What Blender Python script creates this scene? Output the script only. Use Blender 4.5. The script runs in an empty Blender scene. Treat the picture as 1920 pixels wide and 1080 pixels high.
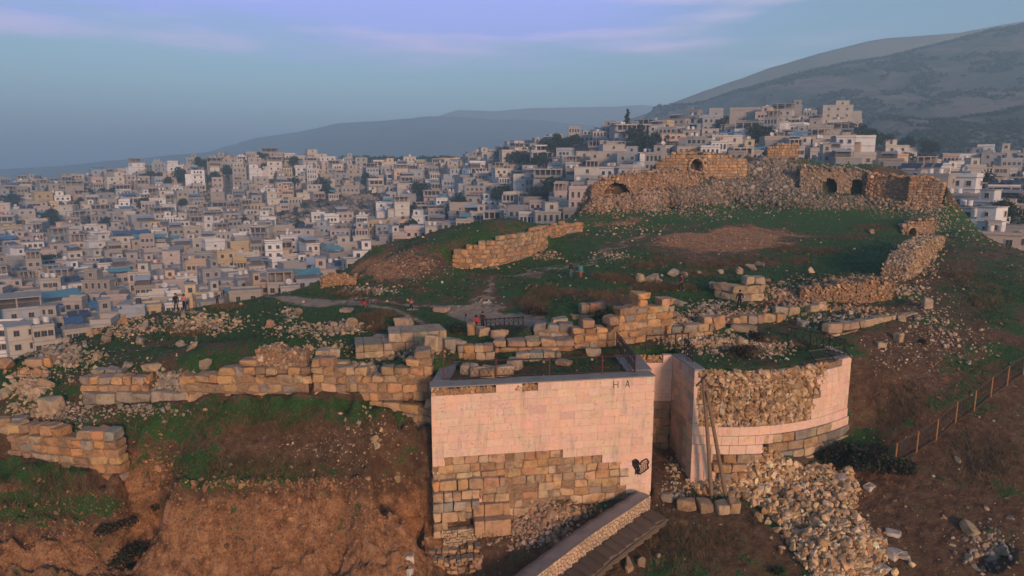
import bpy, math, random
import numpy as np
from mathutils import Vector, Matrix

R = math.radians
C = bpy.context.scene
COL = C.collection
random.seed(7)
rng = np.random.default_rng(11)

# ------------------------------------------------------------------ camera
ZC = 21.0
PITCH = R(9.84)
F = 1280.0                      # focal length in pixels of the 1920 px wide photograph (24 mm)
cam_d = bpy.data.cameras.new('camera')
cam_d.lens = 24.0
cam_d.sensor_width = 36.0
cam_d.clip_start = 0.5
cam_d.clip_end = 30000
cam = bpy.data.objects.new('camera', cam_d)
COL.objects.link(cam)
cam.location = (0, 0, ZC)
cam.rotation_euler = (R(90) - PITCH, 0, 0)
C.camera = cam

# ------------------------------------------------------------------ world and sun
SUN_EL = R(13)
SUN_AZ = math.atan2(0.42, -1.0)          # low, behind the viewer and a little to the right
world = bpy.data.worlds.new('World')
C.world = world
world.use_nodes = True
wt = world.node_tree
wt.nodes.clear()
def wn(t, **k):
    n = wt.nodes.new(t)
    for a, b in k.items():
        setattr(n, a, b)
    return n
w_out = wn('ShaderNodeOutputWorld')
w_bg = wn('ShaderNodeBackground')
w_sky = wn('ShaderNodeTexSky', sky_type='NISHITA', sun_disc=False, sun_elevation=SUN_EL, sun_rotation=SUN_AZ,
           altitude=300.0, air_density=1.0, dust_density=1.6, ozone_density=2.0)
w_bg.inputs['Strength'].default_value = 0.122
# a thin veil of cloud bands, laid out on the sky's own direction
w_tc = wn('ShaderNodeTexCoord')
w_map = wn('ShaderNodeMapping')
w_map.inputs['Scale'].default_value = (1.7, 1.7, 13.0)
w_noise = wn('ShaderNodeTexNoise')
w_noise.inputs['Scale'].default_value = 1.25
w_noise.inputs['Detail'].default_value = 5.0
w_noise.inputs['Roughness'].default_value = 0.5
w_ramp = wn('ShaderNodeValToRGB')
w_ramp.color_ramp.elements[0].position = 0.47
w_ramp.color_ramp.elements[1].position = 0.64
w_sep = wn('ShaderNodeSeparateXYZ')
w_el = wn('ShaderNodeMapRange')
w_el.interpolation_type = 'SMOOTHSTEP'
w_el.inputs['From Min'].default_value = 0.135
w_el.inputs['From Max'].default_value = 0.20
w_big = wn('ShaderNodeTexNoise')
w_big.inputs['Scale'].default_value = 2.4
w_big.inputs['Detail'].default_value = 4.0
w_wob = wn('ShaderNodeMath', operation='MULTIPLY_ADD')
w_wob.inputs[1].default_value = 0.13
w_tint = wn('ShaderNodeMix', data_type='RGBA', blend_type='MULTIPLY')
w_tint.inputs[0].default_value = 1.0
w_tint.inputs[7].default_value = (0.86, 0.97, 1.03, 1)
w_mul = wn('ShaderNodeMath', operation='MULTIPLY')
w_mul.inputs[1].default_value = 0.95
w_mix = wn('ShaderNodeMix', data_type='RGBA')
w_mix2 = wn('ShaderNodeMix', data_type='RGBA')
w_mix2.inputs[7].default_value = (3.3, 3.8, 9.5, 1)
w_mix.inputs[7].default_value = (8.5, 6.2, 8.0, 1)
L = wt.links.new
L(w_tc.outputs['Generated'], w_map.inputs['Vector'])
L(w_map.outputs['Vector'], w_noise.inputs['Vector'])
L(w_noise.outputs['Fac'], w_ramp.inputs['Fac'])
L(w_tc.outputs['Generated'], w_sep.inputs[0])
L(w_map.outputs['Vector'], w_big.inputs['Vector'])
L(w_big.outputs['Fac'], w_wob.inputs[0])
w_off = wn('ShaderNodeMath', operation='SUBTRACT')
w_off.inputs[1].default_value = 0.065
L(w_sep.outputs['Z'], w_wob.inputs[2])
L(w_wob.outputs[0], w_off.inputs[0])
L(w_off.outputs[0], w_el.inputs['Value'])
L(w_sky.outputs['Color'], w_tint.inputs[6])
L(w_tint.outputs[2], w_mix2.inputs[6])
w_elm = wn('ShaderNodeMath', operation='MULTIPLY')
w_elm.inputs[1].default_value = 0.9
w_top = wn('ShaderNodeMapRange')
w_top.interpolation_type = 'SMOOTHSTEP'
w_top.inputs['From Min'].default_value = 0.42
w_top.inputs['From Max'].default_value = 0.26
L(w_sep.outputs['Z'], w_top.inputs['Value'])
w_side = wn('ShaderNodeMapRange')
w_side.interpolation_type = 'SMOOTHSTEP'
w_side.inputs['From Min'].default_value = 0.42
w_side.inputs['From Max'].default_value = 0.05
L(w_sep.outputs['X'], w_side.inputs['Value'])
w_band = wn('ShaderNodeMath', operation='MULTIPLY')
L(w_top.outputs['Result'], w_band.inputs[0])
L(w_el.outputs['Result'], w_band.inputs[1])
w_band2 = wn('ShaderNodeMath', operation='MULTIPLY')
L(w_band.outputs[0], w_band2.inputs[0])
L(w_side.outputs['Result'], w_band2.inputs[1])
L(w_band2.outputs[0], w_elm.inputs[0])
L(w_elm.outputs[0], w_mix2.inputs[0])
L(w_mix2.outputs[2], w_mix.inputs[6])
L(w_ramp.outputs['Color'], w_mul.inputs[0])
w_mul2 = wn('ShaderNodeMath', operation='MULTIPLY')
L(w_mul.outputs[0], w_mul2.inputs[0])
L(w_band.outputs[0], w_mul2.inputs[1])
L(w_mul2.outputs[0], w_mix.inputs[0])
L(w_mix.outputs[2], w_bg.inputs['Color'])
L(w_bg.outputs[0], w_out.inputs['Surface'])

sun_d = bpy.data.lights.new('sun', 'SUN')
sun_d.energy = 5.0
sun_d.angle = R(9)
sun_d.color = (1.0, 0.57, 0.34)
sun = bpy.data.objects.new('sun', sun_d)
COL.objects.link(sun)
sdir = Vector((math.sin(SUN_AZ) * math.cos(SUN_EL), math.cos(SUN_AZ) * math.cos(SUN_EL), math.sin(SUN_EL)))
sun.rotation_euler = (-sdir).to_track_quat('-Z', 'Y').to_euler()
sun.location = (40, -60, 80)

C.view_settings.view_transform = 'Standard'
C.view_settings.look = 'None'
C.view_settings.gamma = 1
C.view_settings.exposure = 0.42
C.render.engine = 'CYCLES'
C.cycles.use_denoising = True
C.cycles.denoiser = 'OPENIMAGEDENOISE'
C.cycles.denoising_input_passes = 'RGB_ALBEDO_NORMAL'
C.cycles.denoising_prefilter = 'ACCURATE'
C.cycles.max_bounces = 5
C.cycles.diffuse_bounces = 2
C.cycles.glossy_bounces = 1
C.cycles.volume_bounces = 1
C.cycles.transparent_max_bounces = 6
C.cycles.use_adaptive_sampling = True

# ------------------------------------------------------------------ picture <-> place
ca, sa = math.cos(PITCH), math.sin(PITCH)
def ray(px, py):
    """horizontal u = x/y and slope of the line of sight through a point of the photograph"""
    a, b = px - 960.0, 540.0 - py
    fy = F * ca + b * sa
    return a / fy, (-F * sa + b * ca) / fy
def at_z(px, py, z):
    u, s = ray(px, py)
    D = (z - ZC) / s
    return u * D, D, z
def at_d(px, py, D):
    u, s = ray(px, py)
    return u * D, D, ZC + s * D
def project(x, y, z):
    dz = z - ZC
    fw = y * ca - dz * sa
    up = y * sa + dz * ca
    return 960 + F * x / fw, 540 - F * up / fw

# ------------------------------------------------------------------ noise
def _h(ix, iy, seed):
    n = (ix.astype(np.int64) * 374761393 + iy.astype(np.int64) * 668265263 + seed * 982451653) & 0x7fffffff
    n = ((n ^ (n >> 13)) * 1274126177) & 0x7fffffff
    return ((n ^ (n >> 16)) & 0xffff) / 65535.0
def vnoise(x, y, seed=0):
    ix, iy = np.floor(x), np.floor(y)
    fx, fy = x - ix, y - iy
    fx, fy = fx * fx * (3 - 2 * fx), fy * fy * (3 - 2 * fy)
    a, b = _h(ix, iy, seed), _h(ix + 1, iy, seed)
    c, d = _h(ix, iy + 1, seed), _h(ix + 1, iy + 1, seed)
    return (a + (b - a) * fx) * (1 - fy) + (c + (d - c) * fx) * fy
def fbm(x, y, seed=0, octv=4, gain=0.5):
    x, y = np.asarray(x, float), np.asarray(y, float)
    s, a, t = 0.0, 1.0, 0.0
    for k in range(octv):
        s = s + a * vnoise(x + 17.3 * k, y - 9.1 * k, seed + k)
        t += a
        a *= gain
        x, y = x * 2.03, y * 2.03
    return s / t * 2 - 1

# ------------------------------------------------------------------ meshes
def build(name, V, faces, mats, parent=None, col=None, fmat=None, smooth=False):
    """ONE mesh object. faces: list of (n,k) index arrays."""
    V = np.ascontiguousarray(V, np.float32).reshape(-1, 3)
    me = bpy.data.meshes.new(name)
    fl = [np.asarray(f, np.int32) for f in faces if len(f)]
    tot = np.concatenate([np.full(len(f), f.shape[1], np.int32) for f in fl])
    idx = np.concatenate([f.ravel() for f in fl])
    me.vertices.add(len(V))
    me.vertices.foreach_set('co', V.ravel())
    me.loops.add(len(idx))
    me.loops.foreach_set('vertex_index', idx)
    me.polygons.add(len(tot))
    st = np.zeros(len(tot), np.int32)
    st[1:] = np.cumsum(tot)[:-1]
    me.polygons.foreach_set('loop_start', st)
    me.polygons.foreach_set('loop_total', tot)
    if fmat is not None:
        me.polygons.foreach_set('material_index', np.asarray(fmat, np.int32))
    me.polygons.foreach_set('use_smooth', np.full(len(tot), bool(smooth)))
    for m in (mats if isinstance(mats, (list, tuple)) else [mats]):
        me.materials.append(m)
    if col is not None:
        col = np.asarray(col, np.float32)
        if col.shape[1] == 3:
            col = np.hstack([col, np.ones((len(col), 1), np.float32)])
        ca_ = me.color_attributes.new('Col', 'FLOAT_COLOR', 'POINT')
        ca_.data.foreach_set('color', np.ascontiguousarray(col).ravel())
    me.update(calc_edges=True)
    me.validate()
    o = bpy.data.objects.new(name, me)
    COL.objects.link(o)
    if parent is not None:
        o.parent = parent
    return o

def tag(o, label=None, cat=None, group=None, kind=None):
    if label: o['label'] = label
    if cat: o['category'] = cat
    if group: o['group'] = group
    if kind: o['kind'] = kind
    return o
def empty(name, loc, rz=0.0):
    o = bpy.data.objects.new(name, None)
    COL.objects.link(o)
    o.location = loc
    o.rotation_euler = (0, 0, rz)
    o.empty_display_size = 0.5
    return o

class MB:
    """collects boxes, prisms, tubes and sheets with one colour each"""
    def __init__(s):
        s.V, s.F4, s.F3, s.C, s.n = [], [], [], [], 0
        s.M4, s.M3 = [], []
    def add(s, V, F4=None, F3=None, col=(.5, .5, .5), m=0):
        V = np.asarray(V, float).reshape(-1, 3)
        if F4 is not None and len(F4):
            F4 = np.asarray(F4)
            s.F4.append(F4 + s.n); s.M4.append(np.full(len(F4), m))
        if F3 is not None and len(F3):
            F3 = np.asarray(F3)
            s.F3.append(F3 + s.n); s.M3.append(np.full(len(F3), m))
        c = np.asarray(col, float)
        s.C.append(np.tile(c, (len(V), 1)) if c.ndim == 1 else c)
        s.V.append(V)
        s.n += len(V)
    def box(s, c, h, rz=0.0, col=(.5, .5, .5), m=0, taper=0.0):
        k = np.array([[-1, -1, -1], [1, -1, -1], [1, 1, -1], [-1, 1, -1], [-1, -1, 1], [1, -1, 1], [1, 1, 1], [-1, 1, 1]], float)
        v = k * np.asarray(h, float)
        v[4:, :2] *= 1 - taper
        cz, sz = math.cos(rz), math.sin(rz)
        v = np.stack([v[:, 0] * cz - v[:, 1] * sz, v[:, 0] * sz + v[:, 1] * cz, v[:, 2]], 1) + np.asarray(c, float)
        s.add(v, [[0, 3, 2, 1], [4, 5, 6, 7], [0, 1, 5, 4], [1, 2, 6, 5], [2, 3, 7, 6], [3, 0, 4, 7]], None, col, m)
    def tube(s, P, r, n=6, col=(.5, .5, .5), m=0):
        P = np.asarray(P, float)
        r = np.full(len(P), r, float) if np.isscalar(r) else np.asarray(r, float)
        T = np.gradient(P, axis=0)
        T /= np.linalg.norm(T, axis=1)[:, None] + 1e-9
        up = np.where(np.abs(T[:, 2:3]) > 0.9, [[1.0, 0, 0]], [[0, 0, 1.0]])
        A = np.cross(T, up); A /= np.linalg.norm(A, axis=1)[:, None]
        B = np.cross(T, A)
        th = np.arange(n) * 2 * math.pi / n
        V = P[:, None, :] + r[:, None, None] * (np.cos(th)[None, :, None] * A[:, None, :] + np.sin(th)[None, :, None] * B[:, None, :])
        k = len(P)
        q = []
        for i in range(k - 1):
            for j in range(n):
                a, b = i * n + j, i * n + (j + 1) % n
                q.append([a, b, b + n, a + n])
        V = np.vstack([V.reshape(-1, 3), P[:1], P[-1:]])
        t = [[k * n, (j + 1) % n, j] for j in range(n)] + [[k * n + 1, (k - 1) * n + j, (k - 1) * n + (j + 1) % n] for j in range(n)]
        s.add(V, q, t, col, m)
    def bar(s, a, b, r, col=(.5, .5, .5), m=0):
        s.tube([a, b], r, 4, col, m)
    def make(s, name, mats, parent=None, smooth=False):
        F, M = [], []
        if s.F4: F.append(np.vstack(s.F4)); M.append(np.concatenate(s.M4))
        if s.F3: F.append(np.vstack(s.F3)); M.append(np.concatenate(s.M3))
        return build(name, np.vstack(s.V), F, mats, parent, np.vstack(s.C), np.concatenate(M), smooth)

# ------------------------------------------------------------------ materials
def mat(name, rough=0.9):
    m = bpy.data.materials.new(name)
    m.use_nodes = True
    nt = m.node_tree
    b = nt.nodes['Principled BSDF']
    b.inputs['Roughness'].default_value = rough
    b.inputs['Specular IOR Level'].default_value = 0.25
    return m, nt, b
def node(nt, t, **k):
    n = nt.nodes.new(t)
    for a, b in k.items():
        if a == 'ins':
            for i, v in b.items():
                n.inputs[i].default_value = v
        else:
            setattr(n, a, b)
    return n
def noise(nt, scale, detail=4, rough=0.55, vec=None):
    n = node(nt, 'ShaderNodeTexNoise', ins={'Scale': scale, 'Detail': detail, 'Roughness': rough})
    if vec is None:
        g = nt.nodes.get('geo') or node(nt, 'ShaderNodeNewGeometry', name='geo')
        vec = g.outputs['Position']
    nt.links.new(vec, n.inputs['Vector'])
    return n.outputs['Fac']
def ramp(nt, fac, stops):
    r = node(nt, 'ShaderNodeValToRGB')
    e = r.color_ramp.elements
    while len(e) < len(stops):
        e.new(0.5)
    for i, (p, c) in enumerate(stops):
        e[i].position = p
        e[i].color = (*c, 1) if len(c) == 3 else c
    nt.links.new(fac, r.inputs['Fac'])
    return r.outputs['Color']
def mixc(nt, fac, a, b, mode='MIX'):
    n = node(nt, 'ShaderNodeMix', data_type='RGBA', blend_type=mode)
    for s, v in ((0, fac), (6, a), (7, b)):
        if isinstance(v, (int, float)):
            n.inputs[s].default_value = v
        elif isinstance(v, tuple):
            n.inputs[s].default_value = (*v, 1) if len(v) == 3 else v
        else:
            nt.links.new(v, n.inputs[s])
    return n.outputs[2]
def mth(nt, op, a, b=None, c=None):
    n = node(nt, 'ShaderNodeMath', operation=op)
    for i, v in enumerate((a, b, c)):
        if v is None: continue
        if isinstance(v, (int, float)): n.inputs[i].default_value = v
        else: nt.links.new(v, n.inputs[i])
    return n.outputs[0]
def sstep(nt, v, a, b):
    n = node(nt, 'ShaderNodeMapRange', interpolation_type='SMOOTHSTEP', ins={'From Min': a, 'From Max': b})
    nt.links.new(v, n.inputs['Value'])
    return n.outputs['Result']
def attr(nt, name='Col'):
    return node(nt, 'ShaderNodeAttribute', attribute_name=name)
def bump(nt, b, h, strength, dist):
    n = node(nt, 'ShaderNodeBump', ins={'Strength': strength, 'Distance': dist})
    nt.links.new(h, n.inputs['Height'])
    nt.links.new(n.outputs[0], b.inputs['Normal'])

def stone_mat(name, var=0.5, fine=9.0, lichen=0.5, bumpd=0.05, stain=(0.10, 0.075, 0.05), streak=0.0):
    """colour of each stone comes from its own vertex colour; blotches, lichen on upper faces, pits"""
    m, nt, b = mat(name, 0.92)
    col = attr(nt).outputs['Color']
    n1 = noise(nt, 1.7, 5, 0.6)
    n2 = noise(nt, fine, 5, 0.65)
    c = mixc(nt, mth(nt, 'MULTIPLY', sstep(nt, n1, 0.42, 0.72), var), col, stain)
    c = mixc(nt, mth(nt, 'MULTIPLY', sstep(nt, n2, 0.5, 0.75), 0.35), c, (0.55, 0.48, 0.38))
    c = mixc(nt, mth(nt, 'MULTIPLY', sstep(nt, n2, 0.48, 0.25), 0.45), c, (0.07, 0.055, 0.04))
    g = nt.nodes['geo']
    if streak:
        mp_ = node(nt, 'ShaderNodeMapping', ins={'Scale': (1.6, 1.6, .22)})
        nt.links.new(g.outputs['Position'], mp_.inputs['Vector'])
        c = mixc(nt, mth(nt, 'MULTIPLY', sstep(nt, noise(nt, 1.3, 6, .65, mp_.outputs[0]), .5, .72), streak), c, (.33, .27, .23))
        c = mixc(nt, mth(nt, 'MULTIPLY', sstep(nt, noise(nt, .5, 3, .5), .45, .65), streak * .7), c, (.72, .44, .34))
    sp = node(nt, 'ShaderNodeSeparateXYZ')
    nt.links.new(g.outputs['Normal'], sp.inputs[0])
    li = mth(nt, 'MULTIPLY', sstep(nt, sp.outputs['Z'], 0.35, 0.9), mth(nt, 'MULTIPLY', sstep(nt, noise(nt, 3.1, 4), 0.3, 0.6), lichen))
    c = mixc(nt, li, c, (0.21, 0.19, 0.165))
    nt.links.new(c, b.inputs['Base Color'])
    bump(nt, b, mth(nt, 'ADD', n2, mth(nt, 'MULTIPLY', noise(nt, fine * 4, 3), 0.4)), 0.9, bumpd)
    return m
M_STONE = stone_mat('weathered_limestone', var=0.62)
M_RUBBLE = stone_mat('rubble_stone', var=0.45, fine=14.0, lichen=0.3, bumpd=0.03)
M_ASHLAR = stone_mat('dressed_limestone', var=0.3, fine=5.0, lichen=0.3, bumpd=0.008, stain=(0.42, 0.32, 0.26), streak=0.55)
M_MORTAR, nt, b = mat('earth_mortar')
nt.links.new(ramp(nt, noise(nt, 5.0, 6, 0.6), [(0.3, (0.15, 0.095, 0.055)), (0.7, (0.34, 0.23, 0.14))]), b.inputs['Base Color'])
bump(nt, b, noise(nt, 12.0, 5), 1.0, 0.06)

def ground_mat():
    m, nt, b = mat('earth_and_grass', 0.95)
    a = attr(nt, 'Mask')
    sp = node(nt, 'ShaderNodeSeparateColor')
    nt.links.new(a.outputs['Color'], sp.inputs[0])
    grass, red, pale = sp.outputs[0], sp.outputs[1], sp.outputs[2]
    nb, nm, nf, nx = noise(nt, 0.35, 5, 0.6), noise(nt, 1.6, 6, 0.65), noise(nt, 7.0, 5, 0.7), noise(nt, 26.0, 3, 0.7)
    earth = ramp(nt, nm, [(0.28, (0.080, 0.046, 0.026)), (0.5, (0.155, 0.087, 0.047)), (0.72, (0.26, 0.16, 0.092))])
    redc = ramp(nt, mth(nt, 'ADD', mth(nt, 'MULTIPLY', nm, 0.6), mth(nt, 'MULTIPLY', nf, 0.4)), [(0.36, (0.15, 0.066, 0.030)), (0.46, (0.32, 0.155, 0.070)), (0.56, (0.50, 0.265, 0.130)), (0.66, (0.64, 0.40, 0.23))])
    palec = ramp(nt, nm, [(0.3, (0.25, 0.19, 0.135)), (0.7, (0.48, 0.39, 0.29))])
    dry = ramp(nt, nf, [(0.3, (0.085, 0.06, 0.03)), (0.7, (0.20, 0.145, 0.075))])
    grc = ramp(nt, mth(nt, 'ADD', mth(nt, 'MULTIPLY', nf, 0.6), mth(nt, 'MULTIPLY', nx, 0.4)), [(0.32, (0.022, 0.056, 0.015)), (0.5, (0.042, 0.112, 0.027)), (0.68, (0.078, 0.155, 0.042))])
    c = mixc(nt, sstep(nt, mth(nt, 'ADD', red, mth(nt, 'MULTIPLY', mth(nt, 'SUBTRACT', nm, 0.5), 1.1)), 0.3, 0.75), earth, redc)
    gf = mth(nt, 'ADD', grass, mth(nt, 'ADD', mth(nt, 'MULTIPLY', mth(nt, 'SUBTRACT', nb, 0.5), 1.9), mth(nt, 'MULTIPLY', mth(nt, 'SUBTRACT', nm, 0.5), 1.9)))
    c = mixc(nt, mth(nt, 'MULTIPLY', sstep(nt, gf, 0.18, 0.5), 0.75), c, dry)
    c = mixc(nt, sstep(nt, gf, 0.40, 0.62), c, grc)
    c = mixc(nt, sstep(nt, mth(nt, 'ADD', pale, mth(nt, 'MULTIPLY', mth(nt, 'SUBTRACT', nm, 0.5), 0.9)), 0.35, 0.7), c, palec)
    v = node(nt, 'ShaderNodeTexVoronoi', ins={'Scale': 3.2, 'Randomness': 1.0})
    nt.links.new(nt.nodes['geo'].outputs['Position'], v.inputs['Vector'])
    peb = mth(nt, 'MULTIPLY', sstep(nt, v.outputs['Distance'], 0.17, 0.08), sstep(nt, nm, 0.52, 0.62))
    c = mixc(nt, mth(nt, 'MULTIPLY', peb, 0.75), c, (0.42, 0.35, 0.27))
    nt.links.new(c, b.inputs['Base Color'])
    nv = node(nt, 'ShaderNodeMapping', ins={'Scale': (1.0, 1.0, .35)})
    nt.links.new(nt.nodes['geo'].outputs['Position'], nv.inputs['Vector'])
    rill = noise(nt, 3.2, 7, 0.72, nv.outputs[0])
    bump(nt, b, mth(nt, 'ADD', mth(nt, 'ADD', nm, mth(nt, 'MULTIPLY', rill, .7)), mth(nt, 'ADD', mth(nt, 'MULTIPLY', nf, 0.5), mth(nt, 'MULTIPLY', nx, 0.25))), 1.0, 0.38)
    return m
M_GROUND = ground_mat()

def flat_mat(name, col, rough=0.8, metal=0.0, var=0.3, scale=6.0):
    m, nt, b = mat(name, rough)
    d = tuple(c * (1 - var) for c in col)
    nt.links.new(ramp(nt, noise(nt, scale, 4), [(0.3, d), (0.7, col)]), b.inputs['Base Color'])
    b.inputs['Metallic'].default_value = metal
    return m
def colour_mat(name, rough=0.85, var=0.35, scale=0.6, stain=(0.16, 0.14, 0.12), bumpd=0.0):
    m, nt, b = mat(name, rough)
    col = attr(nt).outputs['Color']
    n = noise(nt, scale, 6, 0.65)
    c = mixc(nt, mth(nt, 'MULTIPLY', sstep(nt, n, 0.45, 0.75), var), col, stain)
    nt.links.new(c, b.inputs['Base Color'])
    if bumpd:
        bump(nt, b, noise(nt, scale * 8, 4), 0.8, bumpd)
    return m
M_PLASTER = colour_mat('plaster_and_concrete')
M_CONC = colour_mat('rough_concrete', 0.9, 0.55, 1.3, (0.10, 0.095, 0.09), 0.03)
M_PAINT = colour_mat('painted_metal', 0.5, 0.4, 5.0, (0.10, 0.045, 0.02))
M_WOOD = colour_mat('old_timber', 0.85, 0.5, 4.0, (0.07, 0.05, 0.035), 0.01)
M_CLOTH = colour_mat('cloth_skin_hair', 0.9, 0.15, 20.0, (0.05, 0.05, 0.05))
M_LEAF = colour_mat('leaves', 0.8, 0.4, 1.0, (0.02, 0.035, 0.015))
M_GLASS, nt, b = mat('dark_window', 0.25)
b.inputs['Base Color'].default_value = (0.035, 0.04, 0.045, 1)
# ------------------------------------------------------------------ the mound: heights from surveyed points
# ruined walls: name -> (points (px, py of foot, z of foot, height), settings)
TLx, TLy, _ = at_z(808, 728, 8.0)
TRx, TRy, _ = at_z(1228, 706, 8.0)
PBL = at_d(1195, 664, 47.0); PBR = at_d(1262, 662, 47.0)
BLx, BLy, _ = at_z(1303, 695, 8.0)
BRx, BRy, _ = at_z(1597, 668, 8.0)
WALLS = {}
def W(key, label, pts, **k):
    d = dict(thick=0.8, ch=0.55, bw=(0.6, 1.25), rag=0.25, retain=0.75, style='block', pal='tan', jit=0.05)
    d.update(k)
    P = []
    for i, (px, py, z, h) in enumerate(pts):
        x, y, z = at_d(px, py, d['D'][min(i, len(d['D']) - 1)]) if 'D' in d else at_z(px, py, z)
        P.append((x, y, z, h))
    WALLS[key] = dict(P=np.array(P), label=label, **d)
W('low_left', 'stepped ashlar retaining wall with loose blocks on top, above the eroded red bank', [(16, 852, 3.3, 1.7), (70, 864, 3.0, 2.2), (130, 878, 2.8, 2.6), (226, 890, 2.5, 2.75)], thick=1.0, rag=.12, pal='orange', bw=(.6, 1.3))
W('low_left_end', 'short two-course wall stub left of the ashlar retaining wall', [(-70, 816, 4.4, 1.3), (0, 812, 4.5, 1.2), (46, 810, 4.5, 1.0)], pal='cream')
W('kerb_row', 'single row of long grey blocks along the grassy terrace edge', [(133, 766, 5.5, .75), (182, 764, 5.55, .8), (232, 759, 5.65, .8), (290, 756, 5.8, .65), (348, 752, 5.95, .5)], bw=(.9, 1.7), ch=.7, pal='grey', rag=.1)
W('short_orange', 'short orange wall with one big grey end block, above the single block row', [(150, 737, 6.35, 1.1), (215, 737, 6.35, 1.15), (280, 736, 6.35, 1.15)], pal='orange', rag=.05, bw=(.55, .95))
W('top_grey', 'short line of rounded grey blocks on top of the mound slope', [(174, 709, 7.0, .6), (228, 708, 7.0, .65)], pal='grey', ch=.6)
W('corner_orange', 'smooth orange block course under a rubble heap at the mound edge', [(48, 692, 7.1, .7), (96, 690, 7.1, .75)], pal='orange', bw=(.9, 1.6), ch=.7)
W('main_left', 'long orange block wall with a bold square end, left half of the terrace', [(338, 739, 6.4, 2.3), (352, 739, 6.4, 1.5), (400, 740, 6.4, 1.3), (424, 740, 6.4, 1.4), (432, 740, 6.4, 2.2), (470, 740, 6.4, 2.1), (478, 740, 6.4, 1.7), (530, 740, 6.4, 1.85), (583, 740, 6.4, 1.8)], thick=1.1, rag=.22, bw=(.5, 1.15), ch=.58)
W('main_right', 'long orange block wall between the square wall end and the pink tower', [(586, 737, 6.6, 2.1), (612, 738, 6.6, 2.3), (640, 738, 6.6, 1.9), (678, 738, 6.6, 1.9), (688, 738, 6.6, 1.2), (706, 738, 6.6, 1.1), (714, 738, 6.6, 1.8), (765, 738, 6.6, 1.9), (775, 738, 6.6, 2.8), (812, 738, 6.6, 3.1)], thick=1.0, rag=.3, ch=.56, bw=(.45, 1.05))
W('rubble_core', 'rubble wall core of small stones standing on the long block wall', [(478, 690, 8.1, 1.1), (520, 690, 8.1, 1.45), (574, 690, 8.1, 1.15)], style='rubble', thick=1.6, pal='pinkish')
W('foot_row', 'two-course block wall running into the left flank of the pink tower', [(690, 760, 5.75, .5), (745, 772, 5.4, .75), (812, 800, 4.8, 1.55)], rag=.05, bw=(.9, 1.4))
W('plinth_low', 'lower step of the pale ashlar platform', [(667, 675, 7.75, 1.05), (735, 668, 7.85, 1.0)], thick=2.6, rag=0, pal='cream', retain=.3, bw=(.8, 1.4), jit=.02, ch=.52)
W('plinth_high', 'upper step of the pale ashlar platform with broad grey top', [(729, 660, 8.0, 1.35), (785, 656, 8.05, 1.35), (838, 650, 8.1, 1.35)], thick=2.4, rag=0, pal='cream', retain=.3, bw=(.8, 1.4), jit=.015, ch=.675)
W('mid_row', 'broad block course behind the orange blocks on the tower top', [(925, 664, 7.95, .95), (1000, 662, 8.0, 1.0), (1078, 660, 8.0, 1.05)], thick=1.3, pal='tan', rag=.05, bw=(.9, 1.5))
W('mid_upper', 'weathered grey block course with one loose cream block on top', [(1000, 634, 8.7, 1.15), (1038, 634, 8.7, 1.3), (1074, 634, 8.7, 1.1)], thick=1.1, pal='grey')
W('orange_short', 'low orange block pair just inside the tower railing', [(858, 676, 8.0, 1.0), (928, 674, 8.0, 1.05)], pal='orange', rag=0, bw=(.5, .9))
W('white_row', 'row of four cream blocks lying near the tower fence', [(968, 676, 8.0, .5), (1053, 674, 8.0, .5)], pal='cream', rag=0, ch=.5, bw=(.75, 1.0))
W('ruin_left', 'left part of the tall honey-coloured ruin wall behind the tower', [(1076, 658, 8.0, 1.7), (1110, 656, 8.0, 2.0), (1140, 653, 8.0, 1.6), (1162, 650, 8.0, 2.4)], thick=1.1, pal='orange', rag=.25)
W('ruin_corner', 'tallest corner of the honey-coloured ruin wall behind the tower', [(1160, 651, 8.0, 2.6), (1185, 646, 8.1, 3.5), (1215, 640, 8.2, 3.35), (1262, 634, 8.3, 3.0)], thick=1.2, pal='orange', rag=.2)
W('ruin_low', 'low block row right of the honey-coloured ruin wall', [(1250, 638, 8.25, 1.1), (1300, 634, 8.3, 1.0), (1338, 628, 8.4, 1.3)], pal='tan', rag=.3)
W('back_row', 'five rounded blocks in a row on the grass above the ruin wall', [(1074, 600, 9.0, .75), (1142, 590, 9.2, .9)], pal='orange', rag=.2, ch=.8, bw=(.6, .95))
W('pale_corner', 'pale corner wall of big blocks behind the man in black', [(1338, 560, 9.0, 1.5), (1386, 571, 8.85, 2.0), (1434, 568, 8.9, 2.35)], pal='cream', rag=.08, ch=.72, bw=(.8, 1.4), thick=1.0)
W('row_right', 'row of squared grey blocks below the orange rubble slope', [(1432, 598, 8.4, .95), (1490, 594, 8.5, .9), (1550, 586, 8.6, 1.0)], pal='cream', ch=.85, bw=(.8, 1.3), rag=.15, thick=1.0)
W('path_edge', 'edge course of stones under the feet of the man in black', [(1375, 612, 8.25, .7), (1430, 606, 8.3, .8), (1475, 600, 8.4, .8)], pal='tan', rag=.3)
W('long_low', 'long low wall of cream slabs slanting across the right slope', [(1556, 634, 7.9, .65), (1600, 622, 8.1, .75), (1650, 608, 8.35, .8), (1685, 600, 8.5, .7), (1722, 590, 8.7, .6)], pal='cream', rag=.05, ch=.8, bw=(1.2, 2.4))
W('orange_rubble', 'sunlit orange rubble wall above the row of squared blocks', [(1500, 566, 9.0, 1.1), (1550, 570, 8.95, 1.7), (1610, 571, 8.9, 2.1), (1674, 566, 9.0, 2.2)], style='rubble', pal='orange', thick=2.2)
W('leaning', 'big leaning rubble wall remnant with vertical right face', [(1698, 545, 9.3, 2.4), (1722, 520, 9.9, 3.2), (1748, 494, 10.4, 2.8), (1770, 470, 10.9, 1.7)], style='rubble', pal='cream', thick=2.3, flip=True)
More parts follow.
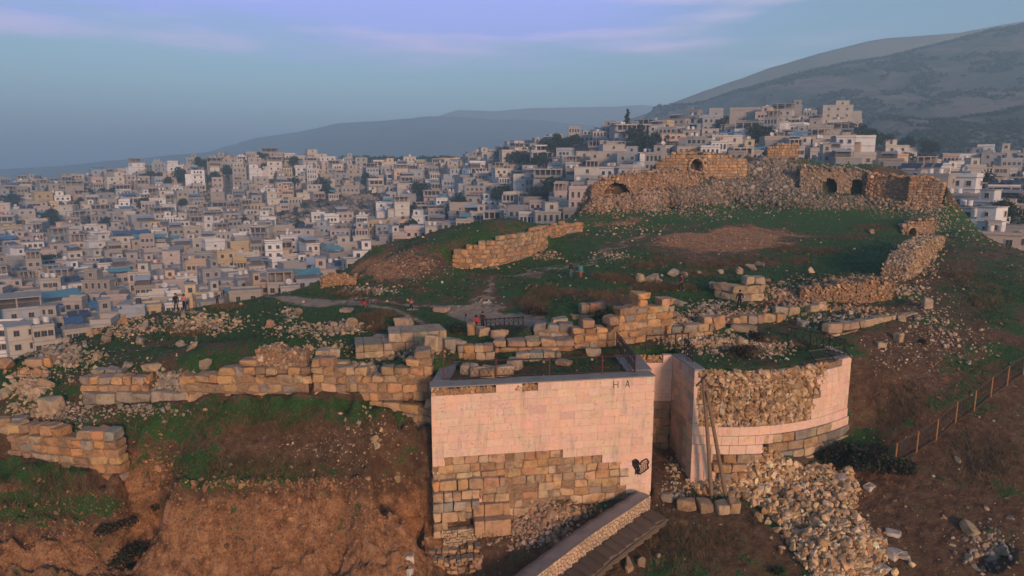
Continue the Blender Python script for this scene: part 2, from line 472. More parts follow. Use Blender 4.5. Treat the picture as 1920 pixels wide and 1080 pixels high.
W('retaining', 'long honey block retaining wall on the far edge of the plateau', [(848, 502, 9.5, 2.1), (880, 502, 9.55, 2.7), (940, 499, 9.7, 3.3), (1000, 480, 10.2, 3.5), (1028, 466, 10.6, 3.0)], pal='orange', rag=.15, ch=.5, bw=(.5, 1.0))
W('retaining_far', 'crumbling honey wall stub beyond the long retaining wall', [(1030, 452, 11.1, 2.2), (1062, 440, 11.5, 1.6), (1094, 434, 11.7, 1.3)], pal='orange', rag=.3, ch=.5, bw=(.5, 1.0))
W('edge_heap', 'small orange ruin heap at the plateau edge above the town', [(604, 540, 8.6, 1.0), (640, 536, 8.7, 1.5), (668, 535, 8.7, .8)], style='rubble', pal='orange', thick=1.8)
W('arch_wall', 'citadel wall with a round arched doorway', [(1228, 330, 19.5, 2.6), (1262, 332, 19.4, 4.4), (1305, 335, 19.2, 4.9), (1350, 336, 19.2, 4.6), (1400, 338, 19.0, 4.2)], pal='tan', rag=.1, ch=.55, bw=(.6, 1.1), thick=2.2, arch=(1305, 20.5, 1.1, 2.45), retain=.95, D=[128, 127, 126, 126.5, 128])
W('tower_stub', 'square tower remnant crowning the grey rubble cone', [(1438, 298, 23.0, 2.4), (1466, 298, 23.0, 3.1), (1498, 297, 23.1, 2.9)], pal='tan', rag=.12, ch=.5, bw=(.5, .9), thick=3.0, D=[134, 133.5, 134])
W('vault', 'broken barrel vault with wide dark opening in the citadel rubble', [(1110, 372, 15.6, 2.0), (1140, 368, 15.9, 3.1), (1180, 362, 16.3, 3.4), (1222, 356, 16.8, 2.9), (1275, 352, 17.2, 3.2), (1310, 350, 17.4, 2.4)], style='rubble', pal='pinkish', thick=2.4, arch=(1158, 16.6, 2.3, 2.3), retain=.95, D=[116, 116.5, 117.5, 118, 119, 119.5])
W('plain_wall', 'smooth tan wall patch between the vault and the arched doorway', [(1190, 349, 17.6, 2.5), (1235, 349, 17.6, 2.9), (1268, 349, 17.6, 2.7)], pal='orange', rag=.03, ch=.5, thick=1.0, D=[121.5, 122, 122])
W('cave_left', 'dark grey ruin wall with two cave mouths under the grassy top', [(1500, 356, 17.2, 4.3), (1540, 362, 16.9, 4.6), (1580, 364, 16.8, 4.6), (1625, 366, 16.6, 4.4)], style='rubble', pal='grey', thick=2.6, arch=(1557, 16.4, 1.3, 3.1), arch2=(1608, 16.4, 1.1, 3.0), retain=.98, D=[122, 121, 121, 121])
W('cave_right', 'orange rubble wall right of the two cave mouths', [(1622, 368, 16.5, 4.0), (1660, 372, 16.2, 3.9), (1706, 378, 15.8, 4.1)], style='rubble', pal='orange', thick=2.4, retain=.95, D=[120, 118, 115])
W('citadel_end', 'tall orange end wall of the citadel ruin with layered stones', [(1700, 380, 15.7, 4.6), (1735, 384, 15.5, 4.9), (1766, 386, 15.3, 3.4)], pal='orange', rag=.2, ch=.45, bw=(.4, 1.0), thick=2.6, retain=.9, D=[114, 112.5, 111])
W('small_arch', 'little ruined gatehouse with a dark arched opening on the right rim', [(1690, 440, 11.6, 1.6), (1712, 441, 11.55, 2.2), (1754, 438, 11.7, 2.3)], pal='tan', rag=.1, ch=.4, bw=(.4, .8), thick=1.8, arch=(1721, 11.55, .5, 1.15), retain=.9)

cps = []
def cp(px, py, z):
    cps.append(at_z(px, py, z))
# plateau and slopes (px, py, z)
for a in [(850, 580, 8.6), (700, 585, 8.4), (760, 605, 8.3), (600, 620, 8.1), (450, 640, 7.9), (330, 585, 7.4), (420, 575, 7.6), (250, 600, 7.3), (330, 640, 7.7), (220, 660, 7.4),
          (130, 640, 7.0), (60, 662, 6.9), (0, 690, 6.6), (-120, 715, 6.2), (120, 700, 6.9), (0, 750, 5.9), (70, 740, 6.3), (100, 775, 5.4), (-120, 790, 5.2),
          (500, 560, 8.0), (560, 560, 8.2), (600, 552, 8.3), (690, 560, 8.6), (660, 525, 9.2), (700, 495, 10.4), (755, 472, 11.7), (800, 478, 11.6), (840, 470, 11.6), (760, 540, 9.2), (850, 540, 9.1),
          (950, 560, 8.9), (950, 600, 8.5), (1000, 560, 9.0), (1000, 520, 9.9), (1070, 520, 9.9), (1100, 490, 10.5), (1180, 470, 10.9), (1050, 460, 11.0), (1090, 440, 11.7), (1110, 410, 12.8), (1060, 415, 12.9), (1050, 412, 12.9),
          (1200, 540, 9.5), (1300, 540, 9.6), (1280, 546, 9.5), (1350, 500, 10.2), (1250, 500, 10.2), (1400, 455, 11.6), (1300, 460, 11.3), (1390, 430, 12.4), (1450, 425, 12.4), (1500, 440, 11.8),
          (1250, 410, 12.7), (1150, 400, 13.2), (1350, 400, 13.2), (1500, 400, 13.3), (1600, 400, 13.3), (1600, 450, 11.4), (1600, 500, 10.3), (1500, 500, 10.2), (1450, 540, 9.4), (1680, 420, 12.4), (1700, 460, 11.1), (1650, 500, 10.2),
          (1100, 392, 13.6), (1180, 380, 14.6), (1280, 375, 15.0), (1350, 372, 15.3), (1430, 365, 15.9), (1500, 368, 15.8), (1600, 375, 15.4), (1680, 385, 14.8), (1740, 392, 14.4),
          (1386, 580, 8.75), (1330, 590, 8.7), (1440, 580, 8.6), (1180, 600, 9.0), (1100, 620, 8.6), (900, 625, 8.3), (940, 640, 8.1), (850, 640, 8.1), (1300, 610, 8.6), (1400, 640, 8.1), (1480, 650, 8.0), (1540, 650, 7.9), (1500, 610, 8.3),
          (1300, 660, 7.95), (1200, 655, 7.95), (1400, 665, 7.95),
          # right slope
          (1640, 640, 7.6), (1700, 620, 8.0), (1750, 580, 8.9), (1780, 520, 10.0), (1800, 470, 11.4), (1800, 430, 12.8), (1770, 400, 14.2), (1850, 470, 11.2), (1920, 480, 10.8), (1920, 560, 9.4), (1850, 560, 9.4),
          (1650, 720, 5.6), (1750, 680, 6.6), (1850, 640, 7.6), (1920, 640, 7.6), (1640, 790, 3.2), (1600, 806, 2.6), (1572, 842, 1.8), (1612, 800, 2.8), (1700, 800, 3.4), (1800, 760, 4.6), (1920, 715, 5.6), (1675, 868, 1.9), (1760, 812, 3.3), (1830, 770, 4.4),
          (1600, 880, 1.2), (1600, 832, 1.9), (1800, 880, 2.0), (1920, 850, 2.9), (1900, 960, .9), (1750, 980, .2), (1600, 1000, -.4), (1900, 1060, -.4), (1700, 1070, -1.2), (2100, 700, 5.8), (2100, 560, 9.0), (2100, 900, 1.6), (2100, 480, 10.4), (2300, 620, 6.8),
          # gate and foot of the tower
          (1240, 835, .8), (1250, 880, .4), (1270, 920, .1), (1320, 885, .7), (1400, 890, .8), (1500, 880, 1.0), (1560, 865, 1.4), (1350, 950, -.3), (1250, 980, -.8), (1400, 1030, -1.2), (1500, 1040, -1.1), (1300, 1060, -1.9), (1200, 1070, -2.4),
          (1180, 925, -.1), (1100, 945, -.4), (1000, 965, -.8), (940, 960, -.6), (1000, 1010, -1.7), (1060, 1000, -1.5), (960, 1060, -2.8), (850, 1030, -2.3), (850, 1070, -3.2), (760, 1050, -2.8),
          (800, 1005, -1.7), (795, 940, .2), (775, 960, -.6), (770, 900, 1.6), (790, 850, 3.3), (800, 815, 4.0), (760, 810, 4.3),
          # terrace and bank on the left
          (500, 760, 5.9), (350, 780, 5.4), (650, 775, 5.5), (700, 800, 4.8), (260, 770, 5.5), (300, 820, 4.3), (450, 820, 4.5), (600, 830, 4.2), (700, 850, 3.6), (500, 870, 3.3), (620, 890, 2.9), (700, 900, 2.7), (400, 885, 3.0), (340, 870, 3.2), (260, 850, 3.5), (240, 870, 2.7), (270, 925, .9), (245, 930, .9),
          (330, 905, 2.4), (320, 950, 1.6), (400, 925, 2.3), (500, 930, 2.0), (600, 940, 1.6), (700, 935, 1.6), (745, 960, .9), (720, 1030, -1.9), (640, 1040, -1.5), (540, 1000, -.1), (540, 1065, -1.9), (420, 1000, .1), (420, 1065, -1.7), (330, 1010, -.2), (300, 1070, -1.9),
          (285, 960, -.3), (290, 1000, -1.6), (250, 1040, -2.4), (200, 930, 1.3), (100, 910, 1.9), (20, 880, 2.6), (100, 970, .5), (180, 1000, -.5), (50, 1040, -.9), (140, 1060, -1.5), (20, 960, .9), (-150, 870, 2.6), (-150, 1000, .2)]:
    cp(*a)
for w in WALLS.values():                    # ground in front of and behind each wall
    P = w['P']
    if w.get('flip'): continue
    dd = np.r_[0, np.cumsum(np.hypot(np.diff(P[:, 0]), np.diff(P[:, 1])))]
    for s_ in np.linspace(0, dd[-1], max(2, int(dd[-1] / 1.5) + 1)):
        x, y, z, h = [np.interp(s_, dd, P[:, k]) for k in range(4)]
        t = [np.interp(min(s_ + .3, dd[-1]), dd, P[:, k]) - np.interp(max(s_ - .3, 0), dd, P[:, k]) for k in (0, 1)]
        t = np.array(t) / np.linalg.norm(t)
        nx_, ny_ = -t[1], t[0]
        if ny_ < 0: nx_, ny_ = -nx_, -ny_
        cps.append((x - nx_ * .15, y - ny_ * .15, z))
        cps.append((x - nx_ * .8, y - ny_ * .8, z - .05))
        d = w['thick'] + .1
        cps.append((x + nx_ * d, y + ny_ * d, z + h * w['retain'] - .1))
# beyond the skyline the mound drops away
for px, py, z in [(-120, 715, 6.2), (0, 690, 6.6), (60, 662, 6.9), (130, 640, 7.0), (250, 600, 7.3), (330, 583, 7.4), (420, 572, 7.6), (500, 555, 8.0), (560, 550, 8.2), (640, 535, 8.9)]:
    x, y, _ = at_z(px, py, z)
    for k, dz in ((1.07, 1.0), (1.2, 4.5), (1.6, 15), (2.1, 22)):
        cps.append((x * k, y * k, z - dz))
for px, D, z in [(700, 92, 10.8), (760, 95, 11.2), (850, 97, 11.8), (960, 100, 12.2), (1060, 112, 12.6), (1100, 128, 15), (1200, 136, 19.5), (1300, 142, 23), (1400, 146, 23.5), (1470, 150, 24), (1600, 142, 21.3), (1700, 134, 20), (1770, 120, 14), (1860, 104, 10.5), (1920, 96, 9.2), (2100, 84, 7)]:
    u, _ = ray(px, 420)
    for dk, dz in ((0, 0), (8, 2.5), (26, 14), (48, 30), (80, 40)):
        cps.append((u * (D + dk), D + dk, z - dz))
# grassy top of the right wing and the rubble cone
for px, py, D, z in [(1550, 0, 126, 21.4), (1620, 0, 124, 21.0), (1690, 0, 120, 19.8), (1560, 0, 134, 21.9), (1640, 0, 131, 21.2),
                     (1430, 0, 130, 22.2), (1465, 0, 130, 22.6), (1500, 0, 130, 21.6), (1400, 0, 126, 18.6), (1440, 0, 125, 18.8), (1500, 0, 125, 18.4), (1380, 0, 128, 19.6), (1350, 0, 124, 16.8),
                     (1180, 0, 122, 18.8), (1150, 0, 121, 17.8), (1110, 0, 119, 15.6), (1090, 0, 117, 14.4), (1240, 0, 123.5, 19.4)]:
    u, _ = ray(px, 330)
    cps.append((u * D, D, z))
for x in np.linspace(-34, 34, 8):
    cps.append((x, 26, -6.0)); cps.append((x, 14, -9.0))
cps = np.array(cps)
RC = 0.35
def rbf_fit(P, c, ridge=2e-3):
    d = np.hypot(P[:, None, 0] - P[None, :, 0], P[:, None, 1] - P[None, :, 1])
    K = -np.sqrt(d * d + c * c)
    n = len(P)
    A = np.zeros((n + 1, n + 1))
    A[:n, :n] = K + np.eye(n) * ridge * 10
    A[:n, n] = 1; A[n, :n] = 1
    w = np.linalg.solve(A, np.r_[P[:, 2], 0])
    return w
def rbf_eval(P, w, c, x, y):
    out = np.empty(x.shape)
    xf, yf, of = x.ravel(), y.ravel(), out.reshape(-1)
    for i in range(0, len(xf), 20000):
        d = (xf[i:i + 20000, None] - P[None, :, 0]) ** 2 + (yf[i:i + 20000, None] - P[None, :, 1]) ** 2
        of[i:i + 20000] = -np.sqrt(d + c * c) @ w[:-1] + w[-1]
    return out
# drop points that sit on top of each other
keep = []
for i, p in enumerate(cps):
    if all(math.hypot(p[0] - cps[j][0], p[1] - cps[j][1]) > 0.3 for j in keep):
        keep.append(i)
cps = cps[keep]
RW = rbf_fit(cps, RC)

NU, NY = 940, 800
US = np.linspace(-1.08, 1.08, NU)
LY = np.linspace(math.log(17.0), math.log(205.0), NY)
YS = np.exp(LY)
GX = US[None, :] * YS[:, None]
GY = np.repeat(YS[:, None], NU, 1)
GZ = rbf_eval(cps, RW, RC, GX, GY)
def inside(x, y, poly):
    r = np.zeros(np.shape(x), bool)
    n = len(poly)
    for i in range(n):
        x1, y1 = poly[i]; x2, y2 = poly[(i + 1) % n]
        cnd = ((y1 > y) != (y2 > y)) & (x < (x2 - x1) * (y - y1) / (y2 - y1 + 1e-12) + x1)
        r ^= cnd
    return r
PX, PY = project(GX, GY, GZ)
def ell(px, py, rx, ry, soft=1.0, X=None, Y=None):
    d = ((PX - px) / rx) ** 2 + ((PY - py) / ry) ** 2
    return np.exp(-(d ** 2) * 0.7 * soft)
# ground never climbs over the foot of a wall
for w in WALLS.values():
    if w.get('flip'): continue
    P = w['P']; bx = (GX > P[:, 0].min() - 3) & (GX < P[:, 0].max() + 3) & (GY > P[:, 1].min() - 3) & (GY < P[:, 1].max() + 3)
    iy, ix = np.nonzero(bx); X_, Y_ = GX[iy, ix], GY[iy, ix]; best = np.full(len(X_), 1e9); sd = np.zeros(len(X_)); zb = np.zeros(len(X_)); beyond = np.zeros(len(X_))
    for a, b_ in zip(P[:-1], P[1:]):
        d = b_[:2] - a[:2]; L2 = d @ d; t = ((X_ - a[0]) * d[0] + (Y_ - a[1]) * d[1]) / L2; tc = np.clip(t, 0, 1)
        n_ = np.array([-d[1], d[0]]) / math.sqrt(L2); n_ = n_ if n_[1] > 0 else -n_
        dist = np.hypot(X_ - a[0] - tc * d[0], Y_ - a[1] - tc * d[1]); up = dist < best
        sg = (X_ - a[0]) * n_[0] + (Y_ - a[1]) * n_[1]
        best = np.where(up, dist, best); sd = np.where(up, np.sign(sg) * dist, sd); zb = np.where(up, a[2] + tc * (b_[2] - a[2]), zb); beyond = np.where(up, np.abs(t - tc) * math.sqrt(L2), beyond)
    lim = zb + .08 + np.maximum(-sd - .5, 0) * .8
    k = (sd > -1.6) & (sd < w['thick'] - .35) & (beyond < .05)
    GZ[iy[k], ix[k]] = np.minimum(GZ[iy[k], ix[k]], lim[k])
# relief: lumps, runnels down the bank, hollows
rough = np.full(GX.shape, 1.0)
steepbank = np.clip((PY - 870) / 60, 0, 1) * (PX < 800)
relief = 0.17 * fbm(GX / 2.6, GY / 2.6, 3, 4) + 0.05 * fbm(GX / .5, GY / .5, 9, 3) + 0.02 * fbm(GX / .16, GY / .16, 4, 2)
ridge = 1 - np.abs(fbm(GX / 1.5 + .25 * GY, GY / 3.8 - .3 * GX, 21, 4))
ridge2 = 1 - np.abs(fbm(GX / .7, GZ / 1.6 + GY / 2, 23, 4))
strata = np.sin(GZ * 7 + 3 * fbm(GX / 3, GY / 3, 27, 3))
relief = relief + steepbank * (1.0 * (ridge - .75) + .55 * (ridge2 - .75) + .05 * strata + .42 * fbm(GX / .8, GY / .35, 31, 5, .6))
plat = np.clip((GY - 50) / 6, 0, 1) * np.clip((108 - GY) / 10, 0, 1) * (GX / GY < .52)
relief = relief + plat * .28 * fbm(GX / 5.5, GY / 4.2, 87, 3) + np.clip((44 - GY) / 3, 0, 1) * .07 * fbm(GX / .38, GY / .3, 47, 3, .6)
far = np.clip((GY - 105) / 15, 0, 1)
relief = relief + far * 0.35 * fbm(GX / 1.6, GY / 1.6, 41, 4)
GZ = GZ + relief
for px, py, rx, ry, d in [(470, 1000, 9, 60, -.4), (640, 965, 10, 48, -.45), (385, 1040, 12, 50, -.4), (720, 1000, 12, 50, -.45), (560, 1010, 7, 50, -.25), (350, 920, 40, 10, .3), (500, 912, 90, 9, .35), (640, 905, 70, 9, .3), (430, 960, 30, 18, .3), (680, 980, 26, 30, .35), (150, 940, 70, 9, .35), (90, 985, 70, 9, .35), (190, 975, 50, 8, -.35), (60, 1035, 70, 9, .35), (110, 1060, 60, 8, -.3), (520, 1050, 26, 9, -.45), (700, 1048, 24, 9, -.4), (540, 1035, 34, 16, -.35), (462, 1010, 20, 9, -.3), (640, 1010, 30, 14, .35), (880, 0, 1, 1, 0), (600, 985, 22, 10, -.4), (420, 985, 40, 10, .3), (225, 1030, 30, 40, -.5), (780, 975, 14, 30, -.5), (292, 960, 10, 45, -.8), (1425, 882, 85, 30, 1.15), (1535, 935, 60, 40, .6), (1575, 1020, 60, 50, .45), (1860, 1035, 34, 26, -.9)]:
    if rx: GZ = GZ + d * ell(px, py, rx, ry)
TOWER_IN = [(TLx + .7, TLy + .9), (TRx - .6, TRy + .9), (PBL[0] - .5, 47.6), (PBR[0] - 4.5, 48.2), (TLx + .9, 45.2)]
def bast(t, off=0.0):
    """front line of the round bastion, t 0..1; bulges toward the viewer"""
    x = BLx + (BRx - BLx) * t
    y = BLy + (BRy - BLy) * t - 1.35 * 4 * t * (1 - t) * .95 - .2 * math.sin(math.pi * t)
    return x, y + off
BAST_IN = [(BLx + .6, BLy + 1.0)] + [(bast(t)[0] + (.4 - t) * .8, bast(t)[1] + .9) for t in (.15, .3, .5, .7, .85)] + [(BRx - .7, BRy + .7), (BRx - .8, 49.6), (PBR[0] + .4, 49.6), (PBR[0] + .45, 47.2)]
PASS_IN = [(TRx + .15, TRy - .4), (BLx - .05, BLy - .2), (PBR[0] - .02, 46.95), (PBL[0] + .1, 46.95)]
GATE_F = [(TRx + .1, TRy - 1.0), (BLx + .2, BLy - 1.0), (BLx - .05, BLy - .1), (TRx + .15, TRy - .3)]
nz = .06 * fbm(GX / 1.2, GY / 1.2, 77, 3)
GZ = np.where(inside(GX, GY, TOWER_IN), 7.93 + nz, GZ)
GZ = np.where(inside(GX, GY, BAST_IN), 7.93 + nz * 1.5, GZ)
GZ = np.where(inside(GX, GY, PASS_IN), .35 + .12 * (GY - 42) + nz * 2, GZ)
# nothing may poke through in front of the tower and bastion faces
def line_y(x, a, b):
    return a[1] + (b[1] - a[1]) * (x - a[0]) / (b[0] - a[0])
def ground(x, y):
    """height of the mound at (x, y)"""
    x, y = np.asarray(x, float), np.asarray(y, float)
    fy = np.clip((np.log(y) - LY[0]) / (LY[1] - LY[0]), 0, NY - 1.001)
    fx = np.clip((x / y - US[0]) / (US[1] - US[0]), 0, NU - 1.001)
    iy, ix = fy.astype(int), fx.astype(int)
    fy, fx = fy - iy, fx - ix
    return (GZ[iy, ix] * (1 - fx) + GZ[iy, ix + 1] * fx) * (1 - fy) + (GZ[iy + 1, ix] * (1 - fx) + GZ[iy + 1, ix + 1] * fx) * fy
_Ds = np.exp(np.linspace(math.log(19), math.log(200), 1600))
def hit(px, py, dmin=19.0):
    """where the line of sight through a point of the photograph meets the mound (None when it misses)"""
    u, s = ray(px, py)
    k = np.nonzero((ZC + s * _Ds <= ground(u * _Ds, _Ds)) & (_Ds > dmin))[0]
    if not len(k): return None
    D = _Ds[k[0]]
    return Vector((u * D, D, float(ground(u * D, D))))
def normal_at(x, y, e=.25):
    gx = (ground(x + e, y) - ground(x - e, y)) / (2 * e); gy = (ground(x, y + e) - ground(x, y - e)) / (2 * e)
    return gx, gy

# ------------------------------------------------------------------ what covers the mound: grass, bare red earth, pale trodden ground
PX, PY = project(GX, GY, GZ)
wob = 20 * fbm(GX / 3, GY / 3, 55, 4) + 46 * fbm(GX / 11, GY / 11, 58, 3)
PXo, PYo = PX, PY
PX = PX + wob; PY = PY + wob * .35
mg = np.full(GX.shape, 0.33) + 0.26 * ((PY < 700) & (PY > 380)) - .22 * np.clip((PX - 1560) / 80, 0, 1) * np.clip((PY - 430) / 60, 0, 1)
for px, py, rx, ry, v in [(600, 600, 240, 34, .35), (660, 640, 150, 22, .5), (400, 600, 60, 16, .35), (430, 620, 60, 14, .3), (1000, 475, 150, 30, .3), (1150, 510, 170, 30, .45), (1320, 535, 170, 25, .3), (1450, 398, 250, 32, .35), (1620, 400, 130, 40, .5), (1600, 480, 150, 36, .4),
                          (1270, 575, 110, 14, .25), (480, 772, 230, 20, .45), (600, 755, 140, 10, .4), (330, 800, 90, 30, .3), (100, 690, 90, 25, .3), (40, 715, 60, 35, .45), (115, 735, 50, 20, .4), (1110, 692, 90, 10, .55), (1390, 632, 70, 16, .55), (1500, 662, 80, 12, .7), (1060, 570, 70, 30, .35),
                          (1880, 550, 70, 50, .35), (1790, 750, 60, 30, .4), (1800, 420, 60, 20, .5), (900, 585, 90, 10, .1), (1600, 302, 120, 9, .7), (1260, 312, 40, 6, .5), (60, 890, 90, 24, .4), (350, 905, 60, 14, .25), (500, 880, 190, 22, .35), (400, 860, 120, 30, .25), (1130, 405, 40, 8, .4), (1230, 550, 120, 12, .35),
                          (120, 960, 110, 30, .35), (230, 1040, 50, 40, .35), (230, 960, 50, 20, .25), (1630, 850, 60, 34, .9), (1530, 1060, 50, 20, .3), (1250, 1050, 60, 30, .3), (1830, 700, 90, 40, .2), (1880, 880, 80, 60, .15), (1650, 640, 40, 20, -.1), (1190, 650, 60, 8, .5), (750, 815, 60, 10, .2), (1720, 640, 70, 30, -.25),
                          (1700, 700, 80, 50, -.25), (600, 990, 300, 60, -.5), (500, 1060, 300, 50, -.5), (320, 900, 50, 30, -.2), (760, 500, 90, 30, -.45), (1330, 452, 95, 17, -.6), (1430, 440, 95, 15, -.55), (1250, 425, 60, 6, -.3), (1450, 415, 120, 5, -.3), (1560, 440, 70, 6, -.35), (1130, 555, 90, 9, -.35), (1400, 490, 110, 6, -.3), (1250, 500, 80, 5, -.25), (1150, 410, 60, 10, -.4), (1290, 470, 60, 14, -.4), (620, 830, 180, 34, -.3), (400, 840, 90, 24, -.15), (130, 1010, 160, 60, -.2), (730, 850, 60, 60, -.3), (860, 1060, 80, 60, -.3), (1620, 940, 80, 70, -.2), (1000, 1000, 130, 50, -.4)]:
    mg = mg + v * ell(px, py, rx, ry)
mr = np.full(GX.shape, 0.08) + .3 * np.clip((PY - 850) / 80, 0, 1) * (PX < 800)
for px, py, rx, ry, v in [(560, 985, 260, 50, .6), (560, 1060, 260, 50, .5), (760, 495, 80, 40, .45), (700, 520, 60, 25, .5), (1135, 408, 75, 13, .95), (1330, 452, 90, 17, .7), (1430, 440, 90, 16, .6), (1480, 462, 50, 8, .4), (1270, 440, 50, 8, .4), (1290, 470, 60, 16, .3), (1090, 430, 60, 10, .4), (270, 880, 40, 50, .6), (120, 1050, 140, 40, .4), (790, 955, 40, 90, .4), (840, 545, 90, 14, .3), (60, 925, 80, 10, .3),
                          (1640, 900, 70, 40, .35), (1660, 800, 60, 30, .3), (1300, 990, 110, 60, .15), (1560, 560, 120, 30, .3), (1650, 690, 50, 40, .2), (860, 1040, 80, 60, .25), (730, 565, 70, 10, .3), (1050, 1000, 120, 40, .3), (1240, 960, 60, 40, .1)]:
    mr = mr + v * ell(px, py, rx, ry)
mp = np.full(GX.shape, 0.0)
def trail(pts, w, v):
    global mp, mg
    pts = np.array(pts, float)
    best = np.full(GX.shape, 1e9)
    for a, b in zip(pts[:-1], pts[1:]):
        d = b - a
        k = np.array([1.0, 2.6])                 # seen at a slant
        dd = d * k
        t = np.clip((((PX - a[0]) * dd[0] + (PY - a[1]) * k[1] * dd[1])) / (dd @ dd), 0, 1)
        best = np.minimum(best, np.hypot(PX - a[0] - t * d[0], (PY - a[1] - t * d[1]) * 2.6))
    k_ = np.exp(-(best / w) ** 2)
    mp = mp + v * k_; mg = mg - .55 * k_
trail([(500, 555), (590, 572), (690, 578), (760, 588), (800, 605), (835, 625)], 13, .55)
trail([(690, 570), (780, 578), (880, 578), (930, 560), (960, 530), (1050, 508), (1120, 488), (1180, 462), (1200, 440)], 11, .55)
trail([(1200, 590), (1330, 580), (1400, 615), (1470, 598)], 12, .25)
trail([(1060, 545), (1150, 560), (1200, 548)], 18, .3)
for px, py, rx, ry, v in [(925, 590, 80, 14, .85), (590, 572, 50, 8, .5), (350, 580, 50, 6, .6), (990, 600, 30, 30, .2), (880, 600, 20, 14, .5), (1290, 940, 60, 30, .12), (1300, 690, 60, 12, .2), (1450, 676, 60, 8, .3), (1000, 610, 40, 12, .3)]:
    mp = mp + v * ell(px, py, rx, ry)
PX, PY = PXo, PYo
mask = np.stack([np.clip(mg, 0, 1), np.clip(mr, 0, 1), np.clip(mp, 0, 1), np.ones(GX.shape)], -1).reshape(-1, 4)
ii = np.arange(NU * NY).reshape(NY, NU)
quads = np.stack([ii[:-1, :-1], ii[:-1, 1:], ii[1:, 1:], ii[1:, :-1]], -1).reshape(-1, 4)
mound = build('ground', np.stack([GX, GY, GZ], -1).reshape(-1, 3), [quads], M_GROUND, smooth=True)
at_ = mound.data.color_attributes.new('Mask', 'FLOAT_COLOR', 'POINT')
at_.data.foreach_set('color', np.ascontiguousarray(mask, np.float32).ravel())
tag(mound, kind='structure')
def gmask(x, y, ch):
    fy = np.clip((np.log(y) - LY[0]) / (LY[1] - LY[0]), 0, NY - 1).astype(int)
    fx = np.clip((np.asarray(x) / y - US[0]) / (US[1] - US[0]), 0, NU - 1).astype(int)
    return (mg, mr, mp)[ch][fy, fx]

# ------------------------------------------------------------------ stones
PAL = {'tan': [(.44, .27, .13), (.38, .24, .13), (.46, .31, .175), (.32, .22, .14), (.43, .245, .115)],
       'orange': [(.50, .265, .11), (.45, .25, .115), (.40, .235, .125), (.51, .315, .155), (.34, .215, .13), (.44, .31, .19)],
       'cream': [(.46, .35, .22), (.42, .30, .18), (.40, .29, .19), (.35, .27, .19), (.48, .36, .22)],
       'grey': [(.31, .26, .20), (.27, .24, .20), (.36, .29, .21), (.24, .21, .18), (.37, .28, .18)],
       'pinkish': [(.36, .225, .145), (.40, .26, .17), (.30, .205, .14), (.34, .19, .11), (.44, .34, .25)],
       'clod': [(.30, .15, .07), (.22, .105, .05), (.36, .20, .10), (.17, .085, .045)],
       'cone': [(.25, .215, .17), (.20, .17, .13), (.33, .29, .23), (.17, .14, .11), (.28, .23, .17)],
       'heap': [(.62, .50, .35), (.56, .43, .28), (.46, .34, .21), (.40, .27, .15), (.54, .43, .30), (.32, .21, .12), (.44, .29, .155), (.60, .52, .42), (.36, .25, .14)],
       'far': [(.25, .195, .14), (.20, .155, .11), (.33, .27, .20), (.17, .13, .095), (.28, .19, .12)],
       'face': [(.70, .50, .385), (.685, .495, .38), (.71, .51, .395), (.68, .48, .37), (.72, .49, .36)]}
def pick(pal, n, var=.12):
    p = np.array(PAL[pal])
    c = p[rng.integers(0, len(p), n)]
    return np.clip(c * (1 + rng.normal(0, var, (n, 1))) * (1 + rng.normal(0, .03, (n, 3))), .01, .9)
_b = [-1, -.86, .86, 1]
BT, BI = [], {}
for i in range(4):
    for j in range(4):
        for k in range(4):
            if i in (0, 3) or j in (0, 3) or k in (0, 3):
                BI[(i, j, k)] = len(BT)
                BT.append((_b[i], _b[j], _b[k]))
BT = np.array(BT)
BF = []
for ax in range(3):
    for side in (0, 3):
        for a in range(3):
            for b_ in range(3):
                q = []
                for da, db in ((0, 0), (1, 0), (1, 1), (0, 1)):
                    ijk = [0, 0, 0]; ijk[ax] = side; ijk[(ax + 1) % 3] = a + da; ijk[(ax + 2) % 3] = b_ + db
                    q.append(BI[tuple(ijk)])
                BF.append(q if side == 3 else q[::-1])
BF = np.array(BF)
_cnt = (np.abs(BT) > .95).sum(1)
BTR = BT * np.where(_cnt == 3, .955, np.where(_cnt == 2, .98, 1.0))[:, None]
BT3 = np.sign(BT) * np.where(np.abs(BT) > .95, np.where(_cnt == 3, .994, np.where(_cnt == 2, .997, 1.0))[:, None], .985)
BT2 = np.sign(BT) * np.where(np.abs(BT) > .95, 1.0, .70)
BT2 = BT2 * np.where(_cnt == 3, .885, np.where(_cnt == 2, .945, 1.0))[:, None]
_c8 = np.array([[x, y, z] for x in (-1, 1) for y in (-1, 1) for z in (-1, 1)], float)
BW8 = np.prod(.5 * (1 + BT[:, None, :] * _c8[None]), axis=2)
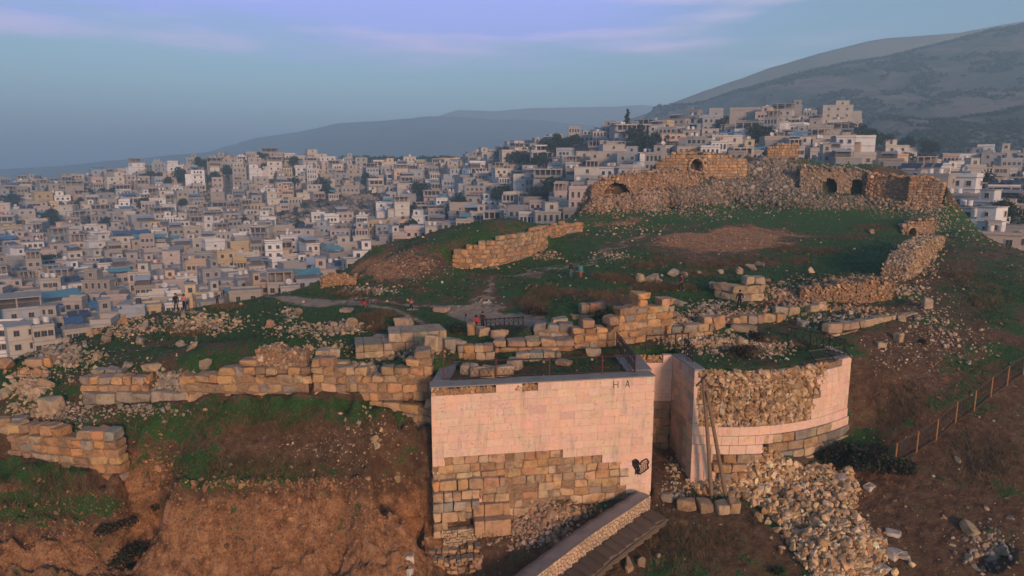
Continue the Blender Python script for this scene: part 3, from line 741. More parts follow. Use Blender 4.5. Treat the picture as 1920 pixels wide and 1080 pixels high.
class Blocks:
    def __init__(s): s.c, s.t, s.h, s.col, s.j, s.tilt = [], [], [], [], [], []
    def add(s, c, t, h, col, j=.05, tilt=(0, 0)):
        s.c.append(c); s.t.append(t); s.h.append(h); s.col.append(col); s.j.append(j); s.tilt.append(tilt)
    def arrays(s):
        n = len(s.c)
        c, h, j = np.array(s.c), np.array(s.h), np.array(s.j)
        t = np.array(s.t); t = t / np.linalg.norm(t, axis=1)[:, None]
        B = np.where((j > .02)[:, None, None], BT2[None], np.where((j < .006)[:, None, None], BT3[None], BTR[None])) * h[:, None, :]
        off = rng.normal(0, 1, (n, 8, 3)) * j[:, None, None]
        B = B + np.einsum('vk,nkd->nvd', BW8, off) + rng.normal(0, .35, (n, len(BT), 3)) * j[:, None, None]
        T = np.array(s.tilt)
        if np.any(T):
            a, b = np.cos(T[:, 0])[:, None], np.sin(T[:, 0])[:, None]
            y, z = B[..., 1] * a - B[..., 2] * b, B[..., 1] * b + B[..., 2] * a
            B[..., 1], B[..., 2] = y, z
            a, b = np.cos(T[:, 1])[:, None], np.sin(T[:, 1])[:, None]
            x, z = B[..., 0] * a - B[..., 2] * b, B[..., 0] * b + B[..., 2] * a
            B[..., 0], B[..., 2] = x, z
        x = B[..., 0] * t[:, None, 0] - B[..., 1] * t[:, None, 1]
        y = B[..., 0] * t[:, None, 1] + B[..., 1] * t[:, None, 0]
        V = np.stack([x, y, B[..., 2]], -1) + c[:, None, :]
        Fc = (BF[None] + (np.arange(n) * len(BT))[:, None, None]).reshape(-1, 4)
        cl = np.repeat(np.array(s.col), len(BT), 0)
        return V.reshape(-1, 3), Fc, cl
    def make(s, name, m, parent=None):
        V, Fc, cl = s.arrays()
        return build(name, V, [Fc], m, parent, cl)
def ico(sub):
    t = (1 + 5 ** .5) / 2
    v = [(-1, t, 0), (1, t, 0), (-1, -t, 0), (1, -t, 0), (0, -1, t), (0, 1, t), (0, -1, -t), (0, 1, -t), (t, 0, -1), (t, 0, 1), (-t, 0, -1), (-t, 0, 1)]
    f = [(0, 11, 5), (0, 5, 1), (0, 1, 7), (0, 7, 10), (0, 10, 11), (1, 5, 9), (5, 11, 4), (11, 10, 2), (10, 7, 6), (7, 1, 8), (3, 9, 4), (3, 4, 2), (3, 2, 6), (3, 6, 8), (3, 8, 9), (4, 9, 5), (2, 4, 11), (6, 2, 10), (8, 6, 7), (9, 8, 1)]
    v = [np.array(p) / np.linalg.norm(p) for p in v]
    for _ in range(sub):
        mid, nf = {}, []
        def m_(a, b):
            k = (min(a, b), max(a, b))
            if k not in mid:
                p = v[a] + v[b]; v.append(p / np.linalg.norm(p)); mid[k] = len(v) - 1
            return mid[k]
        for a, b, c in f:
            x, y, z = m_(a, b), m_(b, c), m_(c, a)
            nf += [(a, x, z), (b, y, x), (c, z, y), (x, y, z)]
        f = nf
    return np.array(v), np.array(f)
ICO0, ICO1, ICO2 = ico(0), ico(1), ico(2)
def stones_arrays(P, S, col, sub=1, flat=.75, planes=8):
    """angular stones: squashed balls cut by random planes"""
    v, f = (ICO0, ICO1, ICO2)[sub]
    n = len(P)
    V = np.repeat(v[None], n, 0) * (1 + rng.normal(0, .08, (n, len(v), 1)))
    for _ in range(planes):
        d = rng.normal(0, 1, (n, 3)); d /= np.linalg.norm(d, axis=1)[:, None]
        lim = rng.uniform(.34, .8, (n, 1))
        over = np.maximum(np.einsum('nvk,nk->nv', V, d) - lim, 0)
        V = V - over[..., None] * d[:, None, :]
    an = np.stack([rng.uniform(.8, 1.35, n), rng.uniform(.7, 1.1, n), rng.uniform(.55, 1.0, n) * flat / .75], 1)
    V = V * an[:, None, :] * np.asarray(S)[:, None, None]
    q = rng.normal(0, 1, (n, 4)); q /= np.linalg.norm(q, axis=1)[:, None]
    w, x, y, z = q.T
    M = np.stack([1 - 2 * (y * y + z * z), 2 * (x * y - z * w), 2 * (x * z + y * w), 2 * (x * y + z * w), 1 - 2 * (x * x + z * z), 2 * (y * z - x * w), 2 * (x * z - y * w), 2 * (y * z + x * w), 1 - 2 * (x * x + y * y)], -1).reshape(n, 3, 3)
    V = np.einsum('nij,nvj->nvi', M, V) + np.asarray(P)[:, None, :]
    Fc = (f[None] + (np.arange(n) * len(v))[:, None, None]).reshape(-1, 3)
    return V.reshape(-1, 3), Fc, np.repeat(col, len(v), 0)
def stones(name, P, S, col, m=None, parent=None, sub=1, **k):
    V, Fc, cl = stones_arrays(P, S, col, sub, **k)
    return build(name, V, [Fc], m or M_RUBBLE, parent, cl)

# ------------------------------------------------------------------ ruined walls
def resample(P, step=.2):
    d = np.r_[0, np.cumsum(np.hypot(np.diff(P[:, 0]), np.diff(P[:, 1])))]
    return d, lambda s: np.array([np.interp(s, d, P[:, k]) for k in range(P.shape[1])])
def frame(f, s, Lt):
    a, b = f(max(0, s - .3)), f(min(Lt, s + .3))
    t = b[:2] - a[:2]
    return t / (np.linalg.norm(t) + 1e-9)
def in_arch(px_c, z0, hw, hh, x, y, z):
    u, _ = ray(px_c, 340)
    dx = abs(x - u * y)
    spring = hh - hw
    zz = z - z0
    if zz < 0 or dx > hw: return False
    return zz < spring or math.hypot(dx, zz - spring) < hw
def wall_blocks(w, B):
    P = w['P']; d, f = resample(P); Lt = d[-1]
    zlo, zhi = P[:, 2].min() - .5, (P[:, 2] + P[:, 3]).max()
    ch = w['ch']; z = zlo; row = 0
    flat = (P[:, 3].max() - P[:, 3].min()) < .12
    if flat:
        n = max(1, round(P[:, 3].mean() / ch)); ch = P[:, 3].mean() / n; z = P[:, 2].min() - ch
    while z < zhi - .1:
        hh = ch * rng.uniform(.85, 1.15) if not flat else ch
        s = -rng.uniform(0, .5)
        while s < Lt - .05:
            bw = rng.uniform(*w['bw'])
            a, b_ = max(s, 0), min(s + bw, Lt)
            s += bw
            if b_ - a < .22: continue
            m = (a + b_) / 2
            x, y, zb, h = f(m)
            top = zb + h + (rng.normal(0, w['rag'] * .5) if w['rag'] else .02)
            zm = z + hh / 2
            if zm > top or z + hh < zb - .6: continue
            if any(k in w and in_arch(*w[k], x, y, zm - .1) for k in ('arch', 'arch2')): continue
            if w['rag'] > .08 and rng.random() < .07: continue
            t = frame(f, m, Lt); n = np.array([-t[1], t[0]])
            if n[1] < 0: n = -n
            th = w['thick'] / 2
            out = rng.normal(0, w['jit'] * .8)
            c = np.array([x, y]) + n * (th + out)
            tj = abs(rng.normal(0, .05)) if w['rag'] else 0
            B.add((c[0], c[1], zm - tj / 2), t, ((b_ - a) / 2 - .008 - (.02 * rng.random() if w['rag'] else 0), th, hh / 2 - .004 - tj / 2), pick('grey' if rng.random() < .1 else w['pal'], 1, .12)[0], w['jit'] * (.9 if w['rag'] else .5),
                  (0, rng.normal(0, .03)) if w['rag'] > .08 else (0, 0))
        z += hh; row += 1
    for kk in ('arch', 'arch2'):                 # ring of wedge stones round the opening
        if kk not in w or w['style'] != 'block': continue
        pc, z0, hw, hh_ = w[kk]; u, _ = ray(pc, 340)
        S_ = np.linspace(0, Lt, 200); Q_ = np.array([f(q)[:2] for q in S_]); s0 = S_[np.argmin(np.abs(Q_[:, 0] - u * Q_[:, 1]))]
        p = f(s0); t = frame(f, s0, Lt); n = np.array([-t[1], t[0]])
        if n[1] < 0: n = -n
        r_ = hw + .14; m_ = 9 if hw > .8 else 7
        for i in range(m_):
            a = math.pi * (i + .5) / m_; c = p[:2] + t * (r_ * math.cos(a)) + n * (w['thick'] / 2 - .06)
            B.add((c[0], c[1], z0 + hh_ - hw + r_ * math.sin(a)), t, (math.pi * r_ / m_ / 2 - .01, w['thick'] / 2, .2), pick(w['pal'], 1)[0], .02, (0, a - math.pi / 2))
        for sg in (-1, 1):
            for i in range(3):
                zz = z0 + (hh_ - hw) * (i + .5) / 3; c = p[:2] + t * (sg * (hw + .2)) + n * (w['thick'] / 2 - .05)
                B.add((c[0], c[1], zz), t, (.2, w['thick'] / 2, (hh_ - hw) / 6 - .01), pick(w['pal'], 1)[0], .03)
def wall_rubble(w):
    P = w['P']; d, f = resample(P); Lt = d[-1]
    far = P[:, 1].mean() > 90
    size = .15 if not far else .24
    pts, siz = [], []
    area = Lt * P[:, 3].mean()
    n = int(min(3200, area / (size * size * .9)) * 1.0)
    core = MB()
    for k in range(n * 3):
        s = rng.uniform(0, Lt) if k % 12 else (0.0, Lt)[(k // 12) % 2]; x, y, zb, h = f(s)
        t = frame(f, s, Lt); nn = np.array([-t[1], t[0]])
        if nn[1] < 0: nn = -nn
        rag = .18 * math.sin(s * 2.1) + .22 * math.sin(s * 5.3 + 1) * .6
        top = h + rag
        if k % 12 == 0: dd = rng.uniform(0, w['thick']); z = zb - .3 + rng.random() * (top + .3)
        elif k % 3 == 2:                      # stones on the top and flanks
            q = rng.uniform(0, w['thick']); z = zb + top - .1 - .25 * abs(q / w['thick'] - .4); dd = q
        else:
            z = zb - .4 + rng.uniform(0, 1) * (top + .4); dd = rng.normal(.08, .07) + .12 * (z - zb)
            if w.get('flip') and k % 2: dd = w['thick'] - dd
        if any(kk in w and in_arch(*w[kk], x, y, z) for kk in ('arch', 'arch2')) and dd < 1.9: continue
        if len(pts) >= n * 1.5: break
        pts.append((x + nn[0] * dd, y + nn[1] * dd, z)); siz.append(size * rng.lognormal(-.35, .4))
    # solid core behind the stones
    m = max(6, int(Lt / .35)); V = []
    S = np.linspace(0, Lt, m)
    cols, rows = [], 7
    grid = []
    hole = []
    for s in S:
        x, y, zb, h = f(s); t = frame(f, s, Lt); nn = np.array([-t[1], t[0]])
        if nn[1] < 0: nn = -nn
        h2 = h + .18 * math.sin(s * 2.1) + .13 * math.sin(s * 5.3 + 1) - .12
        pf = []
        zs = [(-.6, .12)] + [(h2 * q, .14 + .1 * h2 * q) for q in (.15, .3, .45, .6, .75, .9)] + [(h2, .35), (h2 - .05, w['thick'] - .3), (-.6, w['thick'])]
        for z_, d_ in zs:
            e = rng.normal(0, .05)
            pf.append((x + nn[0] * (d_ + e), y + nn[1] * (d_ + e), zb + z_))
        grid.append(pf)
    G = np.array(grid); nr = G.shape[1]
    q = []
    for i in range(m - 1):
        for j in range(nr - 1):
            c = (G[i, j] + G[i + 1, j + 1]) / 2
            if any(kk in w and in_arch(*w[kk], c[0], c[1], c[2]) for kk in ('arch', 'arch2')) and j < nr - 3: continue
            q.append([i * nr + j, (i + 1) * nr + j, (i + 1) * nr + j + 1, i * nr + j + 1])
    caps = []
    for i in (0, m - 1):
        caps += [[i * nr + j, i * nr + j + 1, i * nr + nr - 1] for j in range(nr - 2)]
    core.add(G.reshape(-1, 3), q, caps, (.2, .13, .08))
    P3, S3 = np.array(pts), np.array(siz)
    return stones_arrays(P3, S3, pick(w['pal'], len(P3), .2), 1), core
for key, w in WALLS.items():
    if w['style'] == 'block':
        B = Blocks(); wall_blocks(w, B)
        o = B.make('ruined_wall', M_STONE)
        if w['P'][:, 3].mean() > .85 and key not in ('plinth_low', 'plinth_high'):
            # earth packed behind the joints
            P = w['P']; d, f = resample(P); m = 24; S = np.linspace(.15, d[-1] - .15, m)
            mb = MB(); V = []
            segs = []
            for s in S:
                x, y, zb, h = f(s); t = frame(f, s, d[-1]); n = np.array([-t[1], t[0]])
                if n[1] < 0: n = -n
                arch = any(k in w and in_arch(*w[k], x, y, w[k][1] + .3) for k in ('arch', 'arch2'))
                h2 = max(.1, h - w['ch'] * 1.1)
                V.append([(x + n[0] * .11, y + n[1] * .11, zb - .5), (x + n[0] * .11, y + n[1] * .11, zb + h2), (x + n[0] * (w['thick'] - .1), y + n[1] * (w['thick'] - .1), zb + h2)]); segs.append(arch)
            V = np.array(V); q = []
            for i in range(m - 1):
                if segs[i] or segs[i + 1]: continue
                for j in (0, 1): q.append([i * 3 + j, (i + 1) * 3 + j, (i + 1) * 3 + j + 1, i * 3 + j + 1])
            mb.add(V.reshape(-1, 3), q, None, (.2, .13, .08))
            mb.make('earth_core', M_MORTAR, o)
    else:
        (V, Fc, cl), core = wall_rubble(w)
        o = build('ruined_wall', V, [Fc], M_RUBBLE, None, cl)
        core.make('earth_core', M_MORTAR, o)
    tag(o, w['label'], 'ruined wall', 'ruined walls on the citadel mound')
# ------------------------------------------------------------------ pink limestone tower, gate passage and round bastion
def facade(path, rows, B, keep, colf, bw, proud=0.0, th=.22, jit=.002, out=None, gap=.0035):
    d, f = resample(path); Lt = d[-1]
    for z0, z1 in rows:
        s = -rng.uniform(0, bw[0])
        while s < Lt - .02:
            w_ = rng.uniform(*bw); a, b_ = max(0, s), min(Lt, s + w_); s += w_
            if b_ - a < .12: continue
            m = (a + b_) / 2; fr = m / Lt; zm = (z0 + z1) / 2
            if not keep(fr, zm): continue
            p = f(m); t = frame(f, m, Lt); n = np.array([t[1], -t[0]])
            pr = proud + (out(fr, zm) if out else 0) + rng.normal(0, jit)
            c = p[:2] + n * (pr - th)
            B.add((c[0], c[1], zm), t, ((b_ - a) / 2 - gap, th, (z1 - z0) / 2 - gap), colf(fr, zm), jit * .8)
def rows_of(z0, z1, h):
    n = max(1, round((z1 - z0) / h)); e = np.linspace(z0, z1, n + 1)
    return list(zip(e[:-1], e[1:]))
def pts_path(*p): return np.array([(a[0], a[1], 0, 0) for a in p], float)
fcol = lambda f_, z: pick('face', 1, .022)[0] * (.88 if rng.random() < .05 else 1)
ocol = lambda f_, z: pick(('tan', 'orange', 'cream')[rng.integers(0, 3)], 1, .1)[0] * 1.18
def solid(poly, z0, z1, col, name, m, parent):
    mb = MB(); n = len(poly)
    V = [(x, y, z0) for x, y in poly] + [(x, y, z1) for x, y in poly]
    q = [[i, (i + 1) % n, n + (i + 1) % n, n + i] for i in range(n)]
    t = [[n, n + i, n + i + 1] for i in range(1, n - 1)]
    mb.add(V, q, t, col)
    return mb.make(name, m, parent)
nrm = np.array([TRy - TLy, -(TRx - TLx)]); nrm = nrm / np.linalg.norm(nrm)      # outward, toward the viewer
tower = empty('stone_tower', (0, 0, 0))
tag(tower, 'square tower with smooth pink stone facing above old honey blocks, scribbled black heart', 'tower')
TP = pts_path((TLx, TLy), (TRx, TRy)); TW = math.hypot(TRx - TLx, TRy - TLy)
def face_low(f_):
    return 2.95 if f_ < .04 else 3.5 if f_ < .57 else 2.95 if f_ < .79 else 2.4 if f_ < .85 else 1.9 if f_ < .893 else -9
B = Blocks()
def keep_face(f_, z):
    if z > 7.5 and (f_ < .262 or .365 < f_ < .452): return False
    return z > face_low(f_)
facade(TP, rows_of(3.5, 8.0, .5), B, keep_face, fcol, (.55, 1.15))
facade(TP, [(2.95, 3.5), (2.4, 2.95), (1.9, 2.4)] + rows_of(-.4, 1.9, .55), B, lambda f_, z: keep_face(f_, z), fcol, (.75, 1.3))
B.make('smooth_facing', M_ASHLAR, tower)
B = Blocks()
def keep_old(f_, z):
    if z > face_low(f_) : return False
    hole = (.32 < f_ < .40 and z < 1.4 and rng.random() < .7) or (rng.random() < .12 and z < 1.8 and f_ > .3) or (f_ > .4 and z < .1 and rng.random() < .5)
    return not hole
facade(TP, rows_of(-2.4, 3.5, .53), B, keep_old, ocol, (.45, 1.1), -.03, .3, .035, gap=.008)
for z0, z1, f1, pr in ((1.4, 2.1, .32, .32), (.8, 1.4, .21, .5), (.2, .8, .20, .66), (-.45, .2, .135, .72), (-.95, -.45, .06, .7), (-1.5, -.95, .05, .65)):
    e = (TLx + (TRx - TLx) * f1, TLy + (TRy - TLy) * f1)
    facade(pts_path((TLx - .05, TLy), e), [(z0, z1)], B, lambda a, z: True,
           (lambda a, z: pick('grey', 1)[0]) if z0 == .2 else ocol, (.45, 1.1), pr, .3, .03, gap=.012)
Pi = pts_path((TLx + (TRx - TLx) * .175, TLy + (TRy - TLy) * .175), (TLx + (TRx - TLx) * .335, TLy + (TRy - TLy) * .335))
facade(Pi, [(-1.55, -.45)], B, lambda a, z: True, lambda a, z: (.50, .30, .17), (3, 3.2), .9, .5, .01)
facade(Pi, [(-.45, .35)], B, lambda a, z: True, lambda a, z: (.44, .26, .14), (.7, 1.3), .3, .3, .02)
B.make('old_masonry', M_STONE, tower)
B = Blocks()
facade(pts_path((TLx + .5, TLy + .03), (TLx + (TRx - TLx) * .19, TLy + (TRy - TLy) * .19)), rows_of(-2.5, -1.0, .17), B, lambda a, z: True, lambda a, z: pick('cream', 1)[0], (.18, .42), .62, .2, .02, gap=.012)
B.make('small_stone_patch', M_STONE, tower)
inn = lambda d: [(TLx + .1 - nrm[0] * d, TLy - nrm[1] * d), (TRx - .1 - nrm[0] * d, TRy - nrm[1] * d), (PBL[0] - .15, 47.2), (TLx + .2, 45.6)]
solid(inn(.12), -3.5, 7.82, (.22, .13, .07), 'earth_core', M_MORTAR, tower)
# rubble showing where facing stones have dropped from the top row
for n, fr in ((150, rng.uniform(.004, .26, 150)), (60, rng.uniform(.367, .45, 60))):
  P3 = np.stack([TLx + (TRx - TLx) * fr - nrm[0] * .1, TLy + (TRy - TLy) * fr - nrm[1] * .1, rng.uniform(7.52, 7.9, n)], 1)
  stones('rubble_patch', P3, rng.uniform(.07, .17, n), pick('orange', n), M_RUBBLE, tower)
mb = MB()
def slab(p, q, w0, w1, z0, z1, mb, col):
    """flat strip from p to q, reaching w0..w1 inward"""
    p, q = np.array(p[:2]), np.array(q[:2]); t = (q - p) / np.linalg.norm(q - p); nn = np.array([-t[1], t[0]])
    k = 14; V = []
    for i in range(k):
        a = p + (q - p) * i / (k - 1); e = rng.normal(0, .035, 2)
        for s_, zz in ((w0, z0), (w0, z1), (w1 + e[0], z1 + e[1] * .2), (w1 + e[0], z0)):
            c = a + nn * s_; V.append((c[0], c[1], zz))
    F_ = [[i * 4 + j, (i + 1) * 4 + j, (i + 1) * 4 + (j + 1) % 4, i * 4 + (j + 1) % 4] for i in range(k - 1) for j in range(4)]
    F_ += [[0, 1, 2, 3], [(k - 1) * 4 + 3, (k - 1) * 4 + 2, (k - 1) * 4 + 1, (k - 1) * 4]]
    mb.add(V, F_, None, col)
slab((TLx - .04, TLy), (TRx + .04, TRy), -.03, 1.15, 8.0, 8.07, mb, (.24, .225, .21))
mb.make('concrete_cap', M_CONC, tower)
mb = MB(); slab((TRx + .03, TRy + 1.3), (PBL[0] + .04, 46.9), -.03, 1.7, 7.98, 8.09, mb, (.22, .21, .21)); mb.make('concrete_cap', M_CONC, tower)
mb = MB(); slab((TLx + .25, 45.2), (TLx - .03, TLy + 1.25), -.03, 1.0, 7.98, 8.09, mb, (.21, .20, .20)); mb.make('concrete_cap', M_CONC, tower)
B = Blocks()
facade(pts_path((TRx, TRy + .1), (PBL[0], 47)), rows_of(-.6, 8.0, .5), B, lambda a, z: True, fcol, (.6, 1.1))
B.make('side_facing', M_ASHLAR, tower); B = Blocks()
facade(pts_path((TLx + .2, 45.6), (TLx, TLy + .1)), rows_of(-2.4, 8.0, .5), B, lambda a, z: True, fcol, (.6, 1.1))
B.make('side_facing', M_ASHLAR, tower)
# scrawled writing on the facing
def on_face(fx, z, off):
    p = np.array([TLx, TLy]) + np.array([TRx - TLx, TRy - TLy]) * fx + nrm * off
    return (p[0], p[1], z)
def stroke(mb, pts, r, off=.012):
    for a, b_ in zip(pts[:-1], pts[1:]):
        mb.bar(on_face(*a, off), on_face(*b_, off), r, (.02, .018, .018))
def fpx(px): return (px - 808) / 420.0
def zpx(px, py):
    f_ = fpx(px); D = TLy + (TRy - TLy) * f_
    return ZC + ray(px, py)[1] * D
def scrawl(mb, pxs, r, off=.012):
    stroke(mb, [(fpx(a), zpx(a, b_)) for a, b_ in pxs], r, off)
mb = MB()
scrawl(mb, [(1147, 714), (1147.5, 728)], .022); scrawl(mb, [(1155.5, 714), (1156, 727)], .022); scrawl(mb, [(1147, 721), (1156, 720.5)], .02)
mb.make('painted_letter', M_PAINT, tower)
mb = MB()
scrawl(mb, [(1170.5, 726), (1174.5, 713), (1178, 726)], .022); scrawl(mb, [(1172, 721.5), (1177, 721.5)], .018)
mb.make('painted_letter', M_PAINT, tower)
mb = MB()
heart = [(1206, 889), (1197, 882), (1190, 872), (1189, 864), (1195, 861), (1200, 864), (1204, 871), (1207, 865), (1217, 860), (1222, 866), (1219, 872), (1222, 877), (1213, 884), (1207, 887), (1199, 889)]
scrawl(mb, heart, .05)
for k in range(16):
    a = rng.uniform(0, 1); x0 = 1189 + 9 * a; scrawl(mb, [(x0, 862 + 5 * rng.random()), (x0 + 2 + 3 * rng.random(), 874), (x0 + 2 + 9 * rng.random(), 882 + 8 * rng.random())], .03)
for k in range(7):
    y0 = 866 + k * 3; scrawl(mb, [(1203 + k * .5, y0 + 3), (1222 - k * .9, y0 - 1.5)], .018)
for k in range(4):
    x0 = 1206 + k * 4; scrawl(mb, [(x0, 864), (x0 + 1.5, 884 - k * 2)], .016)
mb.make('painted_heart', M_PAINT, tower)
# faint joined script on the honey block
for pts in ([(882, 990), (884, 995), (890, 995), (891, 989)], [(896, 986), (896, 994), (902, 994), (905, 991), (908, 994)], [(914, 985), (914, 993), (919, 993), (922, 989), (925, 993), (929, 991)], [(885, 999), (887, 999)], [(920, 984), (923, 983)]):
    mb = MB(); scrawl(mb, pts, .016, .925); mb.make('scratched_letter', M_PAINT, tower)

gate = empty('gate_passage_wall', (0, 0, 0))
tag(gate, 'narrow back wall closing the gap between pink tower and round bastion', 'wall')
B = Blocks(); GP = pts_path(PBL, PBR)
facade(GP, rows_of(4.6, 8.0, .55), B, lambda f_, z: not (z > 7.4 and .03 < f_ < .78), fcol, (.6, 1.0))
B.make('smooth_facing', M_ASHLAR, gate)
B = Blocks(); facade(GP, rows_of(-.5, 4.6, .6), B, lambda f_, z: True, lambda a, z: pick('tan', 1)[0] * .75, (.6, 1.1), -.03, .25, .02)
B.make('old_masonry', M_STONE, gate)
n = 60; fr = rng.uniform(.05, .77, n)
stones('rubble_patch', np.stack([PBL[0] + (PBR[0] - PBL[0]) * fr, 47.22 + 0 * fr, rng.uniform(7.45, 7.9, n)], 1), rng.uniform(.09, .18, n), pick('orange', n), M_RUBBLE, gate)

bastion = empty('round_bastion', (0, 0, 0))
tag(bastion, 'curved bastion whose facing has fallen off, showing a wall of rough rubble', 'bastion')
BP = pts_path(*[bast(t) for t in np.linspace(0, 1, 25)])
tb = lambda z: .645 + (z - 4.2) / 3.7 * .13
B = Blocks()
facade(BP, rows_of(4.2, 8.0, .475), B, lambda f_, z: f_ > tb(z) + .02 * math.sin(z * 9) and not (z > 7.5 and f_ < .9), fcol, (.5, .95))
facade(BP, [(3.6, 4.2)], B, lambda f_, z: True, fcol, (.6, 1.1), .05, .4)
facade(BP, [(3.0, 3.6)], B, lambda f_, z: f_ > .8, fcol, (.7, 1.4), .16, .4)
B.make('smooth_facing', M_ASHLAR, bastion)
B = Blocks(); facade(BP, rows_of(4.2, 8.0, .475), B, lambda f_, z: f_ < .02, fcol, (.5, .6)); B.make('corner_strip', M_ASHLAR, bastion)
B = Blocks()
facade(BP, [(3.0, 3.6)], B, lambda f_, z: f_ < .42, fcol, (.7, 1.4), .16, .4)
facade(BP, [(2.4, 3.0)], B, lambda f_, z: f_ < .35, fcol, (.7, 1.4), .28, .4)
facade(BP, rows_of(-.6, 2.4, .6), B, lambda f_, z: f_ < .12, fcol, (.7, 1.0), .3, .4)
B.make('lower_facing', M_ASHLAR, bastion)
B = Blocks()
gcol = lambda a, z: pick(('cream', 'grey', 'tan')[rng.integers(0, 3)], 1, .1)[0]
facade(BP, [(3.0, 3.6)], B, lambda f_, z: .42 <= f_ <= .8, gcol, (.8, 1.6), .16, .4, .02, gap=.01)
facade(BP, [(2.4, 3.0)], B, lambda f_, z: f_ >= .35, gcol, (.8, 1.6), .3, .4, .02, gap=.01)
for k in range(4):
    facade(BP, [(1.8 - .6 * k, 2.4 - .6 * k)], B, lambda f_, z: f_ >= .12, gcol, (.6, 1.2), .42 + .12 * k, .4, .03, gap=.012)
B.make('old_masonry', M_STONE, bastion)
d_, f_ = resample(BP); Lb = d_[-1]
n = 3000; P3, S3 = [], []
for k in range(n):
    z = rng.uniform(4.15, 7.95); fr = rng.uniform(.02, tb(z) + .02)
    p = f_(fr * Lb); t = frame(f_, fr * Lb, Lb); nn = np.array([t[1], -t[0]])
    s_ = rng.lognormal(-2.15, .42) if k % 16 else rng.uniform(.2, .34)
    P3.append((p[0] - nn[0] * rng.uniform(.1, .26), p[1] - nn[1] * rng.uniform(.1, .26), z)); S3.append(min(s_, .36))
stones('rubble_core', np.array(P3), np.array(S3), pick('heap', n, .2) * np.array([.93, .84, .74]), M_RUBBLE, bastion, 1, flat=.75)
core = [(BLx + .35, BLy + .7)] + [(bast(t)[0] + (.5 - t) * .5, bast(t)[1] + .24) for t in np.linspace(.05, .96, 16)] + [(BRx - .35, BRy + .5), (BRx - .5, 49.3), (PBR[0] + .5, 49.3)]
solid(core, -2, 7.8, (.2, .13, .08), 'earth_core', M_MORTAR, bastion)
B = Blocks(); FP = pts_path(PBR, (BLx - .02, BLy + .02))
facade(FP, rows_of(-.6, 8.0, .55), B, lambda a, z: True, lambda a, z: pick('grey', 1, .06)[0] * (1.35 if (z > 4.5 or a > .7) else .8), (.6, 1.1))  # dull tone of the sunless flank is put into the grey block colour
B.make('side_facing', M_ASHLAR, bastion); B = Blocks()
facade(pts_path((BRx, BRy), (BRx - .2, 49.6)), rows_of(.5, 8.0, .55), B, lambda a, z: True, fcol, (.6, 1.1))
B.make('side_facing', M_ASHLAR, bastion)
mb = MB(); slab((PBR[0], 47.1), (BLx, BLy + .05), -.02, .75, 7.98, 8.08, mb, (.22, .21, .20)); mb.make('concrete_cap', M_CONC, bastion)
mb = MB(); slab((bast(.88)[0], bast(.88)[1]), (BRx + .02, BRy), -.03, .6, 7.985, 8.075, mb, (.24, .23, .22)); mb.make('concrete_cap', M_CONC, bastion)

# ------------------------------------------------------------------ low walls at the foot of the tower, stair and its retaining wall
for i, (pts, lab) in enumerate(([[(792, 1032, -2.4, .8), (850, 1026, -2.3, .8), (908, 1014, -2.1, .65)], 'upper of three low terrace walls at the foot of the pink tower'],
                                [[(800, 1054, -2.75, .75), (850, 1050, -2.65, .75), (902, 1042, -2.5, .7)], 'middle of three low terrace walls at the foot of the pink tower'],
                                [[(780, 1084, -3.3, .9), (850, 1078, -3.15, .95), (905, 1066, -2.95, .8)], 'lowest of three low terrace walls at the foot of the pink tower'])):
    P = np.array([(*at_z(a, b_, c), h) for a, b_, c, h in pts])
    w = dict(P=P, thick=.6, ch=.24, bw=(.2, .5), rag=.08, pal='orange', jit=.03)
    B = Blocks(); wall_blocks(w, B); o = B.make('terrace_wall', M_STONE)
    tag(o, lab, 'terrace wall', 'low terrace walls below the tower')
A = [at_d(1219, 929, 40.6), at_d(1110, 1001, 37.7), at_d(1008, 1078, 35.2), at_d(900, 1160, 33.2)]
Ai = [at_d(1176, 913, 41.5), at_d(1062, 984, 38.9), at_d(935, 1076, 36.0), at_d(800, 1170, 33.6)]
def interp(L_, t):
    L_ = np.array(L_, float); k = t * (len(L_) - 1); i = min(int(k), len(L_) - 2)
    return L_[i] + (L_[i + 1] - L_[i]) * (k - i)
rw = empty('stair_retaining_wall', (0, 0, 0))
tag(rw, 'sloping retaining wall of cream crazy-paving stones beside the earth stair', 'retaining wall')
mb = MB(); n = 60; V = []
for i in range(n):
    t = i / (n - 1); a, c = interp(A, t), interp(Ai, t); c = a + (c - a) * .62
    if i < n: c[2] = min(c[2], a[2] + .25) + .03 * math.sin(i * 1.3)
    e = rng.normal(0, .03, 3)
    V += [tuple(a + (0, 0, -.02)), tuple((a * .65 + c * .35) + (0, 0, -.03 + e[0])), tuple((a * .3 + c * .7) + (0, 0, -.04 + e[1])), tuple(c + (0, 0, -.1 + e[2])), tuple(c + (0, 0, -2.5))]
q = [[i * 5 + j, (i + 1) * 5 + j, (i + 1) * 5 + j + 1, i * 5 + j + 1] for i in range(n - 1) for j in range(4)]
mb.add(V, q, None, (.22, .18, .165)); mb.make('rough_top', M_CONC, rw, True)
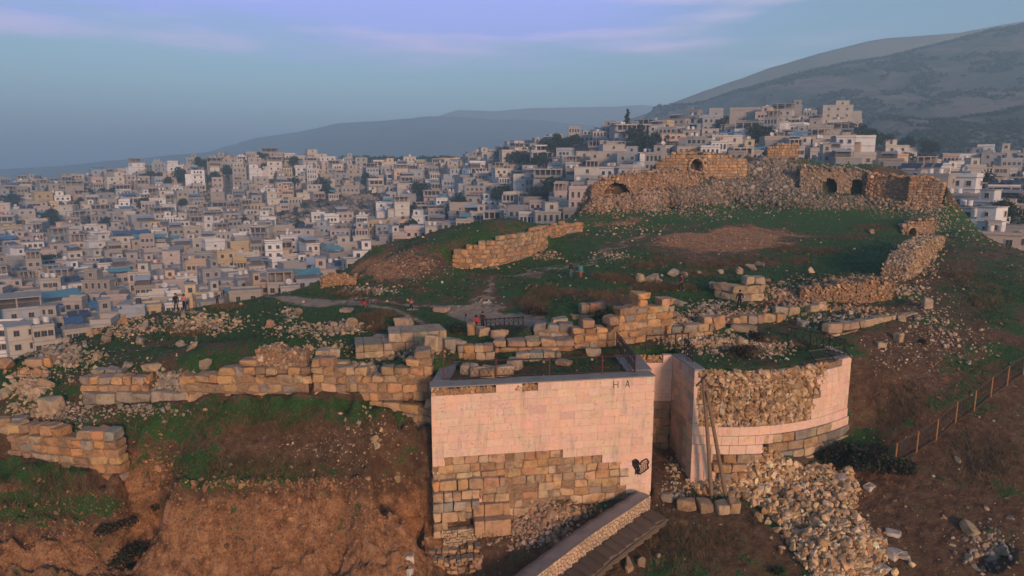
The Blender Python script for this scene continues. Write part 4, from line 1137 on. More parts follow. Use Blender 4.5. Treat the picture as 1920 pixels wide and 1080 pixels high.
# crazy paving: flat stones relaxed over the face, set in brown mortar
An = np.array(A); seg = np.r_[0, np.cumsum(np.linalg.norm(np.diff(An, axis=0)[:, :2], axis=1))]; Lw = seg[-1]
def wallpt(s, v):
    a = np.array([np.interp(s, seg, An[:, k]) for k in range(3)])
    b_ = np.array([np.interp(min(s + .2, Lw), seg, An[:, k]) for k in range(3)]) - np.array([np.interp(max(0, s - .2), seg, An[:, k]) for k in range(3)])
    t = b_[:2] / np.linalg.norm(b_[:2]); nn = np.array([-t[1], t[0]])
    return np.array([a[0], a[1], a[2] - v]), nn
hw = 1.35
Q = np.stack([rng.uniform(0, Lw, 380), rng.uniform(0.02, hw, 380)], 1)
GS = np.stack(np.meshgrid(np.arange(0, Lw, .035), np.arange(0.0, hw, .035), indexing='ij'), -1).reshape(-1, 2)
for _ in range(6):
    own = np.argmin(((GS[:, None] - Q[None]) ** 2).sum(-1), 1)
    for k in range(len(Q)):
        g = GS[own == k]
        if len(g): Q[k] = g.mean(0)
mbs, mbm = MB(), MB()
for k in range(len(Q)):
    dq = np.hypot(*(Q - Q[k]).T); nb = np.argsort(dq)[1:13]
    ring = []
    for a in np.linspace(0, 2 * math.pi, 11)[:-1] + rng.uniform(0, .5):
        dr = np.array([math.cos(a), math.sin(a)]); r = .5
        for j in nb:
            e = Q[j] - Q[k]; pr = dr @ e
            if pr > 1e-6: r = min(r, (e @ e) / 2 / pr)
        r = max(.02, r - .022)
        pnt = Q[k] + dr * r
        pnt[1] = min(max(pnt[1], 0.0), hw); pnt[0] = min(max(pnt[0], 0), Lw); ring.append(pnt)
    V = []
    for lev, o_ in ((1.0, .0), (.9, .045)):
        for p in ring:
            p2 = Q[k] + (p - Q[k]) * lev; w3, nn = wallpt(p2[0], p2[1]); sgn = 1 if nn[0] > 0 else -1
            V.append((w3[0] + sgn * nn[0] * o_, w3[1] + sgn * nn[1] * o_, w3[2]))
    w3, nn = wallpt(*Q[k]); V.append((w3[0] + (1 if nn[0] > 0 else -1) * nn[0] * .055, w3[1] + (1 if nn[0] > 0 else -1) * nn[1] * .055, w3[2]))
    m_ = len(ring)
    mbs.add(V, [[i, (i + 1) % m_, m_ + (i + 1) % m_, m_ + i] for i in range(m_)], [[2 * m_, m_ + i, m_ + (i + 1) % m_] for i in range(m_)], pick('cream', 1, .1)[0] * 1.12)
mbs.make('crazy_paving_face', M_ASHLAR, rw)
V = []
for s in np.linspace(0, Lw, 50):
    p, nn = wallpt(s, 0); V += [(p[0], p[1], p[2] - .01), (p[0], p[1], p[2] - hw - 1.5)]
mbm.add(V, [[2 * i, 2 * i + 1, 2 * i + 3, 2 * i + 2] for i in range(49)], None, (.2, .13, .08)); mbm.make('mortar', M_MORTAR, rw)
st = empty('stairway', (0, 0, 0))
tag(st, 'worn earth and stone stairway descending beside the cream retaining wall', 'stairs')
SL, SR = [], []
for i in range(24):
    t = i / 23; p = interp(A, t); q_ = interp(A, min(1, t + .02)) - interp(A, max(0, t - .02)); q_ = q_[:2] / np.linalg.norm(q_[:2]); nn = np.array([-q_[1], q_[0]])
    if nn[0] < 0: nn = -nn
    wd = 1.35 + .5 * t
    SL.append(np.array([p[0] + nn[0] * .12, p[1] + nn[1] * .12, p[2] - 1.0 - .3 * t])); SR.append(np.array([p[0] + nn[0] * wd, p[1] + nn[1] * wd, p[2] - 1.0 - .3 * t]))
ns = 22
for i in range(ns):
    t0, t1 = i / ns, (i + 1) / ns
    z = interp(SL, t0)[2]
    a, b_, c, d = interp(SL, t0), interp(SR, t0), interp(SR, t1 + .012), interp(SL, t1 + .012)
    mb = MB(); V = []
    for P_ in (a, b_, c, d):
        e = rng.normal(0, .03, 2); V.append((P_[0] + e[0], P_[1] + e[1], z - .5))
    for P_ in (a, b_, c, d):
        e = rng.normal(0, .05, 3); V.append((P_[0] + e[0], P_[1] + e[1], z + .04 + e[2] * .7))
    mb.add(V, [[4, 7, 6, 5], [0, 1, 5, 4], [1, 2, 6, 5], [2, 3, 7, 6], [3, 0, 4, 7]], None, np.array((.145, .10, .068)) * rng.uniform(.85, 1.15))
    mb.make('step', M_CONC, st)
mb = MB(); mb.tube([interp(SR, t) + np.array([.10, 0, -.05]) for t in np.linspace(0, 1, 14)], .11, 6, (.11, .085, .06)); mb.make('edge_kerb', M_CONC, st)

# ------------------------------------------------------------------ timber poles
pole = empty('utility_pole', at_d(1345, 925, 41.6))
tag(pole, 'old timber pole with a slanting prop, standing in front of the rubble bastion', 'utility pole')
pb = Vector(pole.location)
def rel(p): return tuple(np.array(p) - np.array(pb))
mb = MB(); a, b_ = at_d(1334, 928, 41.6), at_d(1318, 706, 41.9); mb.tube([rel(a), rel((np.array(a) + b_) / 2 + (.03, 0, 0)), rel(b_)], [.135, .12, .095], 10, (.22, .15, .095)); mb.make('post', M_WOOD, pole)
mb = MB(); a, b_ = at_d(1360, 924, 41.3), at_d(1325, 733, 41.7); mb.tube([rel(a), rel(b_)], [.14, .10], 10, (.20, .135, .085)); mb.make('prop', M_WOOD, pole)
mb = MB(); a, b_ = at_d(1305, 724, 41.8), at_d(1326, 702, 41.6); mb.bar(rel(a), rel(b_), .055, (.05, .045, .04)); mb.make('crossarm', M_PAINT, pole)
mb = MB(); a, b_ = at_d(1320, 721, 41.9), at_d(1366, 729, 42.6); mb.bar(rel(a), rel(b_), .03, (.06, .05, .045)); mb.make('bracket', M_PAINT, pole)

# ------------------------------------------------------------------ fences
def fence(pts, h, name, label, post_col, bar_col, style, group=None, posts=None, hp=None):
    pts = [np.array(p, float) for p in pts]
    o = empty(name, tuple(pts[0])); o_ = pts[0]
    tag(o, label, 'fence', group)
    for i, p in enumerate(pts):
        mb = MB(); q = p - o_; hh = (hp[i] if hp else h)
        mb.tube([q + (0, 0, -.2), q + (0, 0, hh + .06)], .05 if style == 'slope' else .045, 8, post_col); mb.make('fence_post', M_PAINT, o)
    for a, b_ in zip(pts[:-1], pts[1:]):
        a, b_ = a - o_, b_ - o_; L_ = np.linalg.norm(b_ - a); mb = MB(); up = np.array([0, 0, 1.0])
        mb.bar(a + up * h, b_ + up * h, .04, bar_col); mb.bar(a + up * .08, b_ + up * .08, .034, bar_col)
        lerp = lambda t, z: a + (b_ - a) * t + up * z
        if style == 'slope':
            mb.bar(a + up * h * .62, b_ + up * h * .62, .02, bar_col); mb.bar(a + up * h * .33, b_ + up * h * .33, .02, bar_col)
            k = max(3, int(L_ / .32))
            for i in range(1, k): mb.bar(lerp(i / k, .08), lerp(i / k, h), .028, bar_col)
        elif style == 'lattice':
            k = max(2, int(L_ / .45)); 
            for i in range(k + 1): mb.bar(lerp(i / k, .08), lerp(i / k, h), .026, bar_col)
            for i in range(k):
                for j in range(2):
                    z0, z1 = .08 + (h - .08) * j / 2, .08 + (h - .08) * (j + 1) / 2
                    mb.bar(lerp(i / k, z0), lerp((i + 1) / k, z1), .018, bar_col); mb.bar(lerp(i / k, z1), lerp((i + 1) / k, z0), .018, bar_col)
        else:
            k = max(2, int(L_ / 1.25))
            for i in range(1, k): mb.bar(lerp(i / k, .08), lerp(i / k, h), .026, bar_col)
            m = max(2, int(L_ / .3))
            for i in range(m):
                mb.bar(lerp(i / m, .08), lerp((i + 1) / m, h * .55), .011, bar_col); mb.bar(lerp(i / m, h * .55), lerp((i + 1) / m, .08), .011, bar_col)
        mb.make('fence_panel', M_PAINT, o)
    return o
def onplat(px, py, z=8.08): return at_z(px, py, z)
fence([onplat(832, 713), onplat(930, 707), onplat(1030, 703), onplat(1129, 700), onplat(1191, 698)], 1.1, 'railing', 'thin rusty wire railing with one tall post along the tower edge', (.13, .035, .03), (.05, .035, .035), 'wire', hp=[2.3, 1.15, 1.15, 1.15, 1.15])
fence([onplat(1190, 697), onplat(1178, 681), onplat(1164, 662), onplat(1156, 652)], 1.15, 'railing', 'dark scrolled iron railing running back over the tower beside the gap', (.02, .02, .022), (.025, .025, .027), 'lattice')
fence([onplat(1211, 655), onplat(1266, 651), onplat(1290, 650)], 1.0, 'railing', 'three bare thin posts and wires above the gap back wall', (.03, .03, .03), (.04, .035, .035), 'wire')
fence([onplat(1283, 664), onplat(1291, 670), onplat(1299, 679)], 1.15, 'railing', 'short dark iron railing panel on the left corner of the rubble bastion', (.02, .02, .022), (.025, .025, .027), 'lattice')
fence([onplat(1476, 641, 8.0), onplat(1519, 649, 8.0), onplat(1554, 658, 8.0), onplat(1583, 667, 8.0)], 1.15, 'railing', 'black iron railing on the grassy right side of the rubble bastion', (.02, .02, .022), (.03, .028, .028), 'lattice')
o = fence([(0, 0, 0), (1.25, -.35, 0), (2.4, -.7, 0)], .95, 'fallen_railing', 'fallen black railing panel hanging over the top edge of the bastion', (.02, .02, .022), (.03, .028, .028), 'lattice')
o.location = onplat(1528, 676, 8.05); o.rotation_euler = (R(-62), R(8), R(12))
fp = []
for px, py in ((1678, 872), (1718, 849), (1755, 826), (1791, 794), (1826, 771), (1857, 746), (1888, 723), (1918, 704), (1950, 686), (1984, 668), (2020, 650)):
    h_ = hit(px, py); fp.append(tuple(h_))
fence(fp, 1.45, 'slope_fence', 'rusty fence with ochre posts and dark bars climbing the right slope', (.36, .17, .07), (.06, .045, .035), 'slope')
r0 = hit(912, 621); r1 = hit(981, 618)
fence([tuple(r0), tuple(r0 * .5 + r1 * .5), tuple(r1)], .95, 'railing', 'black iron railing panel lying on the plateau beside the three children', (.02, .02, .022), (.03, .028, .028), 'lattice')

# ------------------------------------------------------------------ loose blocks and boulders, each on its own
def block_at(px, py, size, col, label, name='stone_block', rz=None, tilt=(0, 0), sink=.12, jit=.05, cat='stone block'):
    h_ = hit(px, py)
    if h_ is None: return
    B = Blocks(); a = rz if rz is not None else rng.uniform(-.5, .5)
    B.add((0, 0, 0), (math.cos(a), math.sin(a)), size, col, jit, tilt)
    o = B.make(name, M_STONE); o.location = (h_.x, h_.y, h_.z + size[2] - sink)
    tag(o, label, cat, 'loose stone blocks on the mound'); return o
def boulder(px, py, s, pal, label, flat=.8):
    h_ = hit(px, py)
    if h_ is None: return
    V, Fc, cl = stones_arrays(np.zeros((1, 3)), np.array([s]), pick(pal, 1), 2, flat=flat, planes=9)
    o = build('boulder', V, [Fc], M_STONE, None, cl); o.location = (h_.x, h_.y, h_.z + s * .35)
    tag(o, label, 'boulder', 'boulders on the mound'); return o
WHT = (.60, .53, .45); CRM = (.45, .34, .22); GRY = (.30, .27, .22); TAN = (.38, .24, .13)
for px, py, sz, c, lab in [
    (1574, 900, (.42, .36, .2), WHT, 'broken white block at the upper right end of the rubble heap'),
    (1632, 1007, (.33, .3, .18), WHT, 'square white block beside the right edge of the rubble heap'),
    (1650, 1016, (.34, .28, .16), CRM, 'cream block touching the square white block by the heap'),
    (1674, 1002, (.4, .26, .12), WHT, 'flat white slab lying alone on the earth right of the heap'),
    (1674, 1040, (.38, .34, .2), WHT, 'left of two leaning white blocks below the flat slab'),
    (1692, 1043, (.32, .28, .16), WHT, 'right of two leaning white blocks below the flat slab'),
    (1649, 1068, (.42, .38, .2), WHT, 'biggest white block at the lower right tip of the heap'),
    (1631, 1070, (.26, .26, .18), WHT, 'small white block just left of the biggest white block'),
    (1632, 916, (.36, .2, .14), WHT, 'notched pale stone alone on the slope right of the heap'),
    (1287, 951, (.56, .4, .34), TAN, 'leftmost squared tan block of four under the timber pole'),
    (1321, 955, (.5, .4, .34), (.25, .17, .10), 'dark brown squared block under the timber pole'),
    (1352, 958, (.38, .4, .36), CRM, 'upright cream squared block right of the dark brown one'),
    (1375, 956, (.34, .36, .4), TAN, 'rightmost squared tan block of four under the timber pole'),
    (769, 1052, (.22, .2, .26), WHT, 'pale upright stone on red earth left of the terrace walls'),
    (768, 1074, (.16, .2, .2), WHT, 'small pale pointed stone at the bottom edge left of the terrace walls'),
    (120, 812, (.42, .36, .3), GRY, 'weathered block under the single block row, alone on the terrace'),
    (98, 770, (.62, .45, .5), CRM, 'big tilted pale block at the left of the single block row'),
    (285, 693, (.6, .35, .26), CRM, 'pale wedge-shaped slab above the short orange wall'),
    (757, 612, (.6, .5, .42), (.42, .31, .22), 'cream cube pedestal on the grass above the ashlar platform'),
    (828, 582, (.65, .5, .22), (.40, .29, .22), 'low pinkish slab beside the pale strip on the plateau'),
    (650, 583, (.55, .4, .14), (.38, .29, .22), 'flat pinkish slab beside the path left of the girl in red'),
    (775, 581, (.55, .35, .08), (.40, .36, .30), 'thin flat slab behind the running child'),
    (913, 568, (.4, .25, .1), WHT, 'small white slab near the bend of the trodden path'),
    (1049, 608, (.62, .5, .34), (.46, .36, .24), 'cream block resting on the weathered grey course'),
    (1395, 620, (.95, .6, .28), (.36, .27, .17), 'long grey-topped block lying in grass below the man in black'),
    (1344, 612, (.5, .4, .5), (.44, .25, .13), 'upturned orange block at the end of the low block row'),
    (1340, 540, (.5, .4, .3), GRY, 'grey block on the grass left of the pale corner wall'),
    (1112, 668, (.42, .38, .36), CRM, 'rounded cream block below the honey ruin wall'),
    (880, 700, (.5, .4, .36), CRM, 'leftmost block behind the tower railing'),
    (895, 703, (.55, .42, .34), (.40, .30, .22), 'second block from the left behind the tower railing'),
    (918, 707, (.5, .42, .38), (.43, .28, .14), 'squarest honey block behind the tower railing'),
    (946, 703, (.6, .4, .36), CRM, 'broad cream block behind the tower railing'),
    (965, 690, (.5, .4, .4), (.42, .32, .24), 'rearmost tall block behind the tower railing'),
    (1057, 684, (.5, .3, .22), TAN, 'tan slab lying askew in grass behind the tower railing'),
    (812, 655, (.5, .45, .55), CRM, 'large rounded cream block beside the ashlar platform end'),
    (845, 652, (.42, .4, .4), GRY, 'grey block next to the large cream block behind the tower'),
    (862, 652, (.42, .4, .34), CRM, 'small pale block behind the tall railing post'),
    (884, 626, (.3, .4, .5), TAN, 'upright tan stone under the children in the middle'),
    (905, 628, (.45, .4, .36), CRM, 'pinkish block under the child in the red jacket'),
    (933, 631, (.6, .4, .32), (.42, .31, .22), 'long rounded block below the lying black railing'),
    (945, 628, (.3, .3, .3), (.42, .28, .17), 'small square block at the right end of the long rounded block'),
    (712, 640, (.5, .4, .3), GRY, 'grey block leaning on the low step of the ashlar platform'),
    (606, 668, (.45, .42, .32), CRM, 'left of two cream blocks on top of the long block wall'),
    (624, 667, (.5, .42, .3), (.44, .34, .24), 'right of two cream blocks on top of the long block wall'),
    (640, 686, (.6, .4, .22), CRM, 'flat cream block on the long block wall below the pair'),
    (717, 745, (.4, .35, .45), GRY, 'upright grey block at the foot of the long block wall'),
    (1690, 600, (.3, .3, .3), CRM, 'pale block near the upper end of the long low wall'),
    (1739, 578, (.35, .3, .5), (.42, .33, .25), 'pale standing stone below the leaning wall remnant'),
    (1684, 640, (.28, .26, .4), (.40, .29, .17), 'small tan pillar stump on the right slope'),
    (1651, 650, (.3, .28, .26), CRM, 'single round-edged block on bare earth left of the pillar stump'),
    (1580, 612, (.35, .3, .3), (.38, .30, .20), 'grey cube on rubble above the long low wall'),
    (1505, 612, (.4, .34, .3), GRY, 'grey cube below the row of squared blocks'),
    (1536, 580, (.45, .4, .36), CRM, 'cream cube in front of the orange rubble wall')]:
    block_at(px, py, sz, c, lab, jit=.045, tilt=(rng.normal(0, .06), rng.normal(0, .06)))
for px, py, s, pal, lab in [
    (1262, 518, .95, 'grey', 'tallest pointed boulder behind the boy in dark red'),
    (1282, 519, .6, 'grey', 'smaller boulder touching the tallest pointed boulder'),
    (1200, 528, .7, 'cream', 'left boulder of a pale trio in dry grass'),
    (1222, 526, .75, 'cream', 'middle boulder of a pale trio in dry grass'),
    (1236, 530, .6, 'cream', 'upright right boulder of a pale trio in dry grass'),
    (1310, 516, .5, 'cream', 'low long boulder right of the pointed boulder'),
    (1350, 513, .45, 'cream', 'low pale boulder on the grass above the pale corner wall'),
    (1388, 514, .6, 'cream', 'rounded boulder above the pale corner wall'),
    (1408, 506, .75, 'grey', 'grey boulder near the pair at the top of the grass'),
    (1425, 500, .65, 'cream', 'uppermost pale boulder above the pale corner wall'),
    (1521, 512, .5, 'cream', 'pale wedge boulder above the orange rubble slope'),
    (1268, 572, .6, 'grey', 'grey boulder tilted over the honey ruin wall'),
    (1635, 438, .5, 'cream', 'single pale boulder in grass below the citadel'),
    (230, 607, .6, 'orange', 'yellowish boulder in the stone scatter on the left mound'),
    (272, 618, .55, 'grey', 'big pale boulder in the stone heap on the left mound'),
    (107, 622, .6, 'tan', 'brown boulder at the very left edge of the mound'),
    (125, 645, .55, 'grey', 'grey slanted slab boulder at the left skyline'),
    (178, 628, .6, 'tan', 'long brown boulder in the left stone field'),
    (205, 632, .55, 'tan', 'second brown boulder right beside the long brown one'),
    (200, 642, .5, 'grey', 'flat grey boulder in front of the brown pair'),
    (262, 645, .6, 'grey', 'dark grey standing boulder on the left mound'),
    (180, 672, .5, 'cream', 'pale pointed boulder above the rounded grey blocks'),
    (240, 690, .45, 'grey', 'pale boulder right of the rounded grey blocks'),
    (337, 650, .45, 'grey', 'grey boulder by the thin pale kerb on the left mound'),
    (362, 655, .5, 'cream', 'cream boulder near the thin pale kerb on the left mound'),
    (385, 690, .55, 'grey', 'grey boulder on the long block wall near its left end'),
    (18, 690, .8, 'tan', 'brown boulder half hidden at the left picture edge'),
    (4, 745, .6, 'grey', 'grey boulder cut by the left picture edge'),
    (505, 614, .55, 'tan', 'tan boulder at the left end of the low stone line'),
    (560, 590, .45, 'cream', 'pale pointed stone on the bank beside the path'),
    (672, 798, .3, 'grey', 'pale stone on the grassy terrace, upper of two'),
    (700, 826, .35, 'cream', 'white triangular stone on the terrace slope'),
    (706, 838, .35, 'cream', 'pale rounded stone right below the white triangular one'),
    (747, 904, .4, 'cream', 'pale boulder at the edge of the red bank by the tower'),
    (1820, 1000, .6, 'tan', 'boulder beside the dark pit at lower right'),
    (1880, 1040, .5, 'grey', 'grey boulder inside the dark pit at lower right'),
    (1180, 1062, .4, 'tan', 'tan boulder beside the stair at the bottom edge'),
    (1205, 1060, .35, 'tan', 'squarish boulder next to the tan one beside the stair'),
    (1232, 1045, .25, 'cream', 'white triangular stone on earth right of the stair'),
    (1795, 865, .3, 'cream', 'single white stone on the slope below the rusty fence'),
    (875, 966, .35, 'grey', 'grey ball-like boulder jutting from the tower foot'),
    (975, 945, .4, 'cream', 'upright pale boulder against the tower foot')]:
    boulder(px, py, s, pal, lab)

# ------------------------------------------------------------------ rubble heaps and scattered stones nobody could count
def in_poly_px(n, poly):
    poly = np.array(poly, float); lo, hi = poly.min(0), poly.max(0); out = []
    while len(out) < n:
        p = rng.uniform(lo, hi, (n * 2, 2)); out += list(p[inside(p[:, 0], p[:, 1], [tuple(q) for q in poly])])
    return np.array(out[:n])
HEAP = [(1283, 915), (1308, 880), (1365, 842), (1420, 840), (1500, 872), (1600, 888), (1612, 930), (1600, 965), (1640, 1000), (1668, 1030), (1650, 1090), (1530, 1090), (1492, 1045), (1462, 985), (1400, 935), (1340, 930)]
P3 = []
for px, py in in_poly_px(5600, HEAP):
    h_ = hit(px, py)
    if h_ is not None: P3.append((h_.x, h_.y, h_.z + rng.uniform(-.05, .22)))
for px, py in in_poly_px(700, HEAP) + rng.normal(0, 1, (700, 2)) * (26, 18):
    h_ = hit(px, py)
    if h_ is not None and not (px < 1600 and py < 880): P3.append((h_.x, h_.y, h_.z + rng.uniform(-.04, .06)))
P3 = np.array(P3); n = len(P3); S3 = np.clip(rng.lognormal(-2.12, .58, n), .04, .4)
o = stones('rubble_heap', P3, S3, np.clip(pick('heap', n, .2) * np.array([1.16, 1.04, .86]), 0, .8), M_RUBBLE, None, 1, flat=.7)
tag(o, 'spilled heap of cream rubble below the round bastion', 'rubble', kind='stuff')
P3, S3, C3 = [], [], []
def strew(px, py, rx, ry, n, s, pal, lift=.4, var=.4):
    if py > 400: n, s = int(n * 1.4), s * .62
    else: n, s = int(n * 1.7), s * .58
    a = rng.normal(0, .5, (n, 2))
    for dx, dy in a:
        if any(((px + dx * rx - e) / c) ** 2 + ((py + dy * ry - f_) / d) ** 2 < 1 for e, f_, c, d in ((1305, 310, 14, 16), (1158, 354, 24, 10), (1557, 340, 16, 22), (1608, 345, 14, 20), (1721, 434, 8, 9))): continue
        h_ = hit(px + dx * rx, py + dy * ry)
        if h_ is None: continue
        k = s * rng.lognormal(-.1, var + .1); P3.append((h_.x, h_.y, h_.z + k * rng.uniform(-.3, lift))); S3.append(k); C3.append(pick(pal, 1, .18)[0])
for a in [(380, 608, 85, 20, 420, .2, 'cream'), (240, 612, 70, 26, 220, .2, 'cream'), (110, 660, 60, 22, 420, .22, 'grey'), (58, 728, 32, 20, 340, .22, 'cream'), (160, 690, 120, 40, 300, .13, 'cream'), (60, 700, 40, 12, 100, .2, 'tan'),
          (640, 616, 60, 10, 300, .2, 'cream'), (560, 622, 60, 14, 160, .16, 'cream'), (545, 590, 20, 16, 60, .2, 'grey'), (690, 545, 50, 8, 150, .22, 'grey'), (620, 650, 60, 14, 100, .15, 'cream'), (750, 665, 90, 14, 260, .16, 'pinkish'), (660, 690, 80, 10, 160, .17, 'grey'), (690, 705, 30, 20, 160, .2, 'grey'), (320, 718, 30, 20, 140, .22, 'grey'),
          (250, 770, 100, 14, 200, .12, 'grey'), (120, 780, 60, 30, 260, .12, 'grey'), (60, 770, 60, 20, 150, .14, 'cream'),
          (1240, 612, 60, 16, 300, .2, 'grey'), (1350, 645, 80, 24, 420, .18, 'cream'), (1430, 656, 50, 14, 380, .17, 'heap'), (1290, 640, 60, 12, 200, .17, 'heap'), (1310, 598, 70, 14, 260, .18, 'pinkish'), (1380, 590, 70, 14, 240, .16, 'pinkish'), (1330, 575, 40, 10, 120, .2, 'grey'),
          (1480, 556, 70, 24, 460, .2, 'pinkish'), (1590, 530, 90, 12, 380, .2, 'tan'), (1560, 600, 90, 16, 240, .16, 'grey'), (1610, 580, 70, 8, 200, .2, 'orange'), (1700, 545, 40, 12, 100, .2, 'cream'), (1745, 600, 50, 60, 220, .16, 'cream'), (1800, 640, 80, 50, 180, .13, 'cream'),
          (1000, 985, 90, 44, 640, .16, 'pinkish'), (1050, 960, 90, 16, 180, .2, 'tan'), (1370, 448, 160, 22, 420, .12, 'pinkish'), (760, 500, 90, 44, 380, .09, 'cream'), (1150, 480, 40, 10, 120, .16, 'cream'), (1020, 478, 40, 10, 100, .22, 'pinkish'), (900, 500, 60, 6, 80, .2, 'tan'),
          (1750, 415, 40, 40, 260, .22, 'cream'), (1840, 430, 60, 30, 120, .18, 'cream'), (1700, 400, 80, 10, 160, .2, 'far'), (1850, 1025, 50, 50, 120, .2, 'grey'), (1180, 430, 70, 14, 120, .2, 'cream'), (1300, 400, 90, 14, 160, .2, 'far'), (1260, 880, 16, 30, 90, .14, 'cream'), (1270, 930, 40, 20, 60, .2, 'grey'), (1380, 920, 60, 12, 90, .16, 'heap'),
          (1740, 480, 30, 60, 200, .2, 'cream'), (1690, 660, 80, 40, 140, .11, 'cream'), (1700, 470, 40, 14, 140, .2, 'far'), (700, 800, 60, 40, 70, .1, 'cream'), (540, 990, 300, 90, 1500, .085, 'clod'), (120, 1000, 180, 90, 800, .085, 'clod'), (560, 910, 260, 16, 500, .11, 'clod'), (640, 840, 180, 50, 300, .06, 'cream'), (300, 880, 40, 60, 300, .09, 'clod'), (1650, 960, 160, 120, 500, .06, 'clod'), (1750, 720, 150, 100, 500, .06, 'clod')]:
    strew(*a)
o = stones('stone_rubble', np.array(P3), np.array(S3), np.array(C3), M_RUBBLE, None, 1)
tag(o, 'grey and cream rubble stones strewn among the ruined walls', 'rubble', kind='stuff')
P3, S3, C3 = [], [], []
for a in [(1430, 345, 120, 40, 3200, .3, 'cone', .8), (1440, 312, 55, 26, 900, .3, 'cone', .8), (1350, 365, 90, 20, 900, .27, 'far', .6), (1200, 378, 120, 24, 1300, .25, 'pinkish', .6), (1160, 348, 90, 18, 800, .26, 'tan', .6), (1210, 335, 80, 14, 600, .26, 'far', .6), (1120, 385, 60, 16, 500, .25, 'tan', .5),
          (1270, 372, 80, 20, 800, .27, 'far', .6), (1580, 380, 130, 14, 1100, .25, 'far', .5), (1720, 385, 60, 12, 300, .25, 'tan', .5), (1320, 292, 100, 10, 300, .25, 'far', .5), (1620, 305, 120, 10, 160, .2, 'cream', .4), (1400, 300, 60, 14, 400, .28, 'far', .6), (1240, 318, 60, 12, 300, .26, 'tan', .5)]:
    strew(*a)
o = stones('citadel_rubble', np.array(P3), np.array(S3), np.array(C3), M_RUBBLE, None, 0, planes=4)
tag(o, 'great grey cone of collapsed stone around the citadel ruin', 'rubble', kind='stuff')
n = 7500; u = rng.uniform(-.85, .85, n); y = np.exp(rng.uniform(math.log(31), math.log(128), n)); x = u * y
k = fbm(x / 4, y / 4, 91, 3) + rng.normal(0, .35, n) > .05
x, y = x[k], y[k]; z = ground(x, y); S3 = .035 + .05 * rng.random(len(x)) ** 2 + .10 * (rng.random(len(x)) < .05)
gx, gy = normal_at(x, y); ok = np.hypot(gx, gy) < 1.3
S3 = S3 * np.clip(y / 55, .75, 1.4)
o = stones('scattered_stones', np.stack([x, y, z + S3 * .2], 1)[ok], S3[ok], pick('cream', ok.sum(), .15) * 1.1, M_RUBBLE, None, 0, planes=4)
tag(o, 'small pale stones scattered over grass and bare earth', 'stones', kind='stuff')

# ------------------------------------------------------------------ grass, dry tufts, shrubs
def blades(x, y, z, hgt, wid, col, lean=.5, per=5):
    n = len(x) * per
    X = np.repeat(x, per) + rng.normal(0, .06, n) * np.repeat(hgt, per) * 4; Y = np.repeat(y, per) + rng.normal(0, .06, n) * np.repeat(hgt, per) * 4; Z = ground(X, Y) - .01
    H = np.repeat(hgt, per) * rng.uniform(.5, 1.2, n); a = rng.uniform(0, 2 * math.pi, n); w_ = np.repeat(wid, per)
    lx, ly = rng.normal(0, lean, n) * H, rng.normal(0, lean, n) * H
    V = np.stack([np.stack([X - np.cos(a) * w_, Y - np.sin(a) * w_, Z], 1), np.stack([X + np.cos(a) * w_, Y + np.sin(a) * w_, Z], 1), np.stack([X + lx, Y + ly, Z + H], 1)], 1)
    return V.reshape(-1, 3), np.arange(n * 3).reshape(-1, 3), np.repeat(np.repeat(col, per, 0), 3, 0)
n = 60000; u = rng.uniform(-.85, .85, n); y = np.exp(rng.uniform(math.log(31), math.log(100), n)); x = u * y
g = gmask(x, y, 0) + .5 * fbm(x / 1.5, y / 1.5, 66, 3)
gx, gy = normal_at(x, y); ok = (g > .52) & (np.hypot(gx, gy) < 1.2) & (gmask(x, y, 2) < .3)
x, y = x[ok], y[ok]; n = len(x)
c = np.array([(.020, .050, .014), (.030, .062, .018), (.045, .060, .022), (.014, .034, .012)])[rng.integers(0, 4, n)] * rng.uniform(.7, 1.3, (n, 1))
V, Fc, cl = blades(x, y, None, rng.uniform(.07, .2, n), rng.uniform(.012, .03, n) * np.clip(y / 50, .8, 2), c)
o = build('grass', V, [Fc], M_LEAF, None, cl); tag(o, 'short dark green grass on the mound', 'grass', kind='stuff')
X, Y = [], []
for px, py, rx, ry, n in [(1000, 575, 22, 12, 220), (1025, 550, 30, 12, 260), (985, 566, 16, 10, 120), (1142, 520, 26, 7, 240), (1180, 526, 30, 6, 220), (1232, 540, 40, 7, 300), (1275, 540, 30, 6, 160), (1210, 498, 40, 7, 200), (1250, 488, 30, 6, 140), (1330, 498, 40, 6, 180), (1300, 515, 40, 6, 200), (695, 598, 22, 8, 160), (703, 617, 18, 7, 180), (720, 590, 20, 6, 80),
                          (1472, 468, 26, 8, 180), (1540, 472, 40, 7, 200), (1500, 490, 24, 7, 160), (1635, 428, 40, 6, 180), (1600, 445, 40, 6, 120), (1130, 555, 60, 10, 220), (1400, 490, 60, 10, 160), (420, 575, 40, 6, 130), (350, 622, 40, 10, 90), (660, 552, 40, 7, 120), (1460, 388, 80, 6, 120), (1800, 520, 40, 14, 200), (1850, 560, 50, 30, 160), (1400, 662, 40, 8, 180), (1760, 450, 30, 8, 100), (1130, 668, 40, 6, 60), (1440, 640, 30, 6, 80), (600, 800, 200, 40, 160), (1700, 760, 60, 40, 160), (1840, 860, 80, 60, 240), (1280, 1020, 90, 50, 200), (100, 930, 110, 50, 220), (480, 880, 160, 24, 260), (450, 790, 200, 26, 160)]:
    for dx, dy in rng.normal(0, .5, (n, 2)):
        h_ = hit(px + dx * rx, py + dy * ry)
        if h_ is not None: X.append(h_.x); Y.append(h_.y)
X, Y = np.array(X), np.array(Y); n = len(X)
c = np.array([(.15, .105, .055), (.12, .085, .045), (.18, .13, .075), (.08, .06, .03)])[rng.integers(0, 4, n)] * rng.uniform(.8, 1.2, (n, 1))
V, Fc, cl = blades(X, Y, None, rng.uniform(.2, .5, n), rng.uniform(.008, .02, n), c, .55, 14)
